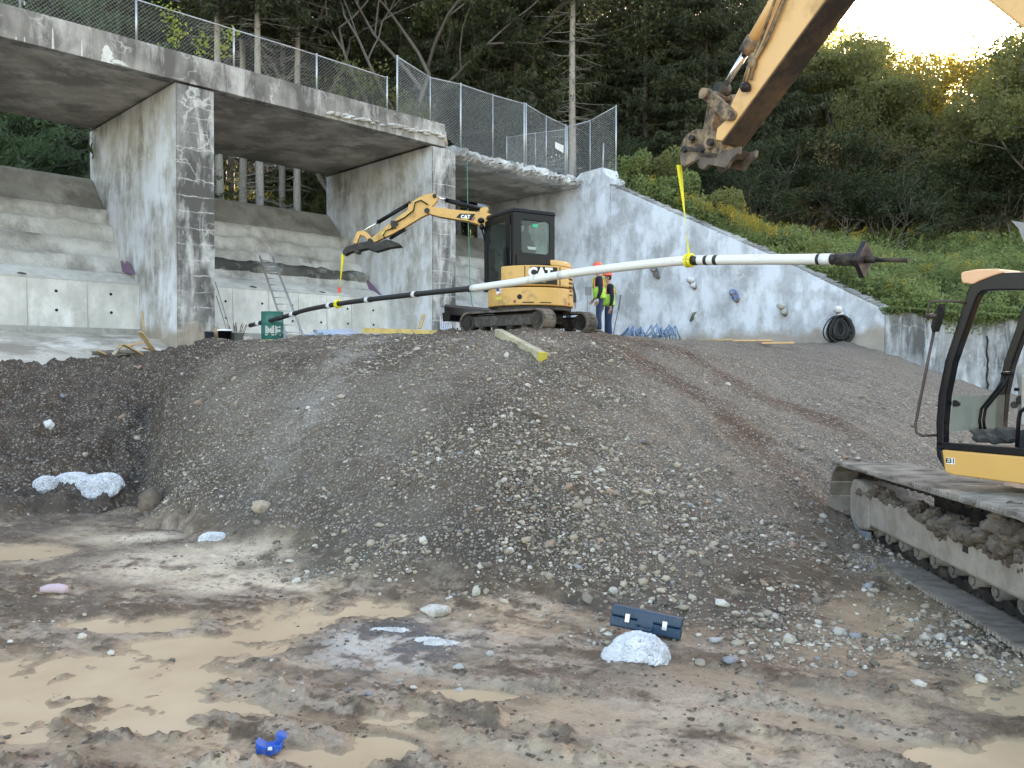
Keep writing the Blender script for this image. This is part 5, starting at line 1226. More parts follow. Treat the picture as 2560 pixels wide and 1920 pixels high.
spol = [tuple(L1), tuple(L0), tuple(L0+dL*1.1), tuple(L0+dL*1.6+Vector((.3, -.1))), tuple(R0+dR*.9), tuple(R0), tuple(R1), tuple(R2), az(1786, 350, o_), az(1790, 320, o_), az(1812, 300, o_)]
bs = plz(spol, o_, .12, 'stick', YEL2, bevel=.015, px=False)
nn = len(spol)
# underside plate, rusty
und = [tuple(R0+dR*.8), tuple(R0), tuple(R1), tuple(R2)]; m = WMB(big); V = []
for a, z in und: V += [PL(a, z, o_+.005)+Vector((0, 0, -.012)), PL(a, z, .115)+Vector((0, 0, -.012)), PL(a+.01, z-.03, .115), PL(a+.01, z-.03, o_+.005)]
F = []
for i in range(3):
    b0 = i*4; b1 = b0+4
    for j in range(4): F.append((b0+j, b0+(j+1) % 4, b1+(j+1) % 4, b1+j))
m.add(V, F+[(3, 2, 1, 0), (12, 13, 14, 15)]); m.part('underside_plate', UNDER, bs)
# boom of the large excavator
e1 = Vector(az(2560, 75, -.3)); e2 = Vector(az(2465, 0, -.3)); dE = (e1-e2).normalized()
bpol = [(3.15, 6.75), (3.35, 6.45), tuple(e2-dE*.45), tuple(e2), tuple(e1), tuple(e1+dE*.5), (5.0, 3.6), (5.15, 2.3), (5.1, 1.75), (5.5, 1.75), (5.75, 2.4), (5.75, 4.2), (5.5, 5.6), (4.9, 6.7), (4.2, 7.2), (3.3, 7.1)]
plz(bpol, -.3, .3, 'boom', YEL2, bevel=.02, px=False)
# bucket cylinder
def cl3(u, v, off): a, z = az(u, v, off); return PL(a, z, off)
def ext(p, q, f): return p+(q-p)*f
A_ = cl3(1803, 224, -.08); G_ = cl3(1866, 126, -.08); T_ = ext(G_, cl3(1938, 2, -.08), 1.8)
m = WMB(big); m.cyl(G_, T_, .085, 18); cy = m.part('bucket_cylinder', YEL2)
m = WMB(big); m.cyl(G_-(T_-G_).normalized()*.03, G_+(T_-G_).normalized()*.16, .105, 18); m.part('cylinder_gland', YWORN, cy)
m = WMB(big); m.cyl(A_, G_, .045, 16); m.part('chrome_rod', CHR, cy)
for i, (a, b, c_, d_) in enumerate((((1934, 0), (1895, 110), (1868, 168), (1856, 205)), ((1948, 0), (1905, 105), (1872, 172), (1862, 208)), ((1958, 0), (1918, 95), (1885, 150), (1875, 200)))):
    m = WMB(big); pts = [ext(cl3(*b, -.31), cl3(*a, -.31), 2.2)]+[cl3(*q, -.31) for q in (a, b, c_, d_)]; m.tube(pts, .018, 8); m.part('grease_pipe', YWORN if i != 1 else simple('tan_pipe', (.42, .27, .12), .5), bs)
m = WMB(big); m.blob(cl3(1880, 151, -.31), (.06, .05, .1), 2, .2, 1); m.part('pipe_clamp', YWORN, bs)
m = WMB(big); m.blob(cl3(1861, 217, -.33), (.075, .05, .065), 2, .25, 2, 3); m.cyl(cl3(1858, 213, -.36), cl3(1858, 213, -.40), .03, 10); m.part('work_light', simple('greasy_black', (.03, .03, .035), .3, .3), bs)
# linkage and coupler
def lnk(a, b, w_, o0, o1, name, mat):
    pa, pb = Vector(az(*a, -.33)), Vector(az(*b, -.33)); t_ = (pb-pa).normalized(); n_ = Vector((-t_.y, t_.x)); pts = []
    for i in range(9): g = math.pi*(.5+i/8); pts.append(tuple(pa+(t_*math.cos(g)+n_*math.sin(g))*w_))
    for i in range(9): g = math.pi*(-.5+i/8); pts.append(tuple(pb+(t_*math.cos(g)+n_*math.sin(g))*w_*1.05))
    return plz(pts, o0, o1, name, mat, None, .01, False)
def pin(u, v, r, o0, o1, mat=YWORN, nm='pivot_pin'):
    m = WMB(big); m.cyl(PL(*az(u, v, o0), o0), PL(*az(u, v, o0), o1), r, 18); return m.part(nm, mat)
lnk((1762, 235), (1815, 284), .075, -.33, -.26, 'tipping_link', YWORN); lnk((1762, 235), (1815, 284), .075, .14, .19, 'tipping_link', YWORN)
lnk((1765, 240), (1748, 338), .085, -.22, -.1, 'power_link', YWORN); lnk((1765, 240), (1748, 338), .085, .04, .12, 'power_link', YWORN)
m = WMB(big); m.cyl(PL(*az(1760, 234, -.36), -.37), PL(*az(1760, 234, -.36), .20), .055, 16); m.cyl(PL(*az(1760, 234, -.36), -.40), PL(*az(1760, 234, -.36), -.37), .07, 16); m.part('pivot_pin', YWORN)
m = WMB(big); m.cyl(A_-nL*.08, A_+nL*.08, .09, 16); m.part('rod_eye', BLK2)
pin(1818, 286, .06, -.37, .20)
HOOK = simple('worn_brown_steel', (.13, .10, .08), .6, .2, .4, 7, dirt=(.30, .23, .15), dirt_amt=.35, bump=.3)
plz([(1700, 362), (1712, 335), (1738, 322), (1775, 326), (1800, 338), (1803, 362), (1798, 385), (1788, 400), (1740, 392), (1715, 380), (1703, 378)], -.24, .12, 'coupler_body', YWORN, None, .012)
plz([(1702, 376), (1742, 380), (1770, 378), (1800, 382), (1845, 366), (1842, 384), (1822, 402), (1812, 420), (1795, 416), (1768, 412), (1757, 424), (1748, 420), (1745, 400), (1730, 404), (1716, 412), (1708, 418), (1700, 410), (1698, 392)], -.24, -.17, 'coupler_hooks', HOOK, None, .012)
plz([(1702, 376), (1742, 380), (1770, 378), (1800, 382), (1845, 366), (1842, 384), (1822, 402), (1812, 420), (1795, 416), (1768, 412), (1757, 424), (1748, 420), (1745, 400), (1730, 404), (1716, 412), (1708, 418), (1700, 410), (1698, 392)], .07, .12, 'coupler_hooks', HOOK, None, .012)
plz([(1720, 380), (1830, 372), (1815, 392), (1722, 396)], -.18, .08, 'coupler_web', HOOK, None, .01)
plz([(1700, 372), (1706, 364), (1720, 366), (1735, 372), (1750, 366), (1756, 372), (1753, 382), (1735, 378), (1715, 376), (1706, 382)], -.275, -.245, 'hook_plate', BLK2, None, .006)
for u, v, r_ in ((1724, 344, .07), (1770, 354, .085)):
    pin(u, v, r_, -.29, .17); 
    m = WMB(big); m.cyl(PL(*az(u, v, -.35), -.35), PL(*az(u, v, -.35), -.29), r_*.55, 12); m.part('pin_collar', BLK2)
for u, v in ((1706, 374), (1749, 373)): pin(u, v, .028, -.30, .22, BLK2, 'bolt')
# cab
def q6(X, Y_): return (1700+X/2.572, 600+Y_/2.572)
oc, of = -1.20, -.22
def c6(X, Y_, o=oc): return az(*q6(X, Y_), o)
def P6(X, Y_, o=oc, d=0): a, z = c6(X, Y_, o); return PL(a, z, o+d)
AR = c6(2212, 205)[0]+1.05           # rear end of the cab, out of the picture
Z_r = c6(2212, 205)[1]; zf_ = c6(2212, 1440); 
outer = [c6(*p) for p in ((1650, 1335), (1645, 1180), (1658, 1000), (1700, 780), (1772, 560), (1838, 350), (1862, 292), (1905, 258), (1975, 225), (2060, 209), (2212, 203))]
inner = [c6(*p) for p in ((1697, 1322), (1698, 1190), (1714, 1000), (1756, 790), (1825, 590), (1892, 400), (1915, 352), (1945, 330), (2000, 324), (2060, 322), (2212, 322))]
def cabframe(o0, o1, name, mat):
    m = WMB(big); n = len(outer); O = outer+[(AR, outer[-1][1]-.02)]; I = inner+[(AR, inner[-1][1]-.02)]; n += 1
    V = [PL(*p, o0) for p in O]+[PL(*p, o0) for p in I]+[PL(*p, o1) for p in O]+[PL(*p, o1) for p in I]; F = []
    for i in range(n-1): F += [(i, i+1, n+i+1, n+i), (2*n+i, 3*n+i, 3*n+i+1, 2*n+i+1), (i, 2*n+i, 2*n+i+1, i+1), (n+i, n+i+1, 3*n+i+1, 3*n+i)]
    F += [(0, n, 3*n, 2*n)]; m.add(V, F); return m.part(name, mat, None, .012)
BG = simple('gloss_black', (.005, .006, .010), .25, 0, .1, 3, spec=.28)
cf = cabframe(oc, oc+.09, 'cab_frame', BG); cabframe(of-.09, of, 'far_cab_frame', BG)
for i in range(1): 
    m = WMB(big); O = outer[4:]+[(AR, outer[-1][1]-.02)]; I = [(a+.01, z-.05) for a, z in O]; n = len(O)
    V = [PL(*p, oc+.02) for p in O]+[PL(*p, of-.02) for p in O]+[PL(*p, oc+.02) for p in I]+[PL(*p, of-.02) for p in I]; F = []
    for i in range(3, n-1): F += [(i, n+i, n+i+1, i+1), (2*n+i, 2*n+i+1, 3*n+i+1, 3*n+i)]
    m.add(V, F); m.part('cab_roof', BG, cf)
# sill, floor and trim
m = WMB(big); sill = [c6(1697, 1310), c6(2212, 1425), (AR, c6(2212, 1425)[1]), (AR, c6(2212, 1425)[1]-.05)]
zS = c6(1697, 1322)[1]
m.prism([(c6(1650, 1335)[0], zS-.03), (c6(1650, 1335)[0], zS+.03), (AR, zS+.03), (AR, zS-.03)], lambda a, z: PL(a, z, oc), lambda a, z: PL(a, z, oc+.06)); m.part('sill', BG, cf, .005)
m = WMB(big); m.prism([(c6(1697, 1322)[0]-.0, zS-.09), (c6(1697, 1322)[0], zS-.01), (AR, zS-.01), (AR, zS-.09)], lambda a, z: PL(a, z, oc+.06), lambda a, z: PL(a, z, of-.02)); m.part('cab_floor', simple('dusty_floor', (.36, .33, .28), .9, 0, .25, 5, dirt=(.18, .16, .14), dirt_amt=.5), cf)
tb = [c6(1718, 1470)[1]]
aF = c6(1690, 1350)[0]
m = WMB(big); m.prism([(aF, zS-.035), (aF+.03, zS-.22), (aF+.10, zS-.24), (AR, zS-.27), (AR, zS-.035)], lambda a, z: PL(a, z, oc-.012), lambda a, z: PL(a, z, of)); tr_ = m.part('cab_base', YEL, cf, .012)
m = WMB(big); m.prism([(c6(1650, 1335)[0], zS-.02), (c6(1658, 1400)[0], zS-.10), (aF+.035, zS-.215), (aF-.003, zS-.034)], lambda a, z: PL(a, z, oc-.01), lambda a, z: PL(a, z, of)); m.part('front_corner', BG, cf, .01)
a0, a1 = c6(1722, 1400)[0], c6(1775, 1410)[0]; z0 = c6(1722, 1437)[1]; z1 = c6(1722, 1398)[1]
m = WMB(big); m.prism([(a0, z0), (a1, z0), (a1, z1), (a0, z1)], lambda a, z: PL(a, z, oc-.016), lambda a, z: PL(a, z, oc-.011)); lb = m.part('number_sticker', WHITE, cf)
cz = (z0+z1)/2; ca = (a0+a1)/2
text_on('E31', .052, lambda x, y, d: PL(ca+x, cz+y, oc-.0165-d), BLK, lb, big, .002, .0008)
# glass: lower windscreen pane and far side
gp1 = [c6(1701, 1235), c6(1704, 1130), c6(1714, 1005)]
m = WMB(big); V = []
for a, z in gp1: V += [PL(a+.0, z, oc+.09), PL(a+.0, z, of-.09)]
m.add(V, [(0, 1, 3, 2), (2, 3, 5, 4)]); m.part('lower_windscreen', GLG, cf)
m = WMB(big); m.cyl(P6(1722, 1052, oc, .10), P6(1722, 1052, oc, .14), .028, 14); m.part('screen_catch', BLK2, cf)
# levers, pedals, console, grab rail
m = WMB(big)
for dx in (0, 26):
    m.tube([P6(2095+dx, 862, -.75), P6(2040+dx, 960, -.75), P6(1940+dx, 1085, -.75), P6(1928+dx, 1160, -.75), P6(1935+dx, 1215, -.75)], .013, 8)
m.tube([P6(2070, 862, -.75), P6(2145, 855, -.75)], .018, 8); m.part('travel_levers', BLK, cf)
for i, (x0, y0) in enumerate(((1905, 1205), (1990, 1215), (2080, 1205))):
    m = WMB(big); q = P6(x0+50, y0+45, -.75); m.box(q, (.16, .22, .03), Matrix.Rotation(.4, 3, 'X')); m.blob(q+Vector((-.02, 0, -.03)), (.07, .09, .04), 2, .4, 2, i); m.part('pedal', simple('dusty_pedal', (.06, .06, .06), .9, 0, .4, dirt=(.2, .18, .15)), cf)
m = WMB(big); q = P6(2190, 1010, -.62); m.box(q+Vector((.09, -.09, -.02)), (.26, .5, .42), Matrix.Rotation(-.5, 3, 'Z')); q = P6(2205, 870, -.62); m.blob(q+Vector((.03, 0, 0)), (.07, .09, .13), 2, .05, 1); m.part('console', GREY, cf, .03)
m = WMB(big); q = P6(2150, 960, -.62); m.cyl(q, q+Vector((.12, -.1, .0)), .015, 8); m.cyl(P6(2195, 1028, -.8), P6(2200, 1030, -.84), .04, 16); m.cyl(P6(2150, 1060, -.8), P6(2152, 1060, -.83), .03, 12); m.part('console_controls', BLK, cf)
m = WMB(big); m.tube([P6(2124, 1405, oc, .09), P6(2140, 1150, oc, .09), P6(2150, 1105, oc, .09), P6(2180, 1085, oc, .09), P6(2330, 1060, oc, .09)], .016, 10); m.part('grab_rail', BLK, cf)
m = WMB(big); sa, sz_ = c6(2330, 1100, -.7); m.box(PL(sa+.1, sz_-.25, -.72), (.5, .5, .16), Matrix.Rotation(-.53, 3, 'Z')); m.box(PL(sa+.42, sz_+.15, -.72), (.5, .14, .7), Matrix.Rotation(-.53, 3, 'Z')); m.part('seat', SEAT, cf, .04)
# roof visor, mirrors and rods
plz([q6(*p) for p in ((1802, 212), (1812, 205), (1900, 188), (2040, 184), (2060, 196), (2062, 212), (2000, 232), (1920, 262), (1880, 284), (1812, 276), (1803, 250))], oc-.02, oc+.30, 'visor', simple('pale_visor', (.72, .42, .24), .45, 0, .05), cf, .02)
m = WMB(big); V6 = [P6(1700, 470, oc, -.15), P6(1735, 415, oc, -.15), P6(1762, 410, oc, -.12), P6(1757, 470, oc, -.12), P6(1722, 590, oc, -.12), P6(1690, 598, oc, -.15), P6(1680, 560, oc, -.15)]
n = len(V6); d_ = Vector((.015, .03, 0)); m.add(V6+[p+d_ for p in V6], [tuple(range(n)), tuple(range(n, 2*n))[::-1]]+[(i, (i+1) % n, n+(i+1) % n, n+i) for i in range(n)]); m.part('mirror', BLK, cf)
m = WMB(big); m.tube([P6(1664, 520, oc, -.15), P6(1662, 440, oc, -.15), P6(1680, 398, oc, -.15), P6(1780, 396, oc, -.1), P6(1835, 404, oc, 0)], .010, 8); m.tube([P6(1650, 490, oc, -.15), P6(1720, 490, oc, -.15)], .02, 8)
m.tube([P6(1690, 595, oc, -.13), P6(1640, 850, oc, -.13), P6(1598, 1060, oc, -.13), P6(1576, 1180, oc, -.13), P6(1582, 1235, oc, -.13), P6(1605, 1255, oc, -.1), P6(1648, 1255, oc, 0)], .013, 8); m.part('mirror_arm', simple('rusty_black_rod', (.06, .04, .035), .5), cf)
m = WMB(big); a_ = cl3(2530, 552, .5); m.add([cl3(2526, 551, .5), cl3(2560, 556, .5), cl3(2580, 640, .5), cl3(2556, 600, .5), cl3(2545, 572, .5)], [(0, 1, 2, 3, 4)]); V = m.v[:]; m.v += [(p[0]+.03, p[1]+.02, p[2]) for p in V]; m.f += [(9, 8, 7, 6, 5)]+[(i, (i+1) % 5, 5+(i+1) % 5, 5+i) for i in range(5)]; m.sm = [False]*len(m.f); m.part('far_mirror', simple('far_mirror_grey', (.3, .3, .3), .4))
# house behind the cab (outside the picture) and counterweight
hb = [(AR+.02, 1.0), (AR+.02, 2.1), (AR+1.9, 2.2), (AR+2.1, 1.9), (AR+2.1, .95)]
plz(hb, -1.25, 1.25, 'engine_house', YEL2, None, .05, False)
plz([(4.9, .92), (4.9, 1.10), (AR+1.2, 1.10), (AR+1.2, .92)], -.25, .6, 'turntable', BLK2, None, .02, False)
# crawler tracks
ft = Vector((.11, .994, 0)).normalized(); nt2 = Vector((ft.y, -ft.x, 0)); slope = -.030
T0 = Vector((3.93, 9.6, .035))
def TP(s, z, l): return T0+ft*s+nt2*l+Vector((0, 0, z+slope*(s+2)))         # s forward of the reference, l to the right
def tpix(u, v, l=0):
    k = kk(u); n_ = nt2.dot(T0)+l; Y = n_/(nt2.x*k+nt2.y); q = P(u, v, Y); s = (q-T0-nt2*l).dot(ft); return s, q.z-slope*(s+2)
HR = .44
def crawler(l0, name_full=True):
    Ltr = 4.35; cs = -1.75; zc = .44
    pth = [(cs+p[0], zc+p[1]-(.0)) for p in stadium(Ltr, HR, 16)]
    m = WMB(big); mg = WMB(big)
    for p, t_ in along(pth, .19):
        nr = Vector((-t_.y, t_.x)); 
        sag = 0
        def W(a, b, l): q = p+t_*a+nr*b; return TP(q.x, q.y+sag, l0+l)
        lo, hi = 0.0+random.uniform(-.004, .004), .78
        for gi, (a0_, a1_, b0, b1) in enumerate(((-.088, .088, -.008, .010), (-.085, -.055, .010, .045), (-.012, .016, .010, .038), (.050, .078, .010, .042))):
            (mg if gi else m).hexa([W(a0_, b0, lo), W(a1_, b0, lo), W(a1_, b0, hi), W(a0_, b0, hi), W(a0_, b1, lo), W(a1_, b1, lo), W(a1_, b1, hi), W(a0_, b1, hi)])
    tk = m.part('track', simple('track_steel', (.19, .17, .145), .7, .15, .35, 9, dirt=(.26, .235, .20), dirt_amt=.6, bump=.5, dscale=5)); mg.part('grousers', GLIT, tk)
    m = WMB(big)
    for p, t_ in along([(cs+q[0], zc+q[1]) for q in stadium(Ltr, HR-.075, 16)], .19):
        nr = Vector((-t_.y, t_.x))
        for l_ in (.38,):
            pts = [];
            for i in range(10): g = 2*math.pi*i/10; pts.append((p+t_*math.cos(g)*.105+nr*math.sin(g)*.055))
            m.prism([tuple(x) for x in pts], lambda a, z: TP(a, z, l0+l_-.09), lambda a, z: TP(a, z, l0+l_+.09))
    m.part('chain', BLK2, tk)
    m = WMB(big); m.cyl(TP(cs+Ltr/2, zc, l0+.29), TP(cs+Ltr/2, zc, l0+.5), HR-.09, 24); m.part('idler', BLK2, tk)
    m = WMB(big); m.cyl(TP(cs-Ltr/2, zc, l0+.29), TP(cs-Ltr/2, zc, l0+.5), HR-.10, 24); m.part('sprocket', BLK2, tk)
    for i in range(9):
        m = WMB(big); q = cs-Ltr/2+.5+i*.42; m.cyl(TP(q, .165, l0+.27), TP(q, .165, l0+.52), .075, 16); m.cyl(TP(q, .165, l0+.25), TP(q, .165, l0+.27), .045, 12); m.part('roller', simple('roller_steel', (.16, .15, .14), .7, .2, .3, dirt=(.3, .27, .23), dirt_amt=.5) if i == 0 and not l0 else bpy.data.materials['roller_steel'], tk)
    return tk, cs, Ltr, zc
tk, cs, Ltr, zc = crawler(0)
lf = .16; sF = cs+Ltr/2
fp = [(sF+.16, .30), (sF+.16, .60), (sF+.05, .72), (sF-.25, .72), (sF-.55, .66), (sF-.62, .60), (-4.0, .60), (-4.0, .24), (sF-.60, .24), (sF-.55, .18), (sF-.2, .14), (sF+.1, .20)]
m = WMB(big); m.prism(fp, lambda a, z: TP(a, z, lf), lambda a, z: TP(a, z, .62)); fr_ = m.part('track_frame', MUDFR, tk, .03)
m = WMB(big); m.prism([(sF-.62, .22), (sF-.62, .66), (sF-.56, .66), (sF-.56, .22)], lambda a, z: TP(a, z, lf-.02), lambda a, z: TP(a, z, lf+.01)); m.part('frame_rib', MUDFR, tk, .008)
s_, z_ = tpix(2418, 1383, lf); m = WMB(big); m.prism([(s_-.055, z_-.03), (s_-.05, z_+.04), (s_+.05, z_+.04), (s_+.055, z_-.03)], lambda a, z: TP(a, z, lf-.004), lambda a, z: TP(a, z, lf+.02)); m.part('frame_opening', DARKHOLE, tk)
m = WMB(big); m.prism([(sF+.12, .20), (sF-.15, .13), (sF-.5, .16), (sF-.5, .06), (sF-.15, .05)], lambda a, z: TP(a, z, lf+.01), lambda a, z: TP(a, z, lf+.06)); m.part('chain_guard', simple('blue_grey_guard', (.22, .23, .25), .7), tk, .01)
rs6 = random.Random(12)
m = WMB(big)
for i in range(170):
    s = -3.6+3.9*rs6.random(); z = .62-.05*rs6.random()-.03*(s < -1.6); r_ = .012+.04*rs6.random()*(1.6 if s < -1.6 else .8); m.blob(TP(s, z, lf+.0+.1*rs6.random()), (r_*1.3, r_*1.3, r_), 2, .6, 2.5, i)
for u, v, r_ in ((2380, 1322, .10), (2360, 1335, .08), (2400, 1330, .09), (2330, 1300, .08), (2500, 1350, .14), (2530, 1375, .13), (2475, 1360, .10), (2545, 1345, .12), (2520, 1320, .14), (2190, 1235, .07), (2215, 1245, .06), (2290, 1280, .08)):
    s, z = tpix(u, v, lf); m.blob(TP(s, z, lf+.03), (r_*1.25, r_*.7, r_*.9), 4, .5, 2.6, u); 
    for j in range(16): m.blob(TP(s+rs6.uniform(-r_, r_)*1.5, z+r_*.4-rs6.random()*r_*1.7, lf-.0+.02*rs6.random()), (r_*rs6.uniform(.12, .3),)*3, 2, .5, 3, u+j)
m.part('caked_mud', MUD, tk)
m = WMB(big)
for i in range(60):
    s = -3.4+4.6*rs6.random(); l_ = .03+.6*rs6.random(); r_ = .03+.05*rs6.random(); m.blob(TP(s, zc+HR+.012, l_), (r_*1.5, r_*1.8, .018), 2, .6, 2, i)
m.part('mud_on_pads', MUD, tk)
# right-hand track, mostly out of view
crawler(2.15)
m = WMB(big); m.box(TP(-1.9, .62, 1.5), (2.0, 1.6, .45), Matrix(((nt2.x, ft.x, 0), (nt2.y, ft.y, 0), (0, 0, 1)))); m.part('undercarriage', BLK2, None, .03)
# ------------------------------------------------------------------ hanging anchor, slings, site clutter
def bar_Y(u): return 14.36/(1+1.163*kk(u))
def BPx(u, v): return P(u, v, bar_Y(u))
BW = simple('white_sheath', (.74, .73, .69), .4, 0, .04, 3, dirt=(.5, .46, .38), dirt_amt=.15, bump=.02); BB = simple('black_sheath', (.016, .016, .017), .5, 0, .2, 5); TAPE = simple('white_tape', (.78, .78, .80), .5)
SLING = simple('yellow_webbing', (.80, .72, .02), .6, 0, .12, 12); RED2 = simple('red_tag', (.7, .08, .05), .6)
path = [(628, 813), (700, 795), (765, 775), (845, 760), (925, 749), (1036, 736), (1120, 727), (1180, 721), (1300, 704), (1430, 683), (1560, 667), (1650, 657), (1724, 651), (1800, 650), (1900, 649), (2000, 648.5), (2078, 648)]
pts3 = [BPx(*p) for p in path]
# smooth the path
def spl(pts, n=6):
    out = []
    for i in range(len(pts)-1):
        p0, p1, p2, p3 = pts[max(i-1, 0)], pts[i], pts[i+1], pts[min(i+2, len(pts)-1)]
        for j in range(n):
            t = j/n; out.append(.5*((2*p1)+(p2-p0)*t+(2*p0-5*p1+4*p2-p3)*t*t+(-p0+3*p1-3*p2+p3)*t**3))
    return out+[pts[-1]]
anc = thing('ground_anchor', BPx(1724, 651), 'long white and black sheathed anchor bar hanging from two yellow straps', 'anchor bar')
i7 = 7
m = WMB(anc); m.tube(spl(pts3[:i7+1]), .053, 14); m.part('black_sheath', BB)
m = WMB(anc); m.tube(spl(pts3[i7:]), .066, 18); m.part('white_sheath', BW)
def bpos(u):
    us = [p[0] for p in path]; i = max(0, min(len(us)-2, sum(1 for q in us if q <= u)-1)); f = (u-us[i])/(us[i+1]-us[i]); return BPx(u, path[i][1]*(1-f)+path[i+1][1]*f)
def ring(u, wpx, r, mat, nm):
    a, b = bpos(u-wpx/2), bpos(u+wpx/2); m = WMB(anc); m.cyl(a, b, r, 18); return m.part(nm, mat)
for u in (646, 731, 823, 919, 1036): ring(u, 7, .064, TAPE, 'white_collar')
for u in (640, 653, 738, 816, 926, 1029, 1043): ring(u, 4, .060, BB, 'black_tape')
ring(700, 20, .058, BB, 'black_tape'); ring(628, 5, .058, BB, 'end_cap'); ring(1176, 9, .062, BB, 'black_tape'); ring(1412, 26, .070, BW, 'white_joint')
for u, w_ in ((1738, 17), (1767, 8), (1791, 9), (2048, 8)): ring(u, w_, .0675, BB, 'black_tape')
ring(2065, 26, .068, TAPE, 'white_tape'); ring(2085, 16, .064, BB, 'black_tape')
a = BPx(2092, 648); d = (BPx(2160, 649)-a).normalized(); m = WMB(anc); m.cyl(a, BPx(2148, 649), .078, 20); m.part('trumpet_pipe', BLK2)
pc = BPx(2158, 649); 
def ortho(d): x = d.cross(Vector((0, 0, 1))).normalized(); return x, x.cross(d).normalized()
x_, y_ = ortho(d); rot = Matrix((x_, y_, d)).transposed() @ Matrix.Rotation(R(38), 3, 'Z')
m = WMB(anc); m.box(pc, (.30, .30, .06), rot); m.part('bearing_plate', simple('plate_steel', (.03, .027, .032), .5, .4, .3, dirt=(.06, .04, .035)), None, .003)
m = WMB(anc); m.cyl(pc+d*.03, pc+d*.16, .045, 6); m.part('nut', BLK2); m = WMB(anc); m.cyl(pc+d*.1, pc+d*.52, .025, 12); m.part('threaded_bar', BLK2)
def sling(top, botu, wd, lab, tag=None, knot=True):
    b = bpos(botu); root = thing('lifting_strap', top, lab, 'strap', 'yellow lifting straps')
    m = WMB(root); n = 14; V = []
    for i in range(n+1):
        f = i/n; p = top*(1-f)+b*f; tw = f*2.6; w_ = wd*(1-.25*math.sin(f*3.1)) ; dx = Vector((math.cos(tw)*.8+.2, math.sin(tw)*.35, 0))*w_/2
        V += [p-dx, p+dx, p+dx+Vector((0, .006, 0)), p-dx+Vector((0, .006, 0))]
    F = []
    for i in range(n):
        for j in range(4): F.append((i*4+j, i*4+(j+1) % 4, i*4+4+(j+1) % 4, i*4+4+j))
    m.add(V, F, True); m.part('webbing', SLING)
    m = WMB(root); dd = (bpos(botu+6)-bpos(botu-6)).normalized(); x, y = ortho(dd)
    for o in (-.035, .03):
        m.tube([b+dd*o+(x*math.cos(g)+y*math.sin(g))*(.078) for g in [i*math.pi/8 for i in range(17)]], .022, 6)
    m.part('choker_loop', SLING)
    if tag: f = tag; p = top*(1-f)+b*f; m = WMB(root); m.box(p+Vector((0, -.012, 0)), (.07, .02, .12)); m.part('red_tag', RED2)
    return root
r_ = sling(P(858, 634, 18.75), 845, .065, 'yellow strap hanging from the small excavator, with a red tag', .72)
r_.location = r_.location
r_ = sling(P(1698, 412, 11.5), 1724, .075, 'yellow strap hanging from the big excavator coupler')
# green line hanging in front of the third bay
m = MB(); pts = [P(1168, 405, 31), P(1169, 500, 30.5), P(1172, 600, 29), P(1175, 700, 26), P(1180, 760, 22)]; m.tube(spl(pts)+[P(1186, 778, 20), P(1200, 782, 19.6)], .016, 6)
solo(m, 'green_hose', simple('green_hose', (.05, .22, .13), .5), pts[0], 'thin green hose dropping from the broken deck edge', 'hose')

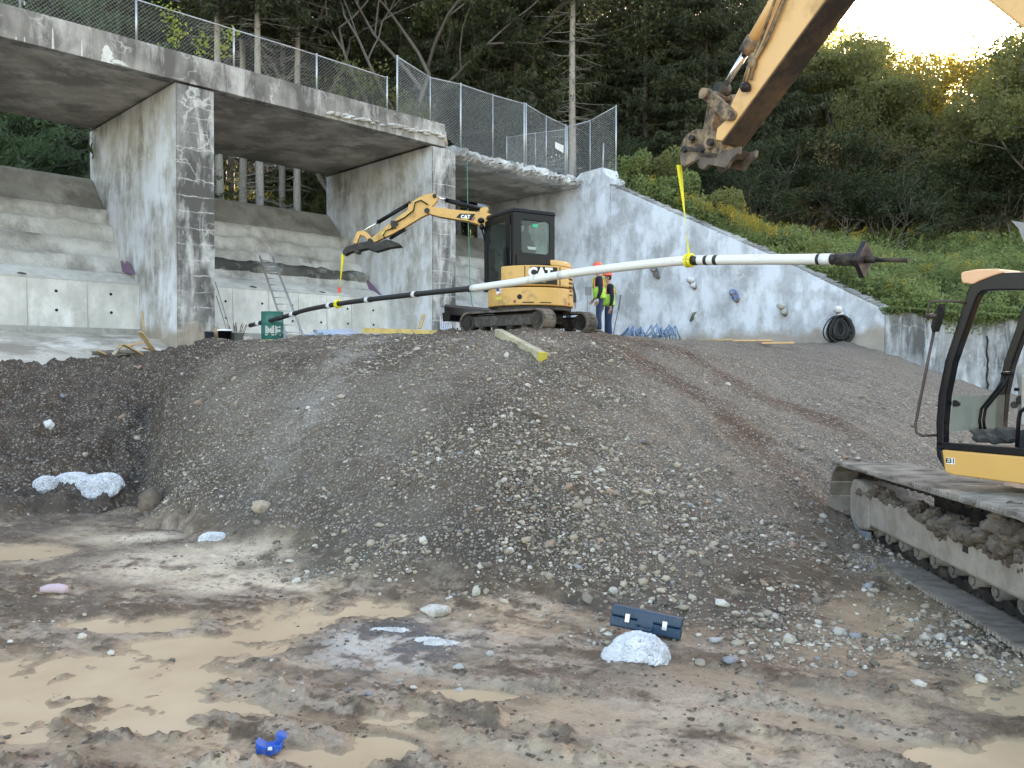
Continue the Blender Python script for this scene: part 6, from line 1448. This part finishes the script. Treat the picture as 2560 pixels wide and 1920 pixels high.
# people
SKIN = simple('skin', (.42, .24, .17), .6, 0, .08); DENIM = simple('denim', (.028, .048, .105), .9, 0, .25, 9, bump=.2); NAVY = simple('navy_jacket', (.012, .014, .028), .85, 0, .3, 8, bump=.2)
LIME = simple('lime_vest', (.42, .70, .07), .7); ORV = simple('orange_vest', (.85, .32, .13), .7); SILV = simple('reflective_band', (.75, .68, .35), .4); HELO = simple('orange_helmet', (.9, .13, .05), .35, 0, .03); BOOT = simple('boots', (.03, .022, .016), .8); GLV = simple('white_glove', (.7, .7, .7), .8)
def person(loc, face, label, arms, lean=0., helmet=HELO, vest=True, legs=None, jacket=NAVY, gl=False, head_turn=0):
    """local frame: +Y is where the person faces, +X their right"""
    root = thing('person', loc, label, 'person', None, face)
    V = []; E = []; Rr = []
    def add(p, r, par=None):
        V.append(Vector(p)); Rr.append(r)
        if par is not None: E.append((par, len(V)-1))
        return len(V)-1
    l = lean
    pel = add((0, 0, .95), (.155, .11)); ab = add((0, .01+l*.3, 1.10), (.145, .105), pel); ch = add((0, 0+l*.7, 1.32), (.17, .115), ab); uc = add((0, -.01+l, 1.44), (.13, .09), ch); nk = add((0, .0+l*1.1, 1.53), .055, uc); hd0 = add((0, .02+l*1.2, 1.61), .075, nk); hd = add((0, .025+l*1.2, 1.70), (.078, .092), hd0); add((0, .02+l*1.2, 1.775), (.06, .07), hd)
    J = {}
    for s, kn, ft_ in ((-1,)+(legs or (((-.11, .03, .50), (-.12, 0, .09)), ((.11, .02, .50), (.12, .03, .09))))[0], (1,)+(legs or (((-.11, .03, .50), (-.12, 0, .09)), ((.11, .02, .50), (.12, .03, .09))))[1]):
        hp = add((s*.095, 0, .88), .088, pel); k_ = add(kn, .062, hp); an = add(ft_, .042, k_); J[s] = (Vector(V[hp]), Vector(kn), Vector(ft_)); toe = add(Vector(ft_)+Vector((s*.01, .15, -.05)), .035, an)
    for s, (el, wr) in ((-1, arms[0]), (1, arms[1])):
        sh = add((s*.19, -.01+l, 1.43), .058, uc); e_ = add(el, .043, sh); w_ = add(wr, .028, e_)
        hv = (Vector(wr)-Vector(el)).normalized(); pm = add(Vector(wr)+hv*.055, (.036, .022), w_); J['a%d' % s] = (Vector(V[sh]), Vector(el), Vector(wr))
        sd_ = hv.cross(Vector((1, 0, 0))).normalized()
        for i in range(4):
            o_ = sd_*(i-1.5)*.021; L_ = (.075, .085, .08, .062)[i]; f1 = add(Vector(wr)+hv*.095+o_, .009, pm); f2 = add(Vector(V[f1])+hv*L_*.5+Vector((-s*.008, 0, 0)), .008, f1); add(Vector(V[f2])+hv*L_*.45+Vector((-s*.022, 0, 0)), .007, f2)
        t1 = add(Vector(wr)+hv*.04+sd_*.045, .010, pm); add(Vector(V[t1])+hv*.045+sd_*.02, .009, t1)
    body = skin('body', V, E, Rr, SKIN, root, 0, 1)
    def cloth(name, pts, rad, mat):
        v = []; e = []; r = []
        for ch_ in pts:
            pr_ = None
            for p, q in ch_:
                p = Vector(p); idx = next((i for i, w in enumerate(v) if (w-p).length < 1e-4), None)
                if idx is None: v.append(p); r.append(q); idx = len(v)-1
                if pr_ is not None and (pr_, idx) not in e: e.append((pr_, idx))
                pr_ = idx
        return skin(name, v, e, r, mat, root, 0, 1)
    pc = Vector((0, 0, .97))
    cloth('jeans', [[((0, .0, 1.02), (.165, .12)), (pc, (.17, .125)), (J[s][0], .105), (J[s][0].lerp(J[s][1], .5), .092), (J[s][1], .076), (J[s][1].lerp(J[s][2], .6), .072), (J[s][2]+Vector((0, 0, .0)), .068)] for s in (-1, 1)], None, DENIM)
    for s in (-1, 1):
        mb = MB(); q = J[s][2]; mb.blob(q+Vector((0, .05, -.04)), (.055, .14, .05), 2, .08, 2, 1, flat=-.045); o = mb.build('boot', BOOT, root)
    jk = [[((0, .005, .93), (.172, .125)), ((0, .01+l*.3, 1.12), (.17, .13)), ((0, l*.7, 1.32), (.19, .135)), ((0, -.01+l, 1.45), (.145, .10)), ((0, l*1.05, 1.525), (.07, .07))]]
    for s in (-1, 1):
        a = J['a%d' % s]; jk.append([((0, -.01+l, 1.45), (.145, .10)), (a[0], .078), (a[1], .062), (a[1].lerp(a[2], .9), .048)])
    cloth('jacket', jk, None, jacket)
    if vest:
        mb = MB(); n = 28
        def ringv(z, rx, ry, cy): return [Vector((rx*math.cos(2*math.pi*i/n), cy+ry*math.sin(2*math.pi*i/n), z)) for i in range(n)]
        lv = [(.92, .205, .165, .0), (.98, .205, .165, .003), (1.10, .205, .168, .01+l*.3), (1.2, .208, .17, l*.5), (1.22, .209, .17, l*.5), (1.32, .215, .168, l*.7), (1.42, .195, .15, l*.95), (1.50, .13, .115, l*1.02)]
        rr_ = [ringv(*q) for q in lv]
        def band(i0, i1, name, mat, grow=1.0, hole=True):
            mb = MB(); V2 = []
            for i in range(i0, i1+1):
                c_ = Vector((0, lv[i][3], 0)); V2 += [Vector((p.x*grow, (p.y-c_.y)*grow+c_.y, p.z)) for p in rr_[i]]
            F2 = []
            for i in range(i1-i0):
                for j in range(n):
                    if hole and i0+i >= 4 and abs(math.cos(2*math.pi*(j+.5)/n)) > .80: continue
                    F2.append((i*n+j, i*n+(j+1) % n, (i+1)*n+(j+1) % n, (i+1)*n+j))
            mb.add(V2, F2, True); o = mb.build(name, mat, root); sm = o.modifiers.new('thick', 'SOLIDIFY'); sm.thickness = .008; return o
        band(0, 3, 'vest_hem', LIME); band(3, 7, 'safety_vest', ORV, 1.0)
        band(3, 4, 'reflective_band', SILV, 1.03, False)
        for s in (-1, 1):
            mb = MB(); 
            for sy in (-1, 1):
                pts = [(s*.115, sy*.165+l*.5, 1.2), (s*.115, sy*.17+l*.7, 1.32), (s*.11, sy*.155+l*.95, 1.42), (s*.10, sy*.09+l, 1.51)]; mb.tube(pts, .022, 6, flat=.6)
            mb.build('vest_stripe', LIME if s < 0 else SILV, root)
    # head gear and face
    hc = Vector((0, .02+l*1.2, 1.74)); mb = MB()
    prof = [(.118, .0), (.120, .02), (.112, .07), (.09, .11), (.05, .135), (.0, .142)]; mb.lathe(prof, hc, 20, Matrix.Diagonal((.95, 1.12, 1)))
    mb.blob(hc+Vector((0, .12, .0)), (.085, .055, .012), 2, 0, 1); mb.tube([hc+Vector((0, -.13, .03)), hc+Vector((0, -.08, .12)), hc+Vector((0, .0, .148)), hc+Vector((0, .08, .12)), hc+Vector((0, .12, .04))], .012, 6)
    hh = mb.build('hard_hat', helmet, root)
    mb = MB(); hb_ = hc+Vector((0, 0, -.06))
    mb.blob(hb_+Vector((0, .115, -.015)), (.014, .022, .022), 2, 0, 1); 
    for s in (-1, 1): mb.blob(hb_+Vector((s*.085, .0, -.01)), (.012, .022, .03), 2, 0, 1)
    mb.build('nose_and_ears', SKIN, body)
    for s in (-1, 1): mb = MB(); mb.blob(hb_+Vector((s*.032, .098, .012)), (.013, .008, .008), 1, 0, 1); mb.build('eye', DARKHOLE, body)
    mb = MB(); mb.blob(hb_+Vector((0, .098, -.062)), (.026, .01, .006), 1, 0, 1); mb.build('mouth', simple('lips', (.3, .12, .1), .6), body)
    mb = MB(); mb.blob(hb_+Vector((0, -.03, .0)), (.09, .09, .075), 2, .1, 2); mb.build('hair', simple('hair', (.03, .02, .015), .9), body)
    if gl:
        a = J['a%d' % gl]; hv = (a[2]-a[1]).normalized(); mb = MB(); mb.blob(a[2]+hv*.01, (.042, .036, .045), 2, .08, 1); mb.build('glove_cuff', GLV, root)
    root.scale = (.96, .96, .96)
    return root
def stand(u, Y): x = kk(u)*Y; return (x, Y, gz(x, Y)-.01)
armd = (((-.25, .02, 1.14), (-.25, .10, .88)), ((.25, .02, 1.14), (.25, .10, .88)))
person(stand(1499, 20.9), R(84), 'worker in red hard hat, lime and orange vest and white glove, nearer of the pair', (((-.25, -.03, 1.13), (-.23, .06, .87)), ((.24, .0, 1.15), (.24, .16, .93))), .03, gl=-1)
person(stand(1522, 21.6), R(100), 'worker in dark jacket and jeans behind the one in the lime vest, by the wall', (((-.26, -.02, 1.13), (-.25, .03, .86)), ((.24, .0, 1.15), (.23, .1, .92))), .02)
person(stand(1411, 22.0), R(185), 'worker mostly hidden behind the tail of the small excavator', (((-.27, .0, 1.14), (-.28, .1, .9)), ((.27, .0, 1.14), (.28, .12, .9))), .02, jacket=simple('grey_jacket', (.05, .05, .06), .85))

# wood, pipes, drum, ladder and the rest
WOOD = simple('pale_timber', (.52, .38, .20), .85, 0, .2, 5, dirt=(.28, .2, .12), dirt_amt=.35, bump=.3); WOODG = simple('grey_green_timber', (.46, .42, .28), .85, 0, .2, 5, dirt=(.25, .22, .15), dirt_amt=.45, bump=.3); WOODY = simple('yellow_timber', (.62, .46, .16), .8, 0, .18, 5, dirt=(.38, .27, .12), dirt_amt=.3, bump=.3); WOODO = simple('fresh_timber', (.68, .42, .20), .8, 0, .15, 5)
YTIP = simple('yellow_paint', (.50, .42, .06), .7)
def onz(u, v, Y, z=None): p = P(u, v, Y); return p
def plank(a, b, w_, h_, mat, lab, grp=None, tip=None, name='timber'):
    a = Vector(a); b = Vector(b); m = MB(); m.bar(a, b, w_, h_); o = solo(m, name, mat, a, lab, 'timber', grp, bevel=.006)
    if tip is not None:
        t_ = (b-a).normalized(); e = a if tip == 0 else b; s = -1 if tip == 0 else 1; m = MB(); m.bar(e-t_*s*.05-a, e+t_*s*.004-a, w_+.006, h_+.004); m.build('painted_end', YTIP, o)
    return o
def g2(u, Y, dz=0.): x = kk(u)*Y; return Vector((x, Y, gz(x, Y)+dz))
a = P(1238, 825, 16.2); b = P(1360, 893, 13.6); a.z = gz(a.x, a.y)+.10; b.z = max(gz(b.x, b.y)+.06, b.z)
plank(gp_(1246, 842)+Vector((0, 0, .07)), gp_(1358, 902)+Vector((0, 0, .06)), .13, .13, WOODG, 'square grey-green timber lying down the slope below the small excavator', tip=1)
plank(P(913, 826, 19.2), P(1095, 833, 18.4), .12, .12, WOODY, 'yellowish timber lying left of the small excavator tracks', tip=0)
plank(P(622, 857, 20.6), P(765, 853, 21.6), .13, .13, WOODY, 'yellow-brown timber in front of the green drum', tip=0)
plank(P(1049, 822, 21.5), P(1060, 785, 21.7), .10, .04, WOOD, 'short pale board standing on end left of the blade')
for (u0, v0, u1, v1, Y, w_, lab, mt) in ((1700, 852, 1832, 849, 24.5, .14, 'long pale board along the foot of the wing wall', WOOD), (1832, 852, 1930, 851, 24.2, .16, 'fresh orange board along the foot of the wing wall', WOODO), (1905, 858, 1985, 857, 23.6, .22, 'frayed flat board at the right end of the row by the wall', WOODO)):
    plank(P(u0, v0, Y), P(u1, v1, Y-.3), w_, .05, mt, lab, 'boards along the wing wall')
# scrap pile beside pier one
rs7 = random.Random(5)
for i, (x0, y0, x1, y1, w_, lab) in enumerate(((620, 712, 755, 770, .13, 'lowest-left broken plank of the scrap pile'), (725, 740, 790, 665, .10, 'short grey plank leaning up in the scrap pile'), (790, 670, 920, 740, .15, 'widest plank across the scrap pile'), (770, 690, 930, 655, .07, 'thin lath lying on top of the scrap pile'), (900, 590, 985, 710, .15, 'steep broad plank leaning at the right of the scrap pile'), (800, 715, 870, 665, .05, 'small splinter in the middle of the scrap pile'), (915, 690, 995, 715, .08, 'end of a plank sticking out right of the scrap pile'), (835, 770, 880, 755, .06, 'loose offcut below the scrap pile'))):
    f = lambda x, y, Y: P(x/2.572, 600+y/2.572, Y)
    Y0 = 20.4+i*.1; plank(f(x0, y0, Y0), f(x1, y1, Y0+.5), w_, .035, (WOOD, WOODG, WOOD, WOODO)[i % 4], lab, 'scrap planks at the foot of the cracked pier', name='scrap_plank')
plank(P(356, 778, 25.3), P(360, 826, 25.0), .06, .03, WOOD, 'upright strip of wood against the left side of the cracked pier')
m = MB(); m.blob(P(310, 885, 21.6), (.75, .4, .10), 4, .4, 1.6, 4); solo(m, 'dirt_heap', simple('heap_earth', (.17, .145, .12), .95, 0, .4, 6, bump=.9), P(300, 880, 20.8), 'low heap of dark earth under the scrap planks', 'dirt heap')
# drum with lettering
DG = simple('green_drum_paint', (.015, .13, .105), .45, 0, .2, 4, dirt=(.05, .08, .07), dirt_amt=.3)
dc = P(681, 846, 22); dc.z = 2.66; m = MB(); prof = [(.0, 0), (.275, 0), (.285, .02), (.285, .27), (.295, .29), (.285, .31), (.285, .57), (.295, .59), (.285, .61), (.285, .86), (.292, .88), (.27, .88), (.27, .80), (0, .80)]
m.lathe(prof, dc, 28); dr_ = solo(m, 'steel_drum', DG, dc, 'dark green steel drum with white hand-painted letters', 'drum')
dr_.location = dc
for o, base in ((dr_, dc),):
    cu_me = text_mesh('ME', .34, .012, .002)
    for v in cu_me.vertices: a = -math.pi/2+.32+v.co.x/.29; v.co = Vector((.289*math.cos(a), .289*math.sin(a), .36+v.co.y))+Vector((math.cos(a), math.sin(a), 0))*v.co.z*0
    cu_me.materials.clear(); cu_me.materials.append(WHITE); t_ = bpy.data.objects.new('lettering', cu_me); COL.objects.link(t_); t_.parent = dr_
# ladder
ALU = simple('aluminium', (.62, .63, .64), .35, .7, .08)
lb = thing('ladder', P(735, 842, 26.6), 'aluminium ladder leaning on the dam face behind the green drum', 'ladder')
A0, A1 = P(716, 842, 26.6), P(758, 840, 26.6); B0, B1 = P(649, 640, 30.2), P(681, 642, 30.2)
for a, b in ((A0, B0), (A1, B1)): m = WMB(lb); m.bar(a, b, .045, .08); m.part('rail', ALU)
for i in range(12): f = (i+.6)/12.3; m = WMB(lb); m.cyl(A0.lerp(B0, f), A1.lerp(B1, f), .018, 8); m.part('rung', ALU)
# grey-blue pipes
PIPE = simple('blue_grey_pipe', (.36, .43, .55), .45, 0, .08); 
for i, (u0, v0, u1, v1, Y, r_, lab) in enumerate(((805, 839, 890, 835, 20.9, .085, 'fattest blue-grey plastic pipe in front of the dam, nearest'), (790, 832, 880, 828, 21.5, .07, 'blue-grey pipe resting behind the fattest one'), (785, 828, 885, 830, 22.1, .04, 'thin dark grey pipe on top of the pipe pile'), (762, 841, 805, 838, 21.3, .06, 'short blue pipe at the left end of the pipe pile'), (770, 848, 830, 846, 20.8, .05, 'lowest pipe at the front of the pipe pile'))):
    a, b = P(u0, v0, Y), P(u1, v1, Y+.8); m = MB(); d = (b-a).normalized(); x, y = ortho(d); n = 18; V = []
    for rr, p in ((r_, a), (r_, b), (r_*.82, b), (r_*.82, a)):
        V += [p+(x*math.cos(2*math.pi*j/n)+y*math.sin(2*math.pi*j/n))*rr for j in range(n)]
    m.add(V, [(q*n+j, q*n+(j+1) % n, ((q+1) % 4)*n+(j+1) % n, ((q+1) % 4)*n+j) for q in range(4) for j in range(n)], True)
    solo(m, 'plastic_pipe', PIPE if i != 2 else simple('grey_pipe', (.22, .24, .28), .5), a, lab, 'pipe', 'plastic pipes piled in front of the dam')
# buckets and stakes by the pier
def pail(c, r0, r1, h, mat, lab, name='bucket', rim=None):
    m = MB(); m.lathe([(0, 0), (r0, 0), (r1, h), (r1*1.06, h), (r1*1.06, h-.03), (r1*1.01, h-.03)], c, 22); m.lathe([(r1*.95, h-.001), (0, h-.04)], c, 22); o = solo(m, name, mat, c, lab, 'bucket')
    if rim: q = MB(); q.lathe([(r1*1.07, h-.035), (r1*1.08, h+.008), (r1*.9, h+.01), (r1*.6, h)], (0, 0, 0), 22); q.build('rim', rim, o)
    return o
pail(P(523, 866, 22.2), .11, .12, .40, simple('blue_black', (.04, .055, .09), .6, dirt=(.2, .2, .22)), 'narrow dark bucket against the foot of the cracked pier')
pail(P(562, 864, 22.0), .15, .18, .42, BLK, 'black bucket with a white rim beside the pier', rim=WHITE)
b_ = pail(P(592, 864, 22.4), .15, .17, .36, simple('concrete_grey', (.35, .36, .37), .7), 'grey bucket full of rusty stakes')
m = MB()
for i in range(16): a = rs7.uniform(-.12, .12); m.cyl((a, rs7.uniform(-.1, .1), .2), (a*2.2+rs7.uniform(-.05, .05), rs7.uniform(-.15, .15), .50+.12*rs7.random()), .009, 5)
m.build('stakes', RUSTY, b_)
m = MB(); m.blob(P(541, 852, 22.5)+Vector((0, 0, .05)), (.16, .08, .32), 3, .25, 2, 3); solo(m, 'burlap_sack', simple('burlap', (.33, .25, .15), .95, 0, .25, 12, bump=.6), P(541, 865, 22.5), 'brown slumped sack between the pier and the black bucket', 'sack')
for (u0, v0, u1, v1, lab) in ((538, 705, 580, 840, 'longer dark rod leaning beside the pier above the buckets'), (541, 740, 572, 842, 'shorter rod leaning beside the pier above the buckets')):
    m = MB(); m.cyl(P(u0, v0, 25.6), P(u1, v1, 23.4), .014, 6); solo(m, 'iron_rod', simple('rod', (.2, .19, .18), .6), P(u1, v1, 23.4), lab, 'rod')
m = MB(); m.box(P(612, 852, 22.6), (.34, .3, .22)); solo(m, 'concrete_block', CAPR, P(612, 858, 22.6), 'rough pale concrete block right of the grey bucket', 'block', bevel=.02)
# leaning rod by the workers and one behind them
m = MB(); m.cyl(P(1532, 842, 22.2), P(1552, 742, 23.5), .013, 8); m.cyl(P(1546, 775, 23.2), P(1552, 738, 23.5), .022, 8); m.cyl(P(1530, 842, 22.2)+Vector((-.04, 0, 0)), P(1530, 842, 22.2)+Vector((.05, 0, .01)), .02, 8)
solo(m, 'digging_bar', simple('bar_steel', (.10, .10, .11), .5, .5), P(1532, 842, 22.2), 'thin iron bar leaning on the wall right of the two workers', 'bar')
m = MB(); m.cyl(P(1471, 830, 24), P(1468, 742, 25), .012, 8); m.box(P(1471, 728, 25.1), (.2, .03, .25)); solo(m, 'shovel', simple('shovel_steel', (.18, .18, .19), .6), P(1471, 830, 24), 'shovel standing blade up against the wall left of the workers', 'shovel')
# stands of blue-grey steel props
PROP = simple('prop_steel', (.22, .30, .42), .45, .4, .2, 8)
def props(u, w_, h_, n, Y, lab, seed):
    r8 = random.Random(seed); root = thing('steel_stands', g2(u, Y), lab, 'steel stands', 'folded steel stands by the wing wall')
    for i in range(n):
        m = WMB(root); uu = u-w_/2+w_*(i+.5)/n; c = g2(uu, Y+r8.uniform(-.2, .2)); hh = h_*r8.uniform(.75, 1.05)
        ap = c+Vector((r8.uniform(.05, .15), 0, hh)); m.cyl(c+Vector((-.22, 0, 0)), ap, .022, 6); m.cyl(c+Vector((.26, .1, 0)), ap, .022, 6); m.cyl(c+Vector((.08, -.2, .0)), ap, .022, 6); m.cyl(c+Vector((-.1, 0, hh*.4)), c+Vector((.16, 0, hh*.4)), .016, 6); m.part('stand', PROP)
    return root
props(1580, 42, .36, 9, 23.2, 'left heap of folded blue-grey steel stands by the wing wall', 1); props(1652, 66, .46, 8, 23.6, 'right heap of folded blue-grey steel stands, spread wider', 2)
# frames left of the blade
fr = thing('scaffold_frames', P(1115, 842, 23), 'leaning bundle of silvery scaffold tubes left of the small excavator blade', 'scaffold')
for i in range(7):
    m = WMB(fr); m.cyl(P(1103+i*5, 842, 22.4), P(1101+i*3.4, 768+i*3, 23.4), .018, 6); m.part('tube', ALU)
m = WMB(fr)
for v in (790, 805, 820): m.cyl(P(1103, v, 22.9), P(1125, v+4, 22.9), .012, 6)
m.part('cross_bars', ALU)
# anchor stubs with bagged heads on the wing wall
def wall_pt(u, v, off=0): k = kk(u); tt = (k*38.02-3.845)/(.7071*(1+k)); q = DF(20.44, -tt, 0); p = P(u, v, q.y); return p+Vector((-.7071, -.7071, 0))*off
STUB = simple('stub_steel', (.30, .22, .16), .7, .2, .3, 8, dirt=(.5, .46, .4), dirt_amt=.4)
for i, (u, v, cap, lab) in enumerate(((1645, 690, 'dark_bag', 'topmost-left bagged anchor stub on the wing wall, dark and narrow'), (1736, 716, 'white_bag', 'white-bagged anchor stub, second from the left on the wing wall'), (1842, 748, 'blue_bag', 'blue-topped anchor stub on the wing wall'), (1962, 782, 'grey_bag', 'grey-wrapped anchor stub, fourth from the left on the wing wall'), (2104, 792, 'white_bag', 'white-capped anchor stub holding the black hose coil'))):
    q = wall_pt(u, v, 0); d = Vector((-.55, -.55, .62)).normalized(); L_ = .50; root = thing('anchor_stub', q, lab, 'anchor stub', 'anchor stubs on the wing wall')
    m = WMB(root); m.cyl(q-d*.1, q+d*L_*.75, .11, 14); m.part('pipe', STUB)
    cc = {'dark_bag': (.10, .11, .14), 'white_bag': (.72, .73, .76), 'blue_bag': (.10, .16, .36), 'grey_bag': (.45, .47, .43)}[cap]
    m = WMB(root); m.blob(q+d*L_*.8, (.16, .16, .13), 3, .22, 2, i+1); m.blob(q+d*L_*.45+Vector((.03, 0, -.07)), (.13, .13, .16), 3, .3, 2.4, i+4); m.part('plastic_bag', simple('bag%d' % i, cc, .55, 0, .1, 6, dirt=(.4, .36, .3), dirt_amt=.4, bump=.3))
# coil of black hose
q = wall_pt(2108, 812, .35); root = thing('hose_coil', q, 'large coil of thick black hose hung on the last anchor stub', 'hose coil')
m = WMB(root); r9 = random.Random(4)
for i in range(44):
    rx = .10+.32*r9.random(); rz_ = rx+.06+.06*r9.random(); cx = r9.uniform(-.08, .10); dy = r9.uniform(-.2, .12); tl_ = r9.uniform(-.3, .3)
    pts = []
    for j in range(25):
        g = 2*math.pi*j/24; lx = rx*math.cos(g)*(1+.25*(-math.sin(g))); lz = rz_*math.sin(g)-.12; pts.append(q+Vector((cx+lx, dy+tl_*lx, lz-.05)))
    m.tube(pts, .024, 6, cap=False)
m.part('hose', BB)
m = WMB(root); pts = [q+Vector((.10+.42*math.cos(g), .05, -.05+.36*math.sin(g))) for g in [i*math.pi/12 for i in range(-7, 10)]]; m.tube(pts, .022, 6); m.part('loose_turn', BB)
# blue tool case
CASE = simple('case_blue', (.012, .042, .085), .45, 0, .15, 6, dirt=(.12, .11, .10), dirt_amt=.12, bump=.05)
c0_ = gp_(1600, 1590); 
ctr = P(1617, 1548, c0_.y+.05); ctr.z += .0
A_ = P(1530, 1535, c0_.y+.10); B_ = P(1705, 1572, c0_.y-.08); t_ = (B_-A_).normalized(); 
root = thing('tool_case', (A_+B_)/2, 'long dark blue plastic tool case tipped against the foot of the mound', 'tool case')
upv = Vector((.0, .18, .98)); upv = (upv-t_*upv.dot(t_)).normalized(); dv = t_.cross(upv).normalized()
if dv.y > 0: dv = -dv
def CB(a, b, c): return (A_+B_)/2+t_*a+upv*b+dv*c        # along, up, towards the camera
LN = (B_-A_).length
def cbox(m, a0, a1, b0, b1, c0, c1): m.hexa([CB(a0, b0, c0), CB(a1, b0, c0), CB(a1, b0, c1), CB(a0, b0, c1), CB(a0, b1, c0), CB(a1, b1, c0), CB(a1, b1, c1), CB(a0, b1, c1)])
H_ = .080; m = WMB(root); cbox(m, -LN/2, LN/2, -H_, -.0015, -.05, .05); m.part('case_base', CASE, None, .014); m = WMB(root); cbox(m, -LN/2, LN/2, .0015, H_, -.05, .052); m.part('case_lid', CASE, None, .014)
m = WMB(root)
for i in range(15):
    a = -LN/2+.03+i*(LN-.06)/14
    if abs(a) < .07: continue
    cbox(m, a-.004, a+.004, -H_+.012, -.012, .045, .055); cbox(m, a-.004, a+.004, .012, H_-.012, .045, .057)
m.part('ribs', CASE)
for a in (-.135, .145): m = WMB(root); cbox(m, a-.018, a+.018, -.03, .035, .053, .064); m.part('latch', simple('latch_metal', (.55, .56, .56), .3, .6), None, .003)
m = WMB(root); m.tube([CB(-.055, -.035, .05), CB(-.055, -.035, .085), CB(-.05, -.05, .09), CB(.05, -.05, .09), CB(.055, -.035, .085), CB(.055, -.035, .05)], .009, 8); cbox(m, -.06, .06, -.03, .03, .0525, .056); m.part('handle', CASE)
# bright blue plastic piece in the mud
BLU = simple('bright_blue_plastic', (.01, .09, .45), .5, 0, .15, 20, dirt=(.2, .15, .1), dirt_amt=.35, dscale=25); q = gp_(680, 1885); root = thing('blue_clamp', q, 'bright blue bent plastic clamp lying in the mud at the bottom', 'clamp')
m = WMB(root); S_ = lambda a, b, c: q+Vector((a, b, c))
m.prism([(-.075, .0), (-.078, .062), (-.06, .045), (-.03, .03), (.0, .035), (.035, .045), (.055, .035), (.05, .0), (.0, -.02), (-.04, -.022)], lambda a, b: S_(a, -.035, b+.02), lambda a, b: S_(a, .035, b+.02)); m.part('body', BLU, None, .006)
m = WMB(root); m.hexa([S_(.01, -.02, .05), S_(.045, -.02, .06), S_(.045, .02, .06), S_(.01, .02, .05), S_(.03, -.03, .12), S_(.085, -.03, .10), S_(.085, .03, .10), S_(.03, .03, .12)]); m.part('tab', BLU, None, .006)
m = WMB(root); m.hexa([S_(-.012, -.037, .035), S_(.012, -.037, .038), S_(.012, -.034, .038), S_(-.012, -.034, .035), S_(-.010, -.037, .052), S_(.010, -.037, .055), S_(.010, -.034, .055), S_(-.010, -.034, .052)]); m.part('label', WHITE)
# pink foam piece
q = gp_(135, 1483); m = MB(); m.tube([q+Vector((-.11, .0, .03)), q+Vector((-.05, 0, .04)), q+Vector((.03, 0, .045)), q+Vector((.10, -.01, .035)), q+Vector((.125, -.01, .03))], [.03, .04, .043, .042, .025], 12); solo(m, 'foam_roll', simple('pink_foam', (.50, .38, .41), .8, 0, .08, 10, dirt=(.4, .32, .32), dirt_amt=.3), q, 'small pinkish grey roll lying on the mud at the far left', 'foam piece')
